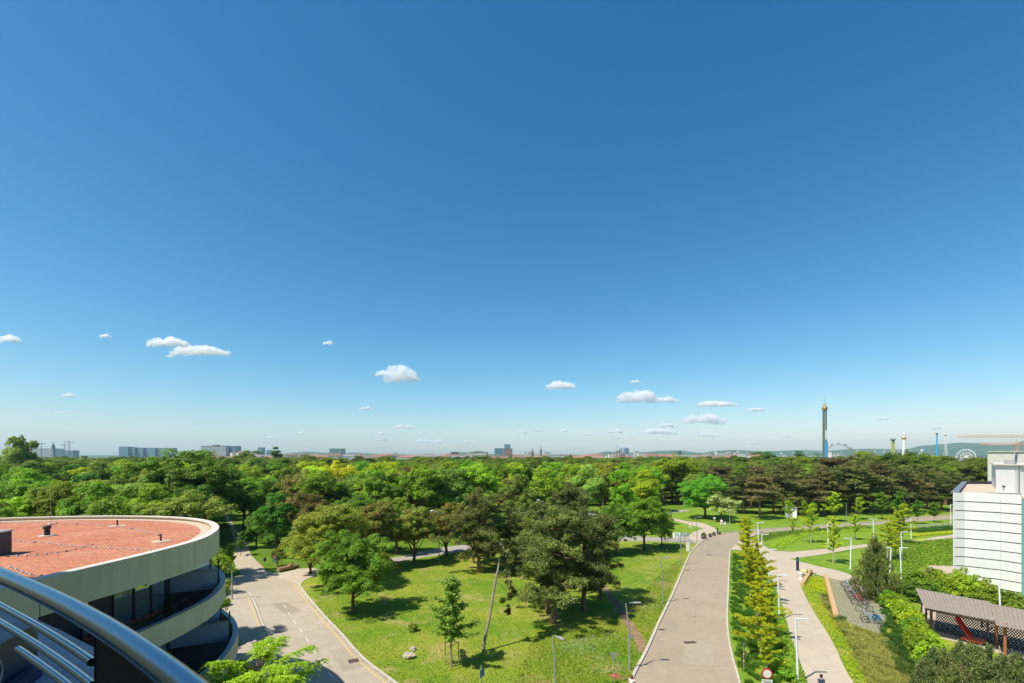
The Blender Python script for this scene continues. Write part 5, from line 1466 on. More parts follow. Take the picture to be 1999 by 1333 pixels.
bk = [(0.02, (.04, .12, .3), 'dark blue bicycle, farthest at the stands beside the young pine', None), (0.065, (.1, .35, .45), 'turquoise bicycle at the far end of the stands', None),
      (0.16, (.22, .03, .04), 'wine-red bicycle with pale saddle in the far group', None), (0.20, (.5, .5, .48), 'silver bicycle beside the wine-red one', 'basket'), (0.25, (.6, .58, .55), 'cream bicycle in the far group at the stands', None),
      (0.32, (.06, .06, .07), 'black bicycle in the middle of the stands', 'basket'), (0.37, (.3, .32, .33), 'grey bicycle just beyond the red one', None), (0.42, (.6, .03, .03), 'bright red bicycle in the middle of the stands', None),
      (0.48, (.05, .05, .06), 'black bicycle just before the bright red one', None), (0.52, (.25, .05, .05), 'maroon bicycle near the middle of the stands', None), (0.66, (.08, .09, .1), 'dark bicycle standing alone between the racks', None),
      (0.84, (.2, .3, .4), 'hire bicycle with sky-blue wheel guard, second from the near end', 'panel'), (0.89, (.2, .3, .4), 'hire bicycle with sky-blue wheel guard at the near end of the stands', 'panel')]
A0 = at(1656, 1143)
for f, c, lab, ex in bk:
    p = A0 + rowd * f
    q = 999.5 + FOC * p.x / p.y, HOR + EYE * FOC / p.y
    bicycle(q[0], q[1], perp + math.pi + random.uniform(-.12, .12) + .15, c, lab, ex)
t0_ = thing('bicycle_stand', 'low steel bicycle stand of hoops running beneath the parked bicycles', 'bicycle stand', A0 + rowd * .5 + Vector((.5, -.1, .016)), rowa)
b = MB(); b.box((0, .25, .03), (rowd.length * .98, .05, .05)); b.box((0, -.2, .03), (rowd.length * .98, .05, .05)); b.build('rail', M['lamp_grey'], t0_)
for k in range(22):
    xx = -rowd.length * .49 + rowd.length * .98 * k / 21
    b = MB(); b.tube([(xx, -.2, .03), (xx, -.2, .42), (xx, -.05, .52), (xx, .1, .42), (xx, .25, .03)], .016, 5); b.build('hoop', M['lamp_grey'], t0_)
# bicycles at the junction
bicycle(1301, 1057, .3, (.03, .03, .03), 'black bicycle leaning behind the tree at the left of the notice boards'); bicycle(1297, 1052.5, 1.2, (.35, .35, .35), 'grey bicycle standing further back by the park path')
# far row of bicycle hoops
A, B = at(1783, 1032), at(1866, 1023)
t = thing('bicycle_hoops', 'long row of steel bicycle hoops between the hedges beside the far road', 'bicycle stand', A)
for k in range(19):
    p = (B - A) * (k / 18)
    b = MB(); b.tube([(p.x - .3, p.y - .3, 0), (p.x - .3, p.y - .3, .75), (p.x + .3, p.y + .3, .75), (p.x + .3, p.y + .3, 0)], .05, 5); b.build('hoop', M['lamp_grey'], t)
sheet('paved_strip', [A + Vector((-2, -1.2, 0)), B + Vector((4, -1.2, 0)), B + Vector((4, 1.2, 0)), A + Vector((-2, 1.2, 0))], 0.008, M['paver'])
# cargo bicycle with pale yellow box
p = at(1570, 1124)
t = thing('cargo_bicycle', 'cargo bicycle with a pale yellow box standing behind the white bin', 'cargo bicycle', p, 2.2)
b = MB(); b.box((0, 0, .62), (.75, .55, .5)); b.build('cargo_box', plain('pale_yellow', (.62, .60, .25), .6), t)
for sy in (-.34, .34):
    w = link('wheel', WHEEL, t, (0, sy, .335), 0, (.8, .8, .8)); w.location.z = .27; link('rim', SPK, w)
b = MB(); b.tube([(-.35, 0, .35), (-.8, 0, .4), (-1.2, 0, .335)], .025, 6); b.tube([(-.8, 0, .4), (-.85, 0, .9)], .02, 6); b.build('bicycle_frame', M['black'], t)
w = link('wheel', WHEEL, t, (-1.2, 0, .335)); link('rim', SPK, w)
b = MB(); b.box((-.87, 0, .93), (.26, .15, .06)); b.build('saddle', M['black'], t)
b = MB(); b.tube([(-.4, -.3, 1.0), (-.38, .3, 1.0)], .015, 6); b.tube([(-.38, 0, .5), (-.38, 0, 1.0)], .015, 6); b.build('handlebar', M['black'], t)

# ------------------------------------------------------------------ play shelter with lattice, slide
# roof corners: near-left eave, far-left ridge
zE, zRr = 2.9, 3.45
E0, E1 = at(1805, 1186, zE), at(2030, 1228, zE)
G0, G1 = at(1787, 1148, zRr), at(2030, 1192, zRr)
brk = .78
sh = thing('play_shelter', 'long play shelter with a grey weathered board roof on orange-brown posts', 'shelter', (E0.x, E0.y, 0))
sinv = Matrix.Translation(-Vector(sh.location))
def sp(o, inv=sinv, par=sh): o.parent = par; o.matrix_parent_inverse = inv; return o
nb_ = 30
EE1 = E0 + (E1 - E0) * 1.0; GG1 = G0 + (G1 - G0) * 1.0
for k in range(nb_):
    f0, f1 = k / nb_, (k + .93) / nb_
    step = 0.0 if k < 19 else -0.16
    ext = 0.0 if k < 19 else -0.55
    dn = (E0 - G0).normalized()
    a, c = E0.lerp(EE1, f0), E0.lerp(EE1, f1); d, e = G0.lerp(GG1, f0), G0.lerp(GG1, f1)
    off = Vector((0, 0, random.uniform(-.012, .012) + step))
    a = a - dn * ext + off + dn * random.uniform(-.05, .05); c = c - dn * ext + off; d = d + off; e = e + off
    dz = Vector((0, 0, -.045))
    b = MB(); b.add([a, c, e, d, a + dz, c + dz, e + dz, d + dz], [(0, 1, 2, 3), (7, 6, 5, 4), (0, 4, 5, 1), (1, 5, 6, 2), (2, 6, 7, 3), (3, 7, 4, 0)])
    sp(b.build('roof_board', M['oldwood']))
b = MB(); b.tube([E0 + Vector((.1, .1, -.14)), EE1 + Vector((0, .1, -.30))], .09, 6); b.tube([G0 + Vector((0, 0, -.14)), GG1 + Vector((0, 0, -.3))], .09, 6); sp(b.build('beam', M['darkwood']))
M['postwood'] = wood_mat('orange_brown_posts', (0.30, 0.10, 0.04), (0.42, 0.17, 0.07), (4, 4, 1))
for (x, yb) in ((1818, 1238), (1945, 1261), (1962, 1281), (2040, 1300)):
    f = 0
    q = at(x, yb)
    b = MB(); b.tube([(q.x, q.y, 0), (q.x, q.y, zE - .12)], .11, 10); sp(b.build('post', M['postwood']))
for (x, yb) in ((1799, 1204), (1808, 1221), (1917, 1225), (1928, 1232)):
    q = at(x, yb)
    b = MB(); b.tube([(q.x, q.y, 0), (q.x, q.y, zRr - .5)], .08, 8); sp(b.build('post', M['darkwood']))
# lattice wall leaning behind the posts
La, Lb = at(1822, 1232), at(2040, 1284)
dl = (Lb - La); ln = dl.length; ang = math.atan2(dl.y, dl.x)
lat = thing('lattice_wall', 'dark diagonal wooden lattice wall under the shelter roof, pale ground showing through', 'lattice wall', (La.x, La.y, 0), ang)
hh = 2.15
nsl = int(ln / .2)
for k in range(-10, nsl):
    x0 = k * .2; pts = []
    xs0, xs1 = x0, x0 + hh * .75
    a0 = max(0, xs0); z0 = (a0 - xs0) / .75; a1 = min(ln, xs1); z1 = hh - (xs1 - a1) / .75
    if a1 - a0 > .1:
        b = MB(); b.tube([(a0, .28 + z0 * .25, z0), (a1, .28 + z1 * .25, z1)], .035, 4, smooth=False); b.build('slat', M['darkwood'], lat)
    a0 = max(0, xs0); z0 = hh - (a0 - xs0) / .75; a1 = min(ln, xs1); z1 = (xs1 - a1) / .75
    if a1 - a0 > .1:
        b = MB(); b.tube([(a0, .34 + z0 * .25, z0), (a1, .34 + z1 * .25, z1)], .035, 4, smooth=False); b.build('slat', M['darkwood'], lat)
# red slide
sA = at(1896, 1252); sB = at(1866, 1206, 1.9)
sl = thing('slide', 'red slide coming down from the shelter to the sand', 'slide', (sA.x, sA.y, 0))
slinv = Matrix.Translation(-Vector(sl.location))
d = (sB - sA).normalized(); sd = Vector((d.y, -d.x, 0)).normalized()
slred = plain('slide_red', (0.62, 0.02, 0.015), .35, .5, var=.05)
for nm, o0, o1, hh_ in (('chute', -.6, .6, .05), ('side_rim', -.66, -.58, .24), ('side_rim', .58, .66, .24), ('middle_rib', -.24, -.17, .18), ('middle_rib', .17, .24, .18)):
    A_ = sA + Vector((0, 0, .25)); B_ = sB
    b = MB()
    vs_ = []
    for p in (A_, B_):
        for s2 in (o0, o1):
            vs_ += [p + sd * s2, p + sd * s2 + Vector((0, 0, hh_))]
    b.add(vs_, [(0, 1, 3, 2), (4, 6, 7, 5), (0, 4, 5, 1), (2, 3, 7, 6), (1, 5, 7, 3), (0, 2, 6, 4)])
    sp(b.build(nm, slred), slinv, sl)
b = MB(); b.box((sA.x - d.x * .35, sA.y - d.y * .35, .22), (1.5, 1.2, .16), ang); sp(b.build('foot_plate', plain('slide_orange_red', (.75, .10, .04), .4)), slinv, sl)
t = thing('play_disc', 'orange toy mat lying at the left post of the shelter', 'toy', at(1806, 1230))
b = MB(); b.lathe([(.5, .02), (.55, .12), (.4, .14), (.01, .1)], 18); b.build('mat', plain('toy_orange', (.75, .28, .03)), t)

# ------------------------------------------------------------------ people
def person(pos, rz, label, top, legs, hair, skin=(0.45, 0.25, 0.16), stride=.22, hairlen=0.0):
    t = thing('person', label, 'person', pos, rz)
    def skinned(name, verts, edges, rad, mat, sub=2, root=0):
        me = bpy.data.meshes.new(name); me.from_pydata(verts, edges, []); me.materials.append(mat)
        o = bpy.data.objects.new(name, me); COL.objects.link(o); o.parent = t
        sk = o.modifiers.new('skin', 'SKIN'); sk.use_smooth_shade = True
        for v, r_ in zip(me.skin_vertices[0].data, rad): v.radius = r_ if isinstance(r_, tuple) else (r_, r_)
        me.skin_vertices[0].data[root].use_root = True
        s_ = o.modifiers.new('sub', 'SUBSURF'); s_.levels = sub; s_.render_levels = sub
        return o
    ms = plain('skin', skin, .6, .3)
    V = [(0, 0, .95), (0, 0, 1.12), (0, 0, 1.32), (0, 0, 1.44), (0, -.01, 1.53), (0, -.02, 1.64), (0, -.01, 1.73),
         (.10, 0, .90), (.11, -stride * .5, .50), (.11, -stride * .2, .09), (.11, -stride * .2 - .15, .05),
         (-.10, 0, .90), (-.11, stride * .35, .52), (-.11, stride * .9, .12), (-.11, stride * .9 - .13, .06),
         (.19, 0, 1.41), (.25, .05, 1.14), (.27, -.08, .90), (.27, -.12, .82), (-.19, 0, 1.41), (-.25, -.04, 1.14), (-.26, -.16, .92), (-.26, -.2, .84)]
    E = [(0, 1), (1, 2), (2, 3), (3, 4), (4, 5), (5, 6), (0, 7), (7, 8), (8, 9), (9, 10), (0, 11), (11, 12), (12, 13), (13, 14), (3, 15), (15, 16), (16, 17), (17, 18), (3, 19), (19, 20), (20, 21), (21, 22)]
    Rd = [(.15, .11), (.125, .095), (.15, .11), (.10, .08), .055, (.078, .095), (.06, .075), .085, .055, .04, .035, .085, .055, .04, .035, .055, .042, .03, .03, .055, .042, .03, .03]
    skinned('body', V, E, Rd, ms)
    skinned('top', [V[0], V[1], V[2], V[3], V[15], tuple(np.array(V[15]) * .6 + np.array(V[16]) * .4), V[19], tuple(np.array(V[19]) * .6 + np.array(V[20]) * .4)],
            [(0, 1), (1, 2), (2, 3), (3, 4), (4, 5), (3, 6), (6, 7)], [(.165, .125), (.145, .115), (.168, .125), (.11, .09), .068, .056, .068, .056], top)
    skinned('trousers', [V[0], V[7], V[8], tuple(np.array(V[8]) * .2 + np.array(V[9]) * .8), V[11], V[12], tuple(np.array(V[12]) * .2 + np.array(V[13]) * .8)],
            [(0, 1), (1, 2), (2, 3), (0, 4), (4, 5), (5, 6)], [(.165, .13), .1, .07, .055, .1, .07, .055], legs)
    b = MB(); b.lathe([(.01, .135), (.06, .12), (.095, .06), (.1, 0), (.085, -.06 - hairlen), (.05, -.09 - hairlen)], 16, c=(0, .015, 1.665)); b.build('hair', hair, t)
    b = MB(); b.tube([(0, -.115, 1.66), (0, -.14, 1.63), (0, -.115, 1.615)], [.008, .016, .01], 6); b.build('nose', ms, t)
    b = MB(); 
    for sx in (-.033, .033): b.box((sx, -.112, 1.675), (.022, .01, .01))
    b.build('eye', M['black'], t)
    for sx, p_ in ((.11, V[10]), (-.11, V[14])):
        b = MB(); b.box((p_[0], p_[1] + .04, .045), (.09, .26, .08)); b.build('shoe', M['black'], t, bevel=.02)
    for sgn, h_ in ((1, V[18]), (-1, V[22])):
        b = MB()
        for k in range(4):
            x_ = h_[0] + (k - 1.5) * .0; y_ = h_[1] + (k - 1.5) * .02
            b.tube([(x_, y_, h_[2]), (x_ - sgn * .008, y_ - .008, h_[2] - .05 - .006 * (k % 3)), (x_ - sgn * .02, y_ - .006, h_[2] - .08 - .008 * (k % 3))], [.009, .0085, .007], 6)
        b.tube([(h_[0], h_[1] - .03, h_[2] + .02), (h_[0] - sgn * .01, h_[1] - .055, h_[2] - .025)], [.011, .008], 6)
        b.build('hand_fingers', ms, t)
    return t
person(at(1233.5, 1367), 2.6, 'person in a white sleeveless top walking at the kerb of the road, bottom edge', plain('white_cloth', (.7, .69, .66), .9), plain('dark_shorts', (.03, .035, .05), .9), plain('auburn_hair', (.16, .05, .02), .7), (0.5, 0.24, 0.15), hairlen=.05)
person(at(1603, 1366), 3.0, 'person in a dark blue top walking on the promenade at the bottom edge', plain('blue_cloth', (.035, .07, .16), .9), plain('black_trousers', (.02, .02, .025), .9), plain('dark_hair', (.025, .018, .014), .7))

# ------------------------------------------------------------------ yellow-green kiosk deep in the park
p = at(1114, 1016)
t = thing('park_kiosk', 'small yellow-green kiosk with a dark blue-grey roof half hidden among the pines', 'kiosk', p, .3)
b = MB(); b.box((0, 0, 1.3), (3.2, 3.0, 2.6)); b.build('wall', plain('lime_wall', (.42, .48, .03)), t)
b = MB(); b.add([(-2, -1.9, 2.6), (2, -1.9, 2.6), (2, 1.9, 2.6), (-2, 1.9, 2.6), (-.9, 0, 3.5), (.9, 0, 3.5)], [(0, 1, 5, 4), (1, 2, 5), (2, 3, 4, 5), (3, 0, 4), (3, 2, 1, 0)]); b.build('roof', M['zinc'], t)
b = MB(); b.box((0, -1.52, 1.5), (1.6, .05, 1.1)); b.build('hatch', M['black'], t)
t = thing('white_hut', 'small white hut with an open side among the brown pines beyond the road', 'hut', at(1544, 1009), -.4)
b = MB(); b.box((0, 0, 1.3), (2.6, 2.2, 2.6)); b.build('wall', M['white'], t)
b = MB(); b.box((0, 0, 2.68), (3.0, 2.6, .14)); b.build('roof', M['lamp_grey'], t)
b = MB(); b.box((-.2, -1.12, 1.1), (.9, .05, 1.9)); b.build('door', M['lamp_grey'], t)
# ------------------------------------------------------------------ trees placed one by one
def T(proto, x, y, top, color, label, name='broadleaf_tree', wide=1.0, cat='tree', mat=None, group=None, H0=None, rz=None):
    """A tree whose foot is at photo pixel (x, y) and whose top reaches row top."""
    p = at(x, y); h = EYE - (top - HOR) * p.y / FOC
    base = {'near0': 8.3, 'near1': 10.6, 'near2': 9.3, 'red0': 9.6, 'white0': 6.4, 'young': 7.2, 'poplar': 16, 'pine0': 12.0, 'pine1': 12.5, 'fpine0': 14.0, 'fpine1': 13.0,
            'ginkgo0': 6.8, 'ginkgo1': 6.2, 'ginkgo2': 6.6, 'linden': 7.5, 'cone': 7.5, 'bushpine': 3.6, 'locust': 7.6, 'park0': 12, 'park1': 11.5, 'park2': 13, 'park3': 12.5, 'park4': 12}[proto]
    s = h / base
    return plant_tree(proto, p, (s * wide, s * wide, s), color, label, cat, group, name, rz, mat)
T('near0', 690, 1197, 1048, (0.10, 0.165, 0.018), 'rounded green chestnut standing alone at the left end of the lawn', 'chestnut_tree')
T('near1', 652, 1148, 984, (0.14, 0.21, 0.028), 'large light green tree with pale blossom behind the lone chestnut', 'blossoming_tree', wide=1.12)
T('near1', 606, 1120, 1040, (0.12, 0.20, 0.03), 'smaller light green tree leaning over the edge of the side road', 'blossoming_tree', wide=1.2)
T('red0', 728, 1113, 984, (0.085, 0.115, 0.022), 'chestnut with reddish blossom right of the large light green tree', 'chestnut_tree', wide=1.0)
T('red0', 808, 1103, 992, (0.10, 0.135, 0.024), 'rounded chestnut with pinkish blossom beside the curved park lamp', 'chestnut_tree', wide=1.0)
T('near0', 752, 1120, 1078, (0.11, 0.17, 0.02), 'small green tree filling the gap right of the lone chestnut', 'small_tree')
T('park0', 540, 1090, 960, (0.06, 0.12, 0.015), 'tall dark green tree with a visible trunk right of the gravel path', 'broadleaf_tree', wide=.95)
T('park4', 500, 1070, 1005, (0.075, 0.14, 0.016), 'bushy green tree overhanging the gravel path', 'broadleaf_tree', wide=1.1)
T('red0', 610, 1082, 965, (0.085, 0.10, 0.024), 'reddish blossoming chestnut behind the large light green tree', 'chestnut_tree')
T('pine0', 935, 1118, 952, 'dull pine green', 'tall dull green pine with a reddish trunk standing behind the leaning trunk', 'pine_tree', wide=1.0)
T('pine1', 924, 1099, 990, 'brownish pine green', 'pine with a dark double trunk just behind the tall reddish one', 'pine_tree', wide=.9)
T('pine1', 1081, 1217, 1000, 'dull pine green', 'large pine in the middle of the lawn with a bare pinkish lower trunk', 'pine_tree', wide=1.08, rz=1.2)
T('pine0', 1068, 1195, 1012, 'dark pine green', 'pine standing right behind the large one in the middle of the lawn', 'pine_tree', wide=.95)
T('pine0', 1140, 1192, 990, 'dull pine green', 'dense dark pine at the right of the group on the lawn', 'pine_tree', wide=1.05)
T('pine1', 1172, 1170, 1010, 'dark pine green', 'dark pine beside the dirt track', 'pine_tree', wide=.85)
T('pine0', 1110, 1095, 942, 'dull pine green', 'highest pine behind the group on the lawn', 'pine_tree', wide=1.0)
T('pine1', 1050, 1120, 985, 'dull pine green', 'pine between the tall reddish one and the group on the lawn', 'pine_tree', wide=1.0)
T('pine0', 1005, 1110, 990, 'dark pine green', 'dark pine behind the top of the leaning trunk', 'pine_tree', wide=.9)
T('red0', 872, 1086, 985, (0.085, 0.12, 0.022), 'chestnut left of the tall reddish pine, behind the park path', 'chestnut_tree', wide=1.1)
T('park3', 700, 1080, 962, (0.075, 0.14, 0.016), 'tall green tree rising behind the red-blossomed chestnuts', 'broadleaf_tree', wide=1.05)
T('park1', 775, 1082, 968, (0.09, 0.15, 0.016), 'leafy green tree behind the curved park lamp', 'broadleaf_tree', wide=1.0)
T('park4', 668, 1105, 1000, (0.11, 0.17, 0.016), 'bright green tree wedged behind the pale blossoming one', 'broadleaf_tree', wide=.9)
T('near2', 1258, 1074, 975, (0.085, 0.18, 0.016), 'bright green maple with several stems left of the notice boards', 'maple_tree')
T('near2', 1205, 1082, 988, (0.06, 0.14, 0.018), 'dark green tree between the pines and the bright maple', 'broadleaf_tree', wide=.95)
T('near2', 1292, 1068, 1000, (0.10, 0.20, 0.018), 'fresh green tree at the left edge of the notice boards', 'broadleaf_tree', wide=.7)
T('near2', 1170, 1085, 1000, (0.05, 0.12, 0.02), 'deep green tree directly behind the right pines', 'broadleaf_tree', wide=.9)
T('white0', 1410, 1019, 970, (0.16, 0.20, 0.05), 'rounded tree covered in creamy white blossom beyond the bend', 'flowering_tree', wide=1.2)
T('near2', 1375, 1012, 932, (0.085, 0.18, 0.018), 'broad bright green tree left of the white blossoming one', 'broadleaf_tree', wide=1.15)
# young staked tree
t = T('young', 881, 1302, 1130, (0.085, 0.15, 0.03), 'slim young tree tied to three stakes on the lawn', 'young_tree', wide=1.1)
def stakes(p, r_, h, label):
    s_ = thing('tree_stakes', label, 'tree stakes', p, .3)
    pts = [Vector((r_ * math.cos(a), r_ * math.sin(a), 0)) for a in (0.2, 2.3, 4.4)]
    for q in pts:
        b = MB(); b.cyl(q, .035, h, 8); b.build('stake', M['wood'], s_)
    for k in range(3):
        b = MB(); b.tube([pts[k] + Vector((0, 0, h * .97)), pts[(k + 1) % 3] + Vector((0, 0, h * .97))], .025, 6); b.build('crossbar', M['wood'], s_)
stakes(at(881, 1302), .62, 1.95, 'three wooden stakes with crossbars round the slim young tree')
t = T('red0', 543, 1106, 1070, (0.07, 0.13, 0.02), 'tiny staked chestnut with red blossom left of the logs', 'young_tree', wide=.9)
stakes(at(543, 1106.5), .5, 1.1, 'wooden stakes round the tiny red-blossomed chestnut')
T('linden', 449, 1118, 1062, (0.16, 0.22, 0.03), 'thin yellow-green young tree with stakes left of the gravel path', 'young_tree', wide=.8)
stakes(at(449, 1118.5), .55, 1.5, 'wooden stakes round the thin young tree beside the round building')
T('linden', 470, 1085, 1040, (0.11, 0.17, 0.03), 'thin young tree at the left verge of the gravel path', 'young_tree', wide=.8)
def bush(x, y, s, color, label, me='shrub0', cat='bush', name='bush'):
    o = link(name, SH[me], None, at(x, y), random.uniform(0, 6), s, GREENS[color] if isinstance(color, str) else lift(color))
    return tag(o, label, cat)
bush(805, 1232, (.62, .62, .8), 'olive green', 'small round olive bush standing alone on the lawn')
bush(432, 1185, 1.0, 'fresh green', 'leafy shrub beside the second balcony band'); bush(436, 1266, 1.2, 'mid green', 'climbing shrub at the foot of the round building', 'shrub1')
# leaning bare trunk
A = at(943, 1271); top_ = Vector((far(985, A.y + 1.2).x, A.y + 1.2, EYE - (1058 - HOR) * (A.y + 1.2) / FOC))
t = thing('leaning_pine', 'leaning, nearly bare pine trunk with a thin broken crown', 'tree', A)
L = top_ - A
b = MB(); b.tube([(0, 0, -.1), (.12, 0, 1.0), tuple(L * .3 + Vector((-.02, 0, 0))), tuple(L * .62 + Vector((-.12, 0, 0))), tuple(L * .85 + Vector((-.1, 0, 0))), tuple(L)], [.17, .14, .12, .10, .07, .04], 10); b.build('trunk', bark_mat('weathered_bark', (0.2, 0.15, 0.11), (0.42, 0.34, 0.27)), t)
b = MB()
C = []; Rr = []
for (x, y, r_) in [(990, 1062, .7), (975, 1075, .65), (1003, 1080, .8), (985, 1095, .7), (1008, 1100, .6), (1000, 1120, .5), (995, 1145, .55), (1000, 1158, .5), (990, 1163, .45), (984, 1172, .4), (993, 1188, .32), (992, 1198, .28), (965, 1063, .5), (962, 1085, .4)]:
    q = far(x, A.y + 1.2, EYE - (y - HOR) * (A.y + 1.2) / FOC) - A + Vector((0, random.uniform(-.4, .4), 0))
    for _ in range(3):
        C.append((q + Vector((random.uniform(-.3, .3), random.uniform(-.4, .4), random.uniform(-.25, .25))))[:]); Rr.append(r_ * .6)
for (x0, y0, x1, y1) in [(968, 1137, 978, 1141), (978, 1141, 985, 1152), (982, 1075, 1000, 1085), (983, 1066, 993, 1110), (993, 1110, 996, 1190)]:
    q0 = far(x0, A.y + 1.0, EYE - (y0 - HOR) * (A.y + 1.0) / FOC) - A; q1 = far(x1, A.y + 1.2, EYE - (y1 - HOR) * (A.y + 1.2) / FOC) - A
    b.tube([q0, q1], [.045, .02], 6)
b.build('branches', M['palebark'], t)
C = np.array(C); P, N, tone, bloom = clump_leaves(C, np.array(Rr), 130, shell=.3, jit=1)
cen = np.repeat(C, 130, axis=0); TT = unit((P - cen) + rng.normal(size=P.shape) * .25)
link('crown', leaf_mesh('leaning_pine_crown', P, np.cross(TT, unit(rng.normal(size=P.shape))), .24, .07, tone, bloom, M['needle'], T=TT), t, color=lift((0.055, 0.07, 0.02)))

# row of ginkgos on the median
row = [(1495, 1322, 1222, 'ginkgo0', 'nearest the round sign'), (1485, 1284, 1160, 'ginkgo1', 'second from the round sign'), (1478, 1220, 1125, 'ginkgo0', 'third from the round sign'),
       (1500, 1248, 1150, 'ginkgo1', 'right of the third, at the promenade side'), (1464, 1171, 1072, 'ginkgo0', 'fourth from the round sign'), (1478, 1150, 1060, 'ginkgo1', 'fifth, behind the fourth'),
       (1459, 1128, 1040, 'ginkgo0', 'sixth from the round sign'), (1488, 1175, 1088, 'ginkgo1', 'beside the fourth, next to the second lamp'), (1454, 1098, 1011, 'ginkgo0', 'tallest and farthest of the row')]
for k, (x, y, tp, pr, lab) in enumerate(row):
    T(pr, x, y, tp, (0.205, 0.235, 0.010) if k % 2 == 0 else (0.225, 0.24, 0.010), 'yellow-green ginkgo in the median row, ' + lab, 'ginkgo_tree', wide=1.1, group='ginkgos in the median row')
T('ginkgo0', 1456, 1094, 1013, (0.17, 0.24, 0.014), 'dense light green ginkgo hugging the tallest one of the row', 'ginkgo_tree', wide=.85)
for x, y, w_ in [(1510, 1290, .9), (1522, 1262, .8), (1506, 1210, .9), (1525, 1310, 1.0), (1500, 1180, .8), (1497, 1155, .7), (1510, 1240, .9), (1535, 1325, 1.0)]:
    bush(x, y, (w_, w_, w_ * .9), 'yellow-green' if random.random() < .6 else 'fresh green', 'yellow-green shrub at the promenade edge, %s' % {1510: 'beside the second ginkgo', 1522: 'left of the nearest white lamp head', 1506: 'below the second white lamp', 1525: 'at the foot of the nearest white lamp', 1500: 'left of the second white lamp', 1497: 'between the second and third lamps', 1535: 'right at the bottom by the lamp foot'}.get(x, 'beside the second ginkgo' if y == 1290 else 'midway along the row'))
# thin trees on the lawns to the right
for (x, y, tp, pr, c, w_, lab) in [
    (1583, 1060, 985, 'ginkgo1', 'yellow-green', .9, 'thin yellow-green tree left of a white lamp on the lawn'), (1587, 1038, 982, 'linden', 'bright green', .55, 'small bright tree right behind the thin one by the low hedge'),
    (1627, 1100, 1010, 'ginkgo2', (0.28, 0.27, 0.02), 1.1, 'spreading golden ginkgo on the triangular lawn'), (1669, 1054, 1006, 'ginkgo1', 'yellow-green', 1.1, 'small yellow ginkgo on the middle lawn left of the young pine'),
    (1630, 1018, 962, 'linden', 'bright green', 1.0, 'light green young tree in front of the dark trunks'), (1677, 1014, 972, 'linden', 'bright green', .95, 'arching bright green young tree beyond the middle lawn'),
    (1721, 1014, 963, 'linden', 'fresh green', 1.1, 'spreading young tree in front of the brown pines'), (1755, 1012, 960, 'linden', 'fresh green', .7, 'slim fresh green tree behind the big yellow one'),
    (1762, 1062, 985, 'ginkgo1', 'yellow-green', 1.25, 'big yellow-green ginkgo left of the two-armed lamp'), (1752, 1058, 1000, 'ginkgo2', (0.27, 0.28, 0.015), 1.5, 'pale golden ginkgo merging with the big one'),
    (1733, 1094, 1020, 'ginkgo1', 'yellow-green', 1.3, 'broad yellow-green tree right behind the young pine tip'), (1748, 1088, 1030, 'ginkgo0', (0.22, 0.26, 0.014), 1.1, 'leafy yellow-green tree between the broad one and the meadow'),
    (1791, 1023, 978, 'linden', 'mid green', .9, 'small dark green tree on the verge right of the two-armed lamp'), (1824, 1020, 982, 'linden', 'fresh green', 1.0, 'small fresh green tree near the hoops'),
    (1539, 1016, 978, 'linden', 'bright green', .75, 'tall bright sapling in front of the white hut'), (1548, 1047, 1012, 'ginkgo2', 'yellow-green', 1.3, 'short yellow-green sapling on the near part of the middle lawn'),
    (1480, 1040, 1012, 'ginkgo2', 'yellow-green', 1.0, 'slim yellow sapling beside the tallest ginkgo'), (1572, 1022, 980, 'linden', 'bright green', .7, 'light sapling beside the road in front of the pines')]:
    T(pr, x, y, tp, c, lab, 'young_tree', wide=w_)
T('cone', 1709, 1170, 1047, (0.080, 0.098, 0.034), 'dense dark green young pine beside the bicycle stands', 'young_pine', wide=.84)
plant_tree('near0', (-28.6, 43.4, 0), (.8, .8, .95), 'fresh green', 'leafy tree behind the tip of the round building, its dappled shadow on the pavement', 'tree', None, 'broadleaf_tree', 1.0)
# shrubs around the shelter and the white building
for k, (x, y, s, c, me, lab) in enumerate([
    (1790, 1158, (1.4, 1.4, 1.0), 'fresh green', 'bigshrub', 'broad green shrub behind the left end of the shelter'), (1830, 1150, (1.3, 1.3, .95), 'fresh green', 'bigshrub', 'broad green shrub above the ridge of the shelter'),
    (1868, 1165, (.95, .95, 1.25), 'bright green', 'bigshrub', 'upright bright shrub in front of the corner of the white building'), (1895, 1172, (.9, .9, 1.1), 'bright green', 'bigshrub', 'upright leafy shrub below the white panels'),
    (1918, 1178, (.9, .9, 1.0), 'fresh green', 'bigshrub', 'leafy shrub left of the lamp at the white building'), (1946, 1188, (1.2, 1.2, .8), 'fresh green', 'bigshrub', 'low broad shrub below the lamp at the white building'),
    (1985, 1196, (1.2, 1.2, .8), 'mid green', 'bigshrub', 'low shrub at the right edge below the white panels'), (1770, 1168, (.9, .9, .8), 'mid green', 'bigshrub', 'darker shrub left of the shelter by the pale slab'),
    (1812, 1175, (1.0, 1.0, .7), 'mid green', 'bigshrub', 'shrub directly behind the shelter boards')]):
    bush(x, y, s, c, lab, me, 'shrub', 'shrub')
hedge = [(1735, 1180), (1745, 1188), (1756, 1197), (1764, 1208), (1775, 1216), (1782, 1228), (1788, 1240), (1797, 1250), (1808, 1262), (1800, 1276), (1812, 1288), (1820, 1276), (1760, 1190), (1790, 1262)]
for k, (x, y) in enumerate(hedge):
    bush(x, y, (1.05, 1.05, 1.15 + .2 * random.random()), ['fresh green', 'bright green', 'yellow-green'][k % 3], 'leafy yellow-green shrub in the row left of the shelter, %s from the young pine' % ['1st', '2nd', '3rd', '4th', '5th', '6th', '7th', '8th', '9th', '10th', '11th', '12th', 'inner', 'outer'][k], 'shrub1', 'shrub', 'hedge_shrub')['group'] = 'shrubs in the row left of the shelter'
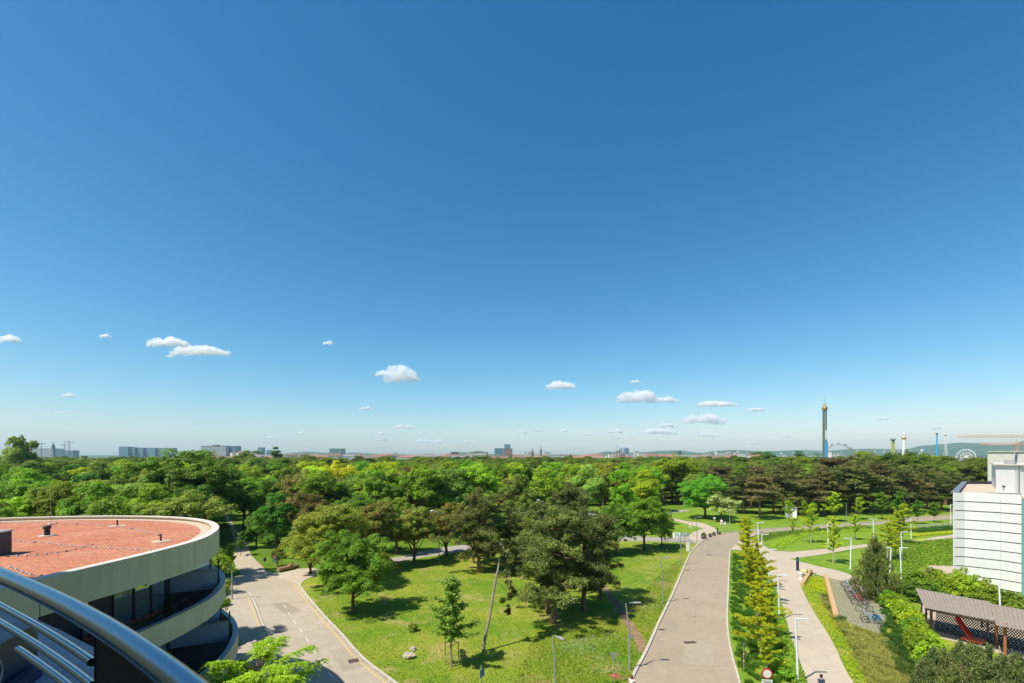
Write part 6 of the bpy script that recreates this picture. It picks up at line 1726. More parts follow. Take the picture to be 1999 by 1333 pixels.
for k, (x, y, s) in enumerate([(1820, 1318, 1.0), (1845, 1345, 1.15), (1872, 1310, 1.05), (1900, 1340, 1.2), (1928, 1318, 1.05), (1955, 1350, 1.1), (1985, 1335, 1.0), (1860, 1375, 1.1), (1925, 1380, 1.2), (1990, 1385, 1.2), (1806, 1350, 1.0), (1890, 1300, .95)]):
    t = plant_tree('bushpine', at(x, y + 40), (s * .72, s * .72, s * .86), (0.075, 0.105, 0.04), 'bushy young mountain pine with pale candles, %s' % ['left front of the clump', 'second in the clump', 'below the red slide', 'under the middle post', 'below the right posts', 'bottom right', 'right edge', 'bottom row left', 'bottom row middle', 'bottom row right', 'left edge of the clump', 'topmost of the clump'][k], 'pine shrub', 'mountain pines in the bottom corner', 'mountain_pine')
for k, (x, y) in enumerate([(1642, 1212), (1728, 1198), (1742, 1226), (1752, 1250), (1735, 1262)]):
    bush(x, y, (.6, .6, .55), (0.05, 0.11, 0.03), 'rounded tuft-like green shrub on the slope, %s' % ['at the end of the timber beam', 'beside the near end of the stands', 'below the stands', 'halfway down the tall grass', 'lowest in the tall grass'][k])
# locust tree at the bottom left
plant_tree('locust', at(500, 1560), (.93, .93, 1.0), (0.14, 0.23, 0.018), 'feathery light green locust tree reaching into the bottom edge over the pavement', 'tree', None, 'locust_tree', 2.0)

# ------------------------------------------------------------------ the park: pines on the right, broadleaved trees everywhere
px_of = lambda p: (999.5 + FOC * p[0] / p[1], HOR + EYE * FOC / p[1])
land = [(-200, 'far to the left of the red roof'), (60, 'behind the red roof (left)'), (180, 'behind the red roof (middle)'), (290, 'behind the red roof (right)'), (400, 'behind the tip of the red roof'),
        (500, 'beyond the gravel path'), (610, 'behind the pale blossoming tree'), (720, 'behind the red-blossomed chestnuts'), (830, 'beyond the curved park lamp'), (940, 'behind the tall reddish pine'),
        (1040, 'below the twin spires'), (1140, 'behind the pines on the lawn'), (1250, 'behind the bright green maple'), (1350, 'beyond the notice boards'), (1450, 'beyond the white-blossomed tree'),
        (1550, 'behind the white hut'), (1640, 'below the tall green tower'), (1730, 'below the yellow tower'), (1810, 'below the blue tower'), (1900, 'beside the white building')]
def where(x): return min(land, key=lambda l_: abs(l_[0] - x))[1]
for k, (x, y, tp, pr, c, lab) in enumerate([
    (1483, 1013, 930, 'fpine1', 'brownish pine green', 'spreading pine with browned branches beside the top of the median row'), (1452, 1003, 925, 'fpine0', 'dark pine green', 'dark spreading pine behind the white blossoming tree'),
    (1510, 1003, 915, 'fpine0', 'dull pine green', 'flat-topped pine left of the white hut'), (1556, 1005, 912, 'fpine0', 'dull pine green', 'flat-topped pine above the white hut'),
    (1574, 1008, 935, 'fpine1', 'brownish pine green', 'browned pine right of the white hut'), (1598, 1003, 905, 'fpine0', 'dull pine green', 'tall pine below the green tower'),
    (1608, 1006, 930, 'fpine1', 'brownish pine green', 'pine with forked pale trunk and rusty branches'), (1640, 1000, 910, 'fpine0', 'dark pine green', 'dark pine behind the light green young tree'),
    (1672, 1002, 898, 'fpine0', 'dull pine green', 'broad pine in the middle of the right-hand pines'), (1700, 999, 905, 'fpine1', 'brownish pine green', 'rusty pine behind the spreading young tree'),
    (1735, 1000, 900, 'fpine0', 'dark pine green', 'dark pine below the yellow tower'), (1774, 1000, 925, 'fpine1', 'brownish pine green', 'browned pine left of the bare-stemmed one'),
    (1810, 994, 915, 'fpine0', 'dull pine green', 'bare-stemmed pine with a pinkish trunk on the far lawn'), (1838, 996, 928, 'fpine0', 'dark pine green', 'dark pine just left of the white building'),
    (1428, 1000, 925, 'fpine0', 'dull pine green', 'pine between the broad green tree and the white blossoming one'), (1530, 996, 905, 'fpine1', 'dull pine green', 'pine with rusty patches further back'),
    (1625, 994, 893, 'fpine1', 'brownish pine green', 'tall rusty pine right of the green tower'), (1660, 990, 888, 'fpine0', 'dull pine green', 'tallest pine on the right, before the distant wheel'), (1860, 1000, 920, 'fpine0', 'dull pine green', 'pine at the left edge of the white building')]):
    T(pr, x, y, tp, c, lab, 'pine_tree', wide=1.05)
placed = []
tree_xy = []
for o in list(COL.objects):
    if o.parent is None and o.get('category') == 'tree': tree_xy.append((o.location.x, o.location.y))
def clear(x, y, gap):
    return all((x - a) ** 2 + (y - b_) ** 2 > gap * gap for a, b_ in tree_xy)
def front(px):      # nearest distance at which the woods begin, by bearing
    pts = [(-400, 47), (0, 47), (200, 48), (330, 52), (400, 58), (425, 104), (440, 114), (470, 108), (490, 93), (560, 90), (640, 92), (760, 98), (880, 104), (960, 108), (1060, 108), (1150, 112), (1230, 106), (1300, 130), (1340, 150), (1400, 150), (1500, 152), (1700, 160), (1865, 165), (1900, 150), (2400, 150)]
    for (a, fa), (b_, fb_) in zip(pts, pts[1:]):
        if a <= px <= b_: return fa + (fb_ - fa) * (px - a) / (b_ - a)
    return 150
PATHC = [at(474, 1123), at(465, 1083), at(455, 1046), at(430, 1000)]
def blocked(x, y):
    px, py = px_of((x, y))
    if 423 < px < 500 and 1000 < py < 1130 and abs(px - (445 + (py - 1010) * .38)) < 16: return True
    if 1005 < px < 1250 and 993 < py < 1012: return True                 # park road clearing
    if 1270 < px < 1345 and 990 < py: return True
    if 500 < px < 600 and 1062 < py < 1085: return True                  # sunlit glade by the trunk
    if 540 < px < 590 and py > 1040: return True
    if px > 1860 and y < 175: return True
    return False
cand = []
rs = random.Random(5)
rad = 42
while rad < 330:
    n_ = int(rad * 1.75 / (6.6 + rad * .012))
    for k in range(n_):
        th = math.radians(-52) + math.radians(104) * (k + rs.uniform(-.42, .42)) / n_
        r_ = rad + rs.uniform(-2.6, 2.6)
        x, y = r_ * math.sin(th), r_ * math.cos(th)
        if y < 5: continue
        px, _ = px_of((x, y))
        if px < -120 or px > 2110: continue
        if y < front(px) or blocked(x, y): continue
        if inside([(p.x - 0, p.y) for p in inset(outline, -4)], np.array([x]), np.array([y]))[0]: continue
        if not clear(x, y, 5.2 if y < 140 else 4.6): continue
        cand.append((x, y)); tree_xy.append((x, y))
    rad += 6.8
cand.sort(key=lambda c: c[1])
NEARN = 240
pal = ['deep green', 'mid green', 'mid green', 'fresh green', 'fresh green', 'bright green', 'olive green', 'pale green', 'fresh green', 'fresh green', 'bright green', 'mid green', 'bright green', 'yellow-green', 'mid green', 'olive green']
used_labels = {}
def height_for(x, y, kind):
    h = {'pine': 13.0, 'leaf': 14.0}[kind] * rs.uniform(.8, 1.13)
    px, _ = px_of((x, y))
    if y < 90: h = min(h, 12.8) * rs.uniform(.84, 1.05)
    if y < 60 and px < 420: h *= .9
    return h
tall_spots = [(360, 105, 17.6), (395, 100, 16.6)]
far_pts = []
for n_, (x, y) in enumerate(cand):
    px, _ = px_of((x, y))
    isp = (1385 < px < 1870 and y < 215 and rs.random() < .72)
    h = height_for(x, y, 'pine' if isp else 'leaf')
    if n_ >= NEARN:
        far_pts.append((x, y, h)); continue
    row_ = 'front edge' if y < front(px) + 14 else ('middle' if y < 140 else 'back')
    if isp:
        c = rs.choice(['dull pine green', 'dark pine green', 'brownish pine green', 'dull pine green', 'dull pine green'])
        pr = 'fpine1' if c == 'brownish pine green' else 'fpine0'; hb = 13.5; mat = None
        nm, kind = 'pine_tree', 'pine'
    else:
        c = rs.choice(pal); pr = 'park%d' % rs.randrange(5); hb = [12, 11.5, 13, 12.5, 12][int(pr[-1])]; mat = None
        if 560 < px < 1010 and y < 150 and rs.random() < .22: c = 'reddish green'
        if c == 'reddish green': mat = 'leaf_red'
        nm, kind = 'broadleaf_tree', 'broadleaf tree'
    size = 'tall' if h > 14 else ('low' if h < 11.2 else 'medium')
    lab = '%s %s %s, %s, %s' % (size, c.replace(' pine green', '-green') if isp else c, 'pine' if isp else 'tree', {'front edge': 'woodland front', 'middle': 'mid-wood', 'back': 'deep wood'}[row_], where(px))
    k_ = used_labels.get(lab, 0); used_labels[lab] = k_ + 1
    w_ = rs.uniform(.9, 1.15)
    s = h / hb
    plant_tree(pr, (x, y, 0), (s * w_, s * w_, s), c, lab, 'tree', 'park trees: ' + lab, nm, rs.uniform(0, 6.28), mat)
# trees standing out above the canopy
for (x, Y, tp, c, pr, w_, lab) in [(362, 100, 874, 'deep green', 'park1', 1.35, 'big dark rounded tree rising above the canopy at the left'), (395, 96, 893, 'mid green', 'park3', 1.1, 'large tree just right below the big dark rounded one'),
                                   (22, 210, 851, 'pale green', 'park0', .62, 'tall loose willow-like tree at the left of the skyline'), (43, 215, 849, 'olive green', 'park4', .62, 'second tall loose tree at the left of the skyline'), (67, 220, 860, 'pale green', 'park2', .55, 'third, lower loose tree at the left of the skyline'),
                                   (1492, 420, 880, 'deep green', 'park1', 1.6, 'dark bushy tree standing above the woods before the white suburbs'), (1560, 500, 881, 'deep green', 'poplar', 1.9, 'dark columnar poplar before the suburbs'), (1597, 520, 887, 'deep green', 'poplar', 1.7, 'smaller dark columnar poplar left of the green tower'),
                                   (1322, 170, 887, 'fresh green', 'park3', 1.3, 'rounded tree rising above the woods below the bend'), (487, 420, 878, 'mid green', 'park1', 1.5, 'dark rounded tree on the left skyline beside the small towers'),
                                   (538, 430, 873, 'deep green', 'poplar', 1.1, 'dark poplar on the left skyline'), (545, 440, 880, 'deep green', 'poplar', 1.0, 'second dark poplar right beside the first on the left skyline'), (603, 330, 887, 'olive green', 'park4', 1.3, 'olive tree poking above the canopy before the glass block'),
                                   (1770, 200, 878, 'mid green', 'park3', 1.1, 'tree topping the canopy between the yellow and white towers'), (1690, 190, 878, 'olive green', 'park1', 1.0, 'tree topping the canopy left of the yellow tower'), (1735, 185, 884, 'deep green', 'park4', 1.2, 'dark rounded tree below the yellow tower'),
                                   (1820, 240, 889, 'bright green', 'park2', 1.6, 'broad bright tree before the blue tower'), (950, 900, 887, 'deep green', 'poplar', 1.2, 'small dark poplar before the pale palace-like block'), (996, 900, 887, 'deep green', 'poplar', 1.3, 'dark poplar in front of the brick-red office tower'),
                                   (1114, 1000, 888, 'deep green', 'poplar', 1.6, 'dark poplar before the long cream apartment row')]:
    hb = {'park0': 12, 'park1': 11.5, 'park2': 13, 'park3': 12.5, 'park4': 12, 'poplar': 16}[pr]
    h = EYE - (tp - HOR) * Y / FOC; s = h / hb
    plant_tree(pr, far(x, Y), (s * w_, s * w_, s) if h < 26 else (s * .6 * w_, s * .6 * w_, s), c, lab, 'tree', None, 'standout_tree', rs.uniform(0, 6.28))
# bushes along the park edge: dark understorey
for k in range(46):
    px = rs.uniform(430, 1300); Y = front(px) + rs.uniform(0, 10)
    x = far(px, Y).x
    if blocked(x, Y): continue
    o = link('undergrowth_bush', SH['bigshrub'], None, (x, Y, 0), rs.uniform(0, 6), (rs.uniform(.7, 1.3),) * 2 + (rs.uniform(.4, .8),), GREENS[rs.choice(['deep green', 'mid green', 'fresh green'])])
    lab = 'leafy bush, %s' % where(px)
    tag(o, lab, 'bush', 'undergrowth bushes: ' + lab)

# distant woodland: thousands of crowns nobody could count, one instanced object
def woodland(name, pts, protos, color):
    me = bpy.data.meshes.new(name)
    me.from_pydata([(x, y, 0) for x, y, h in pts], [], [])
    a = me.attributes.new('sz', 'FLOAT', 'POINT'); a.data.foreach_set('value', np.array([h / 12.3 for *_, h in pts], dtype=np.float32))
    o = link(name, me, color=color)
    g = bpy.data.node_groups.new(name, 'GeometryNodeTree')
    g.interface.new_socket('Geometry', in_out='INPUT', socket_type='NodeSocketGeometry'); g.interface.new_socket('Geometry', in_out='OUTPUT', socket_type='NodeSocketGeometry')
    gi, go = g.nodes.new('NodeGroupInput'), g.nodes.new('NodeGroupOutput')
    m2p = g.nodes.new('GeometryNodeMeshToPoints')
    iop = g.nodes.new('GeometryNodeInstanceOnPoints')
    jn = g.nodes.new('GeometryNodeJoinGeometry')
    for pr in protos:
        src = next(ob for ob in COL.objects if ob.data is PR[pr][0])
        oi = g.nodes.new('GeometryNodeObjectInfo'); oi.inputs['Object'].default_value = src; oi.inputs['As Instance'].default_value = True
        g.links.new(oi.outputs['Geometry'], jn.inputs[0])
    na = g.nodes.new('GeometryNodeInputNamedAttribute'); na.data_type = 'FLOAT'; na.inputs['Name'].default_value = 'sz'
    rr = g.nodes.new('FunctionNodeRandomValue'); rr.data_type = 'FLOAT_VECTOR'
    rr.inputs['Min'].default_value = (0, 0, 0); rr.inputs['Max'].default_value = (0, 0, 6.283)
    cx = g.nodes.new('ShaderNodeCombineXYZ'); wm = g.nodes.new('ShaderNodeMath'); wm.operation = 'MULTIPLY'; wm.inputs[1].default_value = 1.3
    g.links.new(na.outputs['Attribute'], wm.inputs[0]); g.links.new(wm.outputs[0], cx.inputs[0]); g.links.new(wm.outputs[0], cx.inputs[1]); g.links.new(na.outputs['Attribute'], cx.inputs[2])
    g.links.new(gi.outputs[0], m2p.inputs[0]); g.links.new(m2p.outputs[0], iop.inputs['Points']); g.links.new(jn.outputs[0], iop.inputs['Instance'])
    iop.inputs['Pick Instance'].default_value = True
    g.links.new(rr.outputs[0], iop.inputs['Rotation']); g.links.new(cx.outputs[0], iop.inputs['Scale']); g.links.new(iop.outputs[0], go.inputs[0])
    md = o.modifiers.new('trees', 'NODES'); md.node_group = g
    return tag(o, kind='stuff')
d_ = 330
while d_ < 1150:
    n_ = int(d_ * 1.8 / (9 + d_ * .006))
    for k in range(n_):
        th = math.radians(-50) + math.radians(100) * (k + rs.uniform(-.45, .45)) / n_
        x, y = d_ * math.sin(th), d_ * math.cos(th)
        px = 999.5 + FOC * x / max(y, 1)
        if y < 20 or px < -150 or px > 2120: continue
        lim = 520 if 640 < px < 1330 else (700 if px < 640 else 650)
        if y > lim: continue
        if 1862 < px < 1935 and y > 200: continue
        far_pts.append((x, y, rs.uniform(11.2, 16.4)))
    d_ += 11 + d_ * .006
rs.shuffle(far_pts)
n4 = len(far_pts) // 4
woodland('distant_woodland', far_pts[:n4], ['park0', 'park1', 'park3'], (0.13, 0.205, 0.028))
woodland('distant_woodland', far_pts[n4:2 * n4], ['park2', 'park4', 'park0'], (0.18, 0.26, 0.028))
woodland('distant_woodland', far_pts[2 * n4:3 * n4], ['park1', 'park3', 'park4'], (0.20, 0.255, 0.04))
woodland('distant_woodland', far_pts[3 * n4:], ['park0', 'park2', 'park1'], (0.15, 0.225, 0.03))
# ------------------------------------------------------------------ hills
ridge = [(-600, 889), (0, 889), (330, 888.5), (540, 887), (570, 884), (600, 881.5), (640, 884), (660, 886), (690, 883), (715, 885), (760, 887), (860, 887.5), (895, 882.5), (930, 884.5), (980, 887.5), (1060, 887), (1130, 888), (1160, 885.5), (1185, 881), (1212, 884.5), (1250, 883), (1290, 880), (1320, 879), (1370, 884), (1400, 880), (1430, 878.5), (1500, 881), (1560, 878.8), (1620, 880), (1650, 877), (1700, 876), (1765, 877.5), (1800, 870), (1840, 867), (1870, 864.3), (1905, 865), (1950, 868), (1972, 867.5), (1999, 861), (2100, 856), (2500, 860)]
def ridge_y(px):
    for (a, ya), (b_, yb) in zip(ridge, ridge[1:]):
        if a <= px <= b_:
            f = (px - a) / (b_ - a); f = f * f * (3 - 2 * f); return ya + (yb - ya) * f
    return 888
from mathutils import noise as mnoise
def hill_z(px, Y):
    top = EYE - (ridge_y(px) - HOR) * 6600 / FOC
    f = min(1, max(0, (Y - 3600) / 3000)); f = f * f * (3 - 2 * f)
    bump = mnoise.noise(Vector((px * .02, Y * .0012, 0))) * .25 + mnoise.noise(Vector((px * .06, Y * .004, 3))) * .1
    return max(-5, top) * min(1, f * (1 + bump * (1 - f) * 2)) - 3 * (1 - f)
b = MB(); nx, ny = 340, 26
for j in range(ny):
    Y = 3500 + 3100 * j / (ny - 2) if j < ny - 1 else 7400
    for i in range(nx):
        px = -500 + 2900 * i / (nx - 1)
        z = hill_z(px, Y) if j < ny - 1 else -5
        b.v.append((Y * (px - 999.5) / FOC, Y, z))
for j in range(ny - 1):
    for i in range(nx - 1):
        a = j * nx + i; b.f.append((a, a + 1, a + nx + 1, a + nx)); b.sm.append(True); b.mi.append(0)
t_ = NT('wooded_hillside')
n1 = t_.noise(.004, 5, .6); n2 = t_.noise(.02, 5, .7)
t_.base(t_.mix(.6, t_.mix(t_.ramp(n1, [(.4, (0, 0, 0)), (.6, (1, 1, 1))]), (0.035, 0.075, 0.02), (0.075, 0.115, 0.03)), t_.ramp(n2, [(.3, (.5, .5, .5)), (.7, (1.4, 1.4, 1.4))]), 'MULTIPLY'), .95, .05)
tag(b.build('hills', t_.m), kind='structure')

# ------------------------------------------------------------------ the city
WALLS = {'white': (.62, .61, .58), 'cream': (.60, .54, .42), 'pale grey': (.45, .46, .47), 'beige': (.50, .45, .36), 'ochre': (.52, .38, .2), 'pinkish': (.55, .42, .36)}
wallm = {k: plain('city_wall_' + k.replace(' ', '_'), v, .85, .2, var=.06, scale=.1) for k, v in WALLS.items()}
roofm = {'red': plain('clay_roof', (.31, .15, .10), .85, .2, var=.2, scale=.2), 'brown': plain('brown_roof', (.22, .12, .08), .85, .2, var=.2, scale=.2), 'grey': plain('grey_roof', (.2, .2, .21), .8, .2, var=.2, scale=.2)}
winm = plain('dark_windows', (.06, .07, .085), .3, .6)
glassb = plain('blue_glass_facade', (.10, .20, .27), .2, .7, var=.15, scale=.05)
glassg = plain('green_grey_glass_facade', (.16, .24, .25), .2, .7, var=.12, scale=.05)
HOUSE = {}
def house_meshes(kind):
    L, D, H = {'row': (46, 14, 15), 'short': (24, 14, 17), 'villa': (16, 12, 8)}[kind]
    w = MB(); w.box((0, 0, H / 2), (L, D, H))
    r_ = MB(); e = .6; hr = 3.4 if kind != 'villa' else 3.5
    r_.add([(-L / 2 - e, -D / 2 - e, H), (L / 2 + e, -D / 2 - e, H), (L / 2 + e, D / 2 + e, H), (-L / 2 - e, D / 2 + e, H), (-L / 2 + 2, 0, H + hr), (L / 2 - 2, 0, H + hr)], [(0, 1, 5, 4), (1, 2, 5), (2, 3, 4, 5), (3, 0, 4), (3, 2, 1, 0)])
    n = MB()
    for f in range(int(H / 3.2)):
        for q in range(int(L / 3.2)):
            n.box((-L / 2 + 1.8 + q * 3.2, -D / 2 - .02, 2 + f * 3.2), (1.2, .12, 1.7))
    return w, r_, n
for kd in ('row', 'short', 'villa'):
    w, r_, n = house_meshes(kd)
    for wk in WALLS: HOUSE[kd, 'w', wk] = w.mesh('house_wall', wallm[wk])
    for rk in roofm: HOUSE[kd, 'r', rk] = r_.mesh('house_roof', roofm[rk])
    HOUSE[kd, 'n'] = n.mesh('house_windows', winm)
rc = random.Random(11)
def city_where(px):
    L_ = [(200, 'left of the long glass blocks'), (350, 'before the white slab block'), (480, 'near the small blue towers'), (600, 'left of the grey-green glass block'), (700, 'right of the grey-green glass block'), (790, 'by the distant crane'), (860, 'left of the palace-like block'),
          (930, 'around the palace-like block'), (1020, 'left of the twin spires'), (1080, 'right of the twin spires'), (1150, 'before the low blue hill'), (1220, 'below the round glass tower'), (1290, 'below the white office slab'), (1370, 'beyond the dark round tank building'),
          (1450, 'on the slope before the bushy tree'), (1540, 'on the slope left of the poplar'), (1600, 'left of the green tower'), (1680, 'behind the great wheel'), (1800, 'at the foot of the long hill')]
    return min(L_, key=lambda l_: abs(l_[0] - px))[1]
def house(kind, px, Y, z, rz, wk, rk, hs=1.0, group='city'):
    lab = '%s %s %s-roofed house %s' % ({'row': 'long', 'short': 'tall', 'villa': 'small'}[kind], wk, rk, city_where(px))
    t = thing('city_house' if kind != 'villa' else 'hillside_house', lab, 'house', far(px, Y, z), rz, 'houses: ' + lab)
    t.scale = (1, 1, hs)
    link('wall', HOUSE[kind, 'w', wk], t); link('roof', HOUSE[kind, 'r', rk], t)
    if Y < 2300: link('windows', HOUSE[kind, 'n'], t)['kind'] = 'stuff'
for k in range(190):
    px = rc.uniform(560, 1500) if k < 160 else rc.uniform(330, 560)
    Y = rc.uniform(850, 2000)
    bz = math.atan2(far(px, Y).x, Y)
    house('row' if rc.random() < .6 else 'short', px, Y, 0, -bz * .6 + rc.uniform(-.35, .35), rc.choice(['white', 'cream', 'pale grey', 'beige', 'cream', 'white']), rc.choice(['red', 'brown', 'brown', 'red', 'grey', 'grey']), rc.uniform(.85, 1.25) * (.84 + .2 * (Y - 850) / 1150))
for k in range(150):
    px = rc.uniform(1340, 1640) if k < 110 else rc.uniform(1640, 1860)
    Y = rc.uniform(3300, 5400)
    z = hill_z(px, Y)
    house('villa' if rc.random() < .75 else 'short', px, Y, z - 1, rc.uniform(-.5, .5), rc.choice(['white', 'white', 'cream', 'pale grey']), rc.choice(['red', 'brown', 'grey']), rc.uniform(.8, 1.2))
def block(x0, x1, ytop, D, depth, label, wall, kind='block', ybase=None, floors=None, name='city_building', roofmat=None, glassy=False, winw=.6):
    X0, X1 = far(x0, D).x, far(x1, D).x; zt = alt(ytop, D); W = X1 - X0; cx = (X0 + X1) / 2
    t = thing(name, label, 'building', (cx, D + depth / 2, 0), 0)
    b = MB(); b.box((0, 0, zt / 2), (W, depth, zt)); b.build('wall', wall, t)
    b = MB(); b.box((0, 0, zt + .4), (W + .6, depth + .6, .8)); b.build('roof', roofmat or roofm['grey'], t)
    f = floors or max(2, int(zt / 3.8)); dz = zt / f
    zc0 = 1
    for q in range(f):
        z = (q + .5) * dz
        if z < 8: continue
        n = max(2, int(W / 5)) if not glassy else 1
        m = MB()
        if glassy: m.box((0, -depth / 2 - .05, z), (W * .96, .2, dz * .6))
        else:
            for u in range(n): m.box((-W / 2 + (u + .5) * W / n, -depth / 2 - .05, z), (W / n * winw, .2, dz * .5))
        o = m.build('window_band', winm if not glassy else glassb, t)
    return t, zt, W
WM = wallm
block(392, 441, 870.5, 1500, 40, 'long white slab block with rows of dark windows on the left skyline', WM['pale grey'])
block(415, 425, 868.5, 1508, 12, 'small dark rooftop plant house of the white slab block', roofm['grey'])
block(443, 460.5, 871, 1520, 30, 'blue-grey glass tower at the right end of the white slab block', glassb, glassy=True)
block(503, 512, 873.5, 2100, 25, 'narrow blue glass tower on the left skyline', glassb, glassy=True)
block(520, 527, 879, 2200, 20, 'smaller blue tower right of the narrow one', glassb, glassy=True)
block(643, 666, 876, 1300, 34, 'grey-green glass office block standing alone on the skyline', glassg, glassy=True)
for k, (a, b_, y_) in enumerate([(232, 250, 872), (252, 263, 873.5), (265, 279, 874), (283, 303, 874.5), (305, 335, 874.5), (312, 330, 878)]):
    block(a, b_, y_, 2300 + k * 12, 40, 'blue glass block of the long row on the left skyline, %s' % ['first', 'second', 'third', 'fourth', 'fifth and widest', 'lower front one'][k], glassb, glassy=True)
block(10, 24, 875, 2000, 30, 'pale blue building behind the loose trees at far left', glassb, glassy=True)
block(58, 108, 876, 2100, 40, 'low pale building under the cranes at far left', WM['pale grey'])
block(125, 142, 879.5, 2000, 30, 'low blue-grey building right of the dark spire', glassb, glassy=True)
for k, (a, b_, y_) in enumerate([(450, 462, 884), (463, 481, 884)]):
    t = thing('gasometer', 'round domed cream gasometer on the left skyline, %s' % ['left one', 'right one'][k], 'gasometer', far((a + b_) / 2, 1500), 0)
    r_ = (b_ - a) / 2 * 1500 / FOC; z = alt(y_, 1500)
    b = MB(); b.lathe([(r_, 0), (r_, z)], 24); b.build('wall', WM['cream'], t)
    b = MB(); b.lathe([(r_ * 1.02, z), (r_ * .7, z + r_ * .28), (.01, z + r_ * .4)], 24); b.build('dome', roofm['brown'], t)
block(916, 952, 883, 1050, 24, 'cream palace-like block with a colonnade of tall windows and flat grey roof', WM['cream'], roofmat=roofm['grey'], floors=6)
block(925, 942, 881.5, 1054, 10, 'dark attic storey on top of the palace-like block', roofm['grey'])
block(872, 898, 887, 1100, 22, 'white terraced building with a dark roof left of the palace-like block', WM['white'])
block(880, 894, 882.8, 1110, 18, 'dark rooftop box of the white terraced building', winm)
block(896, 907, 886, 1080, 16, 'white house with grey mansard right of the terraced building', WM['white'])
block(965.5, 982.5, 875.5, 1250, 30, 'grey-blue glass office tower left of the brick one', glassb, glassy=True)
block(984.5, 996, 867.8, 1255, 16, 'upper glass part of the brick-red office tower', glassg, glassy=True)
block(983, 1000.5, 876, 1240, 22, 'brick-red and grey office tower on the skyline', plain('brick_facade', (.30, .19, .17), .8, .2), winw=.4)
block(955, 978, 888, 1150, 20, 'long low white building left of the office towers', WM['white'])
for k, (x, yt) in enumerate([(1039.5, 872), (1056, 868.5)]):
    t = thing('church_spire', 'pointed brown church spire, %s of the twin pair' % ['left and nearer', 'right and slimmer'][k], 'church spire', far(x, 1150 + 60 * k))
    z = alt(yt, 1150 + 60 * k); w_ = [6.2, 4.6][k]; zm = z * .62
    m_ = plain('sandstone_%d' % k, (.24, .17, .11) if k == 0 else (.17, .14, .12), .9, .1)
    b = MB(); b.box((0, 0, zm / 2), (w_, w_, zm)); b.build('tower', m_, t)
    b = MB(); b.lathe([(w_ * .6, zm), (w_ * .22, zm + (z - zm) * .4), (.05, z)], 8, smooth=False); b.build('spire', m_, t)
    for a in range(4):
        b = MB(); b.lathe([(.7, zm - 1), (.05, zm + (z - zm) * .35)], 6, c=(w_ * .5 * (1 if a % 2 else -1), w_ * .5 * (1 if a > 1 else -1), 0), smooth=False); b.build('pinnacle', m_, t)
    b = MB(); b.box((0, -w_ / 2 - .05, zm * .8), (1.4, .2, 5)); b.build('belfry_window', winm, t)
for k, (a, b_, y_) in enumerate([(1024, 1028, 881.5), (1030, 1034, 883), (1034.5, 1037, 882), (1062.5, 1067, 882), (1068, 1071, 883), (1071.5, 1074.5, 882.5)]):
    block(a, b_, y_, 1700, 18, 'slim white residential tower near the twin spires, %s' % ['leftmost', 'second', 'third', 'first on their right', 'second on their right', 'rightmost'][k], WM['white'])
block(1010, 1032, 889.5, 1500, 20, 'long white low hall left of the twin spires', WM['white']); block(1056, 1092, 889.8, 1500, 20, 'long white low hall right of the twin spires', WM['white'])
block(1066, 1110, 893.8, 1000, 16, 'long cream building with a row of windows right below the twin spires', WM['cream'], roofmat=roofm['grey'])
for k, (a, b_, y_) in enumerate([(1118, 1150, 893), (1150, 1177, 893.3)]):
    t, z, W = block(a, b_, y_ + 1.2, 980, 16, 'long cream apartment row with a brown-red tiled roof, %s half' % ['left', 'right'][k], WM['cream'])
    b = MB(); b.add([(-W / 2 - .5, -8.5, z), (W / 2 + .5, -8.5, z), (W / 2 + .5, 8.5, z), (-W / 2 - .5, 8.5, z), (-W / 2 + 3, 0, z + 4), (W / 2 - 3, 0, z + 4)], [(0, 1, 5, 4), (1, 2, 5), (2, 3, 4, 5), (3, 0, 4)]); b.build('tiled_roof', roofm['red'], t)
    for q in range(7):
        b = MB(); b.box((-W / 2 + (q + .5) * W / 7, 0, z + 4), (1.2, 1.2, 2)); b.build('chimney', WM['beige'], t)
# round glass tower with terraced neighbours
t = thing('round_tower', 'rounded grey-green glass tower above terraced houses', 'building', far(1218, 1200))
z = alt(875, 1200); r_ = 9.5 * 1200 / FOC
b = MB(); b.lathe([(r_, 0), (r_, z), (r_ * .5, z + 1.2), (.01, z + 1.4)], 28); b.build('wall', glassg, t)
for q in range(int(z / 3.6)):
    b = MB(); b.lathe([(r_ + .15, q * 3.6 + 1.2), (r_ + .15, q * 3.6 + 2.6)], 28); b.build('window_band', glassb, t)
for k, (a, b_, y_, wk) in enumerate([(1189, 1200, 886, 'white'), (1196, 1212, 883, 'beige'), (1203, 1216, 880, 'pinkish'), (1212, 1227, 885, 'white'), (1222, 1232, 889, 'beige'), (1184, 1194, 889, 'white')]):
    block(a, b_, y_, 1100 + 8 * k, 14, 'stepped %s apartment house at the foot of the round glass tower, %s' % (wk, ['second step', 'third step', 'top step', 'in front', 'right side', 'lowest step'][k]), WM[wk], winw=.5)
block(1247, 1272, 884.5, 1500, 20, 'long white office slab right of the round glass tower', WM['white']); block(1240, 1247, 881, 1520, 18, 'pale grey tower at the left end of the white office slab', WM['pale grey'])
block(1262, 1272, 891, 1100, 18, 'blue glass low building under the white office slab', glassb, glassy=True)
t = thing('tank_building', 'dark round-topped tower on white stilts before the hills', 'building', far(1324, 1600))
z = alt(879, 1600)
b = MB(); b.lathe([(9, z - 13), (10, z - 12), (10, z - 1), (8, z), (.01, z)], 24); b.build('drum', plain('dark_drum', (.08, .11, .15), .5), t)
b = MB(); b.lathe([(8.4, 0), (8.4, z - 13)], 24); b.build('base', WM['white'], t)
block(1623, 1633, 882.5, 1200, 18, 'white block between the green tower and the great wheel', WM['white'])
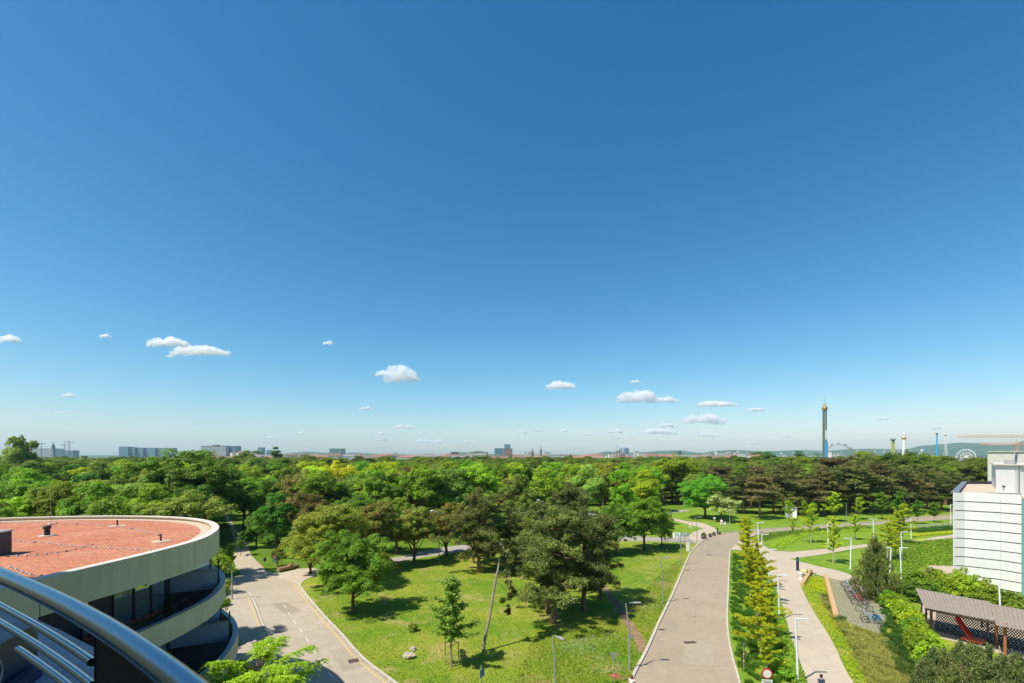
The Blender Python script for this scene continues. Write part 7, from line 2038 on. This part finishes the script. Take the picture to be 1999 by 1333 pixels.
block(1536, 1554, 893, 900, 14, 'pinkish striped low block beside the dark poplar', WM['pinkish']); block(1466, 1480, 890, 1300, 20, 'bright white building left of the dark bushy tree', WM['white'])
t = thing('church_tower', 'thin white church tower with a pointed roof before the suburbs', 'church tower', far(1398, 1500)); z = alt(880, 1500)
b = MB(); b.box((0, 0, z * .35), (5, 5, z * .7)); b.build('tower', WM['white'], t)
b = MB(); b.lathe([(3, z * .7), (.05, z)], 8, smooth=False); b.build('spire', WM['pale grey'], t)
t = thing('dark_spire', 'dark pointed spire on the left skyline between the cranes', 'church spire', far(104, 1600)); z = alt(861, 1600)
b = MB(); b.box((0, 0, z * .35), (7, 7, z * .7)); b.build('tower', roofm['grey'], t); b = MB(); b.lathe([(5.5, z * .7), (1.5, z * .85), (.05, z)], 8, smooth=False); b.build('spire', plain('slate', (.05, .06, .075), .6), t)
# far hall roofs, fairground
block(1868, 1928, 891.2, 700, 30, 'long white hall with a blue stripe beyond the trees', WM['white']); block(1865, 1929, 896, 640, 20, 'lower white hall in front of the long one', WM['white'])
block(1896, 1913, 899, 560, 12, 'dark red fairground hall beside the white dome wheel', plain('dark_red_hall', (.30, .05, .045), .8)); block(1876, 1910, 903, 520, 10, 'low pale kiosk row at the foot of the dome wheel', WM['pinkish'])
t = thing('yellow_pavilion', 'yellow pavilion with curved roof beyond the canopy', 'pavilion', far(1919, 500)); b = MB(); b.lathe([(9, 0), (9, alt(908, 500)), (10, alt(907, 500)), (4, alt(903, 500)), (.01, alt(901, 500))], 12); b.build('pavilion', plain('pavilion_yellow', (.6, .42, .08)), t)
t = thing('red_kiosk', 'small kiosk with a red and white roof glimpsed past the white building', 'kiosk', far(1912, 230)); b = MB(); b.box((0, 0, 2), (9, 5, 4)); b.build('wall', WM['pinkish'], t)
b = MB(); b.add([(-5, -3, 4), (5, -3, 4), (5, 3, 4), (-5, 3, 4), (0, 0, 6)], [(0, 1, 4), (1, 2, 4), (2, 3, 4), (3, 0, 4)]); b.build('roof', M['red_paint'], t)
# ------------------------------------------------------------------ rides
def sk(*a): return plain(*a)
D = 994; x_ = 1610; zt = alt(795, D)
t = thing('drop_ride_tower', 'very tall green observation tower with a golden crown and a blue lower shaft', 'tower', far(x_, D))
gold = plain('old_gold', (.30, .20, .06), .5, .5, .3); gt = plain('tower_green', (.085, .12, .095), .6); gl = plain('tower_pale_green', (.26, .30, .24), .6)
b = MB(); b.lathe([(2.5, 0), (2.3, zt - 5)], 16); b.build('shaft', gl, t)
for a in range(4):
    an = a * math.pi / 2 + .5
    b = MB(); b.tube([(3.4 * math.cos(an), 3.4 * math.sin(an), 0), (3.3 * math.cos(an), 3.3 * math.sin(an), zt - 5)], 1.0, 8); b.build('column', gt, t)
b = MB(); b.lathe([(3.9, zt - 6), (5.6, zt - 2), (5.2, zt), (3.2, zt + 1), (2.8, zt + 4), (2.0, zt + 6), (.9, zt + 8.5), (.3, zt + 10)], 18); b.build('crown', gold, t)
b = MB(); b.tube([(0, 0, zt + 9), (0, 0, zt + 19)], .3, 6); b.build('mast', gt, t)
b = MB(); b.box((1.2, -3.6, alt(865, D) / 2), (5.2, 1.4, alt(858, D))); b.build('blue_shaft', plain('bright_blue', (.04, .30, .60)), t)
b = MB(); b.box((.6, -3.4, (alt(858, D) + alt(840, D)) / 2), (2.2, 1.2, alt(840, D) - alt(858, D))); b.build('white_banner', M['white'], t)
# great wheel
D = 1066; cx = far(1637, D).x; rw = 30.0; zc = alt(866.5, D) - rw
t = thing('great_wheel', 'giant old ferris wheel rising above the trees with small red cabins', 'ferris wheel', (cx, D, 0), R(-20))
st = plain('wheel_steel', (.33, .30, .31), .6)
for yy in (-2, 2):
    b = MB(); 
    b.tube([Vector((rw * math.cos(a), yy, zc + rw * math.sin(a))) for a in np.linspace(0, 2 * math.pi, 61)], .45, 5, cap=False)
    b.tube([Vector(((rw - 2.6) * math.cos(a), yy, zc + (rw - 2.6) * math.sin(a))) for a in np.linspace(0, 2 * math.pi, 61)], .35, 5, cap=False); b.build('rim', st, t)
b = MB()
for k in range(60):
    a = k * math.pi / 30; b.tube([(rw * math.cos(a), -2, zc + rw * math.sin(a)), ((rw - 2.6) * math.cos(a + .05), 2, zc + (rw - 2.6) * math.sin(a + .05))], .2, 4)
b.build('bracing', st, t)
b = MB()
for k in range(30):
    a = k * math.pi / 15; b.tube([(0, 0, zc), ((rw - 2.6) * math.cos(a), 0, zc + (rw - 2.6) * math.sin(a))], .06, 3)
b.build('spoke_cables', st, t)
for k in range(15):
    a = k * 2 * math.pi / 15 + math.pi / 2
    b = MB(); b.box(((rw + .8) * math.cos(a), 0, zc + (rw + .8) * math.sin(a)), (3.4, 3, 2.6)); b.build('cabin', plain('cabin_red', (.28, .05, .04)) if k == 0 else bpy.data.materials['cabin_red'], t)
for s_ in (-1, 1):
    b = MB(); b.tube([(s_ * 14, -4, 0), (0, -3, zc)], .7, 5); b.tube([(s_ * 14, 4, 0), (0, 3, zc)], .7, 5); b.build('support', st, t)
D = 1100
t = thing('yellow_tower', 'yellow-green twin-column tower with a dark star-shaped top', 'tower', far(1743, D)); z = alt(859, D)
yl = plain('tower_yellow', (.42, .42, .08), .6)
for sx in (-2.4, 2.4):
    b = MB(); b.tube([(sx, 0, 0), (sx * .8, 0, z)], 1.7, 10); b.build('column', yl, t)
b = MB(); b.lathe([(2.5, z - 2), (5.2, z + .8), (5, z + 1.6), (.01, z + 1.6)], 12); b.build('top', M['anthracite'], t)
for k in range(7):
    a = k * .9; b = MB(); b.tube([(4.5 * math.cos(a), 4.5 * math.sin(a), z + 1), (5.4 * math.cos(a), 5.4 * math.sin(a), z + 4)], .35, 4); b.build('spike', M['anthracite'], t)
t = thing('white_tower', 'white drop tower with an orange ring near the top', 'tower', far(1764.5, D)); z = alt(846, D)
b = MB(); b.lathe([(3.2, 0), (3.0, z - 12), (2.6, z - 4), (2.2, z), (.5, z + 1.5), (.1, z + 4)], 16); b.build('shaft', M['white'], t)
b = MB(); b.lathe([(3.1, z - 13), (4.6, z - 12), (4.6, z - 9), (3.1, z - 8)], 16); b.build('orange_ring', plain('ring_orange', (.50, .26, .05)), t)
b = MB(); b.lathe([(2.4, z - 3), (2.9, z - 2), (2.4, z - 1)], 14); b.build('red_band', plain('band_red', (.5, .08, .05)), t)
t = thing('small_white_mast', 'small white mast right of the white drop tower', 'mast', far(1799, D)); z = alt(879, D)
b = MB(); b.lathe([(1.6, 0), (1.4, z - 2), (2.2, z - 1), (.3, z + 1)], 12); b.build('shaft', M['white'], t)
t = thing('blue_tower', 'slim bright blue ride tower with a dark head', 'tower', far(1829, D)); z = alt(847, D)
b = MB(); b.lathe([(2.2, 0), (1.3, z)], 14); b.build('shaft', bpy.data.materials['bright_blue'], t)
b = MB(); b.lathe([(1.3, z - 1), (3.2, z), (3.2, z + 1.4), (.2, z + 1.8)], 14); b.build('head', M['anthracite'], t)
t = thing('lattice_tower', 'slim white lattice tower right of the blue one', 'tower', far(1846, D)); z = alt(851, D)
b = MB()
for sx in (-1, 1):
    for sy in (-1, 1): b.tube([(sx * 3.4, sy * 3.4, 0), (sx * 1.5, sy * 1.5, z * .55), (sx * 1.2, sy * 1.2, z)], .28, 4)
for k in range(18):
    za, zb = z * k / 18, z * (k + 1) / 18; ra = 3.4 - 1.9 * min(1, k / 10) ; rb = 3.4 - 1.9 * min(1, (k + 1) / 10); s_ = 1 if k % 2 else -1
    b.tube([(-ra * s_, -ra, za), (rb * s_, -rb, zb)], .2, 4); b.tube([(ra, -ra * s_, za), (rb, rb * s_, zb)], .2, 4)
b.build('lattice', M['white'], t)
b = MB(); b.lathe([(1.2, z), (2, z + 1), (.2, z + 3)], 10); b.build('head', M['anthracite'], t)
t = thing('dome_wheel', 'small white ferris wheel like a white lattice dome beside the halls', 'ferris wheel', far(1886, 620), R(-50)); rw = 9.0; zc = alt(878, 620) - rw
for yy in (-1.2, 1.2):
    b = MB(); b.tube([Vector((rw * math.cos(a), yy, zc + rw * math.sin(a))) for a in np.linspace(0, 2 * math.pi, 41)], .22, 5, cap=False)
    b.tube([Vector((rw * .6 * math.cos(a), yy, zc + rw * .6 * math.sin(a))) for a in np.linspace(0, 2 * math.pi, 31)], .14, 5, cap=False); b.build('rim', M['white'], t)
b = MB()
for k in range(20):
    a = k * math.pi / 10
    for yy in (-1.2, 1.2): b.tube([(0, yy, zc), (rw * math.cos(a), yy, zc + rw * math.sin(a))], .09, 4)
b.build('spokes', M['white'], t)
for k in range(20):
    a = k * math.pi / 10; b = MB(); b.lathe([(.3, -.9), (.8, -.5), (.8, .4), (.2, .8)], 8, c=(rw * math.cos(a), 0, zc + rw * math.sin(a))); b.build('gondola', M['white'], t)
b = MB(); b.tube([(-5, 0, 0), (0, 0, zc), (5, 0, 0)], .5, 6); b.build('support', M['white'], t)
t = thing('orange_dome', 'small orange dome just above the canopy left of the blue tower', 'dome', far(1818, 700)); z = alt(892, 700); b = MB(); b.lathe([(3.4, 0), (3.4, z - 1), (3.0, z + 1.2), (1.5, z + 2.4), (.01, z + 2.8)], 14); b.build('dome', plain('dome_orange', (.55, .28, .08)), t)
# cranes
def tower_crane(px, ytop, D, jib_l, jib_r, col, label, z_mast=None, thick=.5):
    z = alt(ytop, D); t = thing('tower_crane', label, 'crane', far(px, D)); b = MB()
    for sx in (-1, 1):
        for sy in (-1, 1): b.tube([(sx, sy, 0), (sx, sy, z)], thick * .5, 4)
    for k in range(int(z / 3)): b.tube([(-1, -1, k * 3), (1, -1, k * 3 + 3)], thick * .3, 3)
    b.build('mast', col, t)
    b = MB(); b.tube([(-jib_l, 0, z), (jib_r, 0, z)], thick * .6, 4); b.tube([(-jib_l * .9, 0, z + 1.6), (jib_r * .3, 0, z + 1.8)], thick * .4, 4)
    n = int((jib_l + jib_r) / 2.4)
    for k in range(n): x0 = -jib_l + k * 2.4; b.tube([(x0, 0, z), (x0 + 1.2, 0, z + 1.7), (x0 + 2.4, 0, z)], thick * .3, 3)
    b.build('jib', col, t)
    b = MB(); b.tube([(0, 0, z), (0, 0, z + 5)], thick, 4); b.build('mast_head', col, t)
    b = MB(); b.box((jib_r * .9, 0, z - 1.2), (4, 2, 2.4)); b.build('counterweight', WM['pale grey'], t)
    return t
cr = plain('crane_dark', (.14, .10, .10), .7)
tower_crane(81, 866, 1700, 22, 14, cr, 'small dark crane on the left skyline, leftmost of three', thick=.8); tower_crane(126, 868.5, 1700, 14, 12, cr, 'small dark crane right of the dark spire', thick=.8); tower_crane(135, 863, 1650, 22, 18, cr, 'taller dark crane on the left skyline', thick=.8)
tower_crane(772, 885, 1600, 10, 14, cr, 'tiny crane on the skyline above the red roofs', thick=.7)
orange = plain('crane_orange', (.70, .32, .10), .6)
tower_crane(2075, 853, 420, 91, 40, orange, 'long orange crane jib entering from the right edge, upper one', thick=.45)
tower_crane(1984, 868, 440, 34, 30, orange, 'orange crane with its mast above the concrete block, lower one', thick=.45)

# ------------------------------------------------------------------ clouds (real volumes floating far off)
def cloud_mat():
    m = bpy.data.materials.new('cloud_vapour'); m.use_nodes = True; n = m.node_tree.nodes; n.clear()
    out = n.new('ShaderNodeOutputMaterial'); v = n.new('ShaderNodeVolumePrincipled')
    v.inputs['Color'].default_value = (1, 1, 1, 1); v.inputs['Density'].default_value = CLOUD_DENSITY; v.inputs['Anisotropy'].default_value = 0.0
    
    L_ = m.node_tree.links
    tc = n.new('ShaderNodeTexCoord'); nz = n.new('ShaderNodeTexNoise'); nz.inputs['Scale'].default_value = 3.2 / CLOUD_H; nz.inputs['Detail'].default_value = 5; nz.inputs['Roughness'].default_value = .62
    mr = n.new('ShaderNodeMapRange'); mr.inputs['From Min'].default_value = .40; mr.inputs['From Max'].default_value = .56; mr.inputs['To Max'].default_value = CLOUD_DENSITY; mr.clamp = True
    L_.new(tc.outputs['Object'], nz.inputs['Vector']); L_.new(nz.outputs['Fac'], mr.inputs[0]); L_.new(mr.outputs[0], v.inputs['Density'])
    L_.new(v.outputs[0], out.inputs['Volume']); return m
CLOUD_DENSITY = 0.02; CLOUD_H = 100
def cloud_solid():
    t = NT('cloud_vapour_surface')
    t.base((.86, .86, .86), 1.0, 0.0)
    return t.m
CM = {}
def cm(Hh):
    global CLOUD_DENSITY, CLOUD_H
    k = round(math.log2(max(Hh, 1)) * 2)
    if k not in CM: CLOUD_H = 2 ** (k / 2); CLOUD_DENSITY = 3.6 / CLOUD_H; CM[k] = cloud_mat()
    return CM[k]
def cloud(x, y, w, h, label, seed, base_alt=1500, soft=1.0):
    """x, y: centre, w, h: size, in photo pixels; the cloud floats at its own distance and height."""
    el = (HOR - y) / FOC
    Y = min(base_alt / max(el, .02), 30000); rs_ = random.Random(seed)
    k = Y / FOC; W, Hh = w * k, h * k; c = Vector((Y * (x - 999.5) / FOC, Y, EYE + (HOR - y) * k))
    bmm = bmesh.new(); n = max(5, int(w / 5))
    for i in range(n):
        f = (i + .5) / n * 2 - 1
        env = (1 - abs(f) ** 2.2)
        r_ = Hh * .5 * (.45 + .55 * env) * rs_.uniform(.7, 1.05)
        cc = Vector((f * (W / 2 - r_ * .6), rs_.uniform(-.3, .3) * W * .25, -Hh * .5 + r_ * .75 + rs_.uniform(0, .45) * env * (Hh - 1.3 * r_)))
        mt = Matrix.Translation(cc) @ Matrix.Diagonal((r_ * rs_.uniform(1.0, 1.7), r_ * 1.3, r_ * .8, 1))
        bmesh.ops.create_icosphere(bmm, subdivisions=3, radius=1, matrix=mt)
    me = bpy.data.meshes.new('cloud'); bmm.to_mesh(me); bmm.free()
    me.materials.append(cm(Hh))
    o = link('cloud', me, None, c)
    rm = o.modifiers.new('merge', 'REMESH'); rm.mode = 'VOXEL'; rm.voxel_size = max(Hh / 15, W / 70); rm.use_smooth_shade = True
    tx = bpy.data.textures.new('cloud_tex%d' % seed, 'CLOUDS'); tx.noise_scale = Hh * .34; tx.noise_depth = 5
    dm = o.modifiers.new('billow', 'DISPLACE'); dm.texture = tx; dm.texture_coords = 'LOCAL'; dm.strength = Hh * .7; dm.mid_level = .5
    return tag(o, label, 'cloud')
CL = [(16, 660, 40, 16, 'white cloud cut by the left edge of the sky'), (205, 655, 26, 8, 'small thin cloud left of the two large white ones'), (325, 666, 84, 20, 'large white cloud, left one of the pair'), (389, 683, 112, 22, 'large white cloud, right one of the pair'),
      (332, 695, 16, 6, 'tiny cloud shred under the pair'), (135, 771, 28, 10, 'small oval cloud at the left above the haze'), (640, 668, 22, 9, 'small cloud alone above the middle left'), (782, 729, 66, 36, 'plump white cloud left of the middle'), (745, 727, 24, 14, 'ragged wisp at the left of the plump cloud'),
      (714, 796, 26, 8, 'small flat cloud below the plump one'), (790, 832, 50, 9, 'flat cloud above the red roofs'), (1094, 750, 58, 18, 'white cloud with a bump right of the middle'), (1245, 771, 84, 28, 'large puffy cloud above the round glass tower'), (1300, 779, 50, 13, 'grey-white cloud attached to the right of the puffy one'), (1240, 744, 24, 7, 'small cloud above the large puffy one'),
      (1398, 787, 82, 14, 'long flat cloud above the hills'), (1372, 816, 84, 22, 'large white cloud over the hills'), (1473, 799, 42, 8, 'slim cloud right of the long flat one'), (1382, 848, 54, 11, 'flat white cloud low over the hills'), (1280, 841, 86, 13, 'broad low cloud row above the white office slab'), (1303, 829, 48, 11, 'low cloud just above the broad row'),
      (1201, 841, 30, 9, 'small low cloud left of the broad row'), (1203, 854, 26, 7, 'small lower cloud under the previous low one'), (1155, 846, 22, 6, 'faint low cloud left of the small ones'), (1020, 842, 20, 8, 'small low cloud above the office towers'), (1050, 838, 18, 8, 'small low cloud above the twin spires'), (1099, 840, 16, 7, 'small low cloud right of the twin spires'),
      (743, 846, 26, 8, 'small low cloud above the grey-green block'), (745, 857, 30, 8, 'small lower cloud beneath it near the horizon'), (825, 860, 50, 8, 'low cloud row above the tiny crane'), (855, 862, 26, 8, 'low cloud right of that row'), (530, 853, 40, 7, 'low faint cloud above the small blue towers'), (588, 845, 18, 6, 'tiny low cloud left of the glass block'),
      (1473, 864, 24, 6, 'tiny cloud low over the suburbs'), (1534, 851, 22, 6, 'small cloud left of the green tower'), (1722, 816, 28, 7, 'small cloud right of the green tower'), (1829, 835, 20, 6, 'tiny cloud above the blue tower'), (128, 804, 90, 5, 'long thin streak of cloud at the left'), (1217, 870, 60, 6, 'faint cloud low on the horizon'), (910, 862, 50, 7, 'faint cloud above the palace-like block')]
for k, (x, y, w, h, lab) in enumerate(CL): cloud(x, y, w, h, lab, k)

# ------------------------------------------------------------------ the air
hm = bpy.data.materials.new('haze_air'); hm.use_nodes = True; n = hm.node_tree.nodes; n.clear()
out = n.new('ShaderNodeOutputMaterial'); v = n.new('ShaderNodeVolumePrincipled')
v.inputs['Color'].default_value = (.56, .77, 1.0, 1); v.inputs['Density'].default_value = HAZE_DENSITY; v.inputs['Anisotropy'].default_value = 0.1
hm.node_tree.links.new(v.outputs[0], out.inputs['Volume'])
b = MB(); b.box((0, 3800, 124), (19400, 7800, 262)); tag(b.build('haze', hm), kind='stuff')

# ------------------------------------------------------------------ labels that several things share get their place among their neighbours
same = {}
for o in COL.objects:
    if o.parent is None and o.get('label'): same.setdefault(o['label'], []).append(o)
ORD = ['leftmost', 'second from left', 'third from left', 'fourth from left', 'fifth from left', 'sixth from left', 'seventh from left', 'eighth from left', 'ninth from left', 'tenth from left']
for lab, obs in same.items():
    if len(obs) < 2:
        if obs[0].get('group', '').endswith(lab): del obs[0]['group']
        continue
    obs.sort(key=lambda o: o.location.x / max(o.location.y, 1))
    for k, o in enumerate(obs):
        g = o.get('group', '')
        w_ = ('left one' if k == 0 else 'right one') if len(obs) == 2 else ('rightmost' if k == len(obs) - 1 else (ORD[k] if k < 10 else '%dth from left' % (k + 1)))
        o['label'] = lab + ', ' + w_
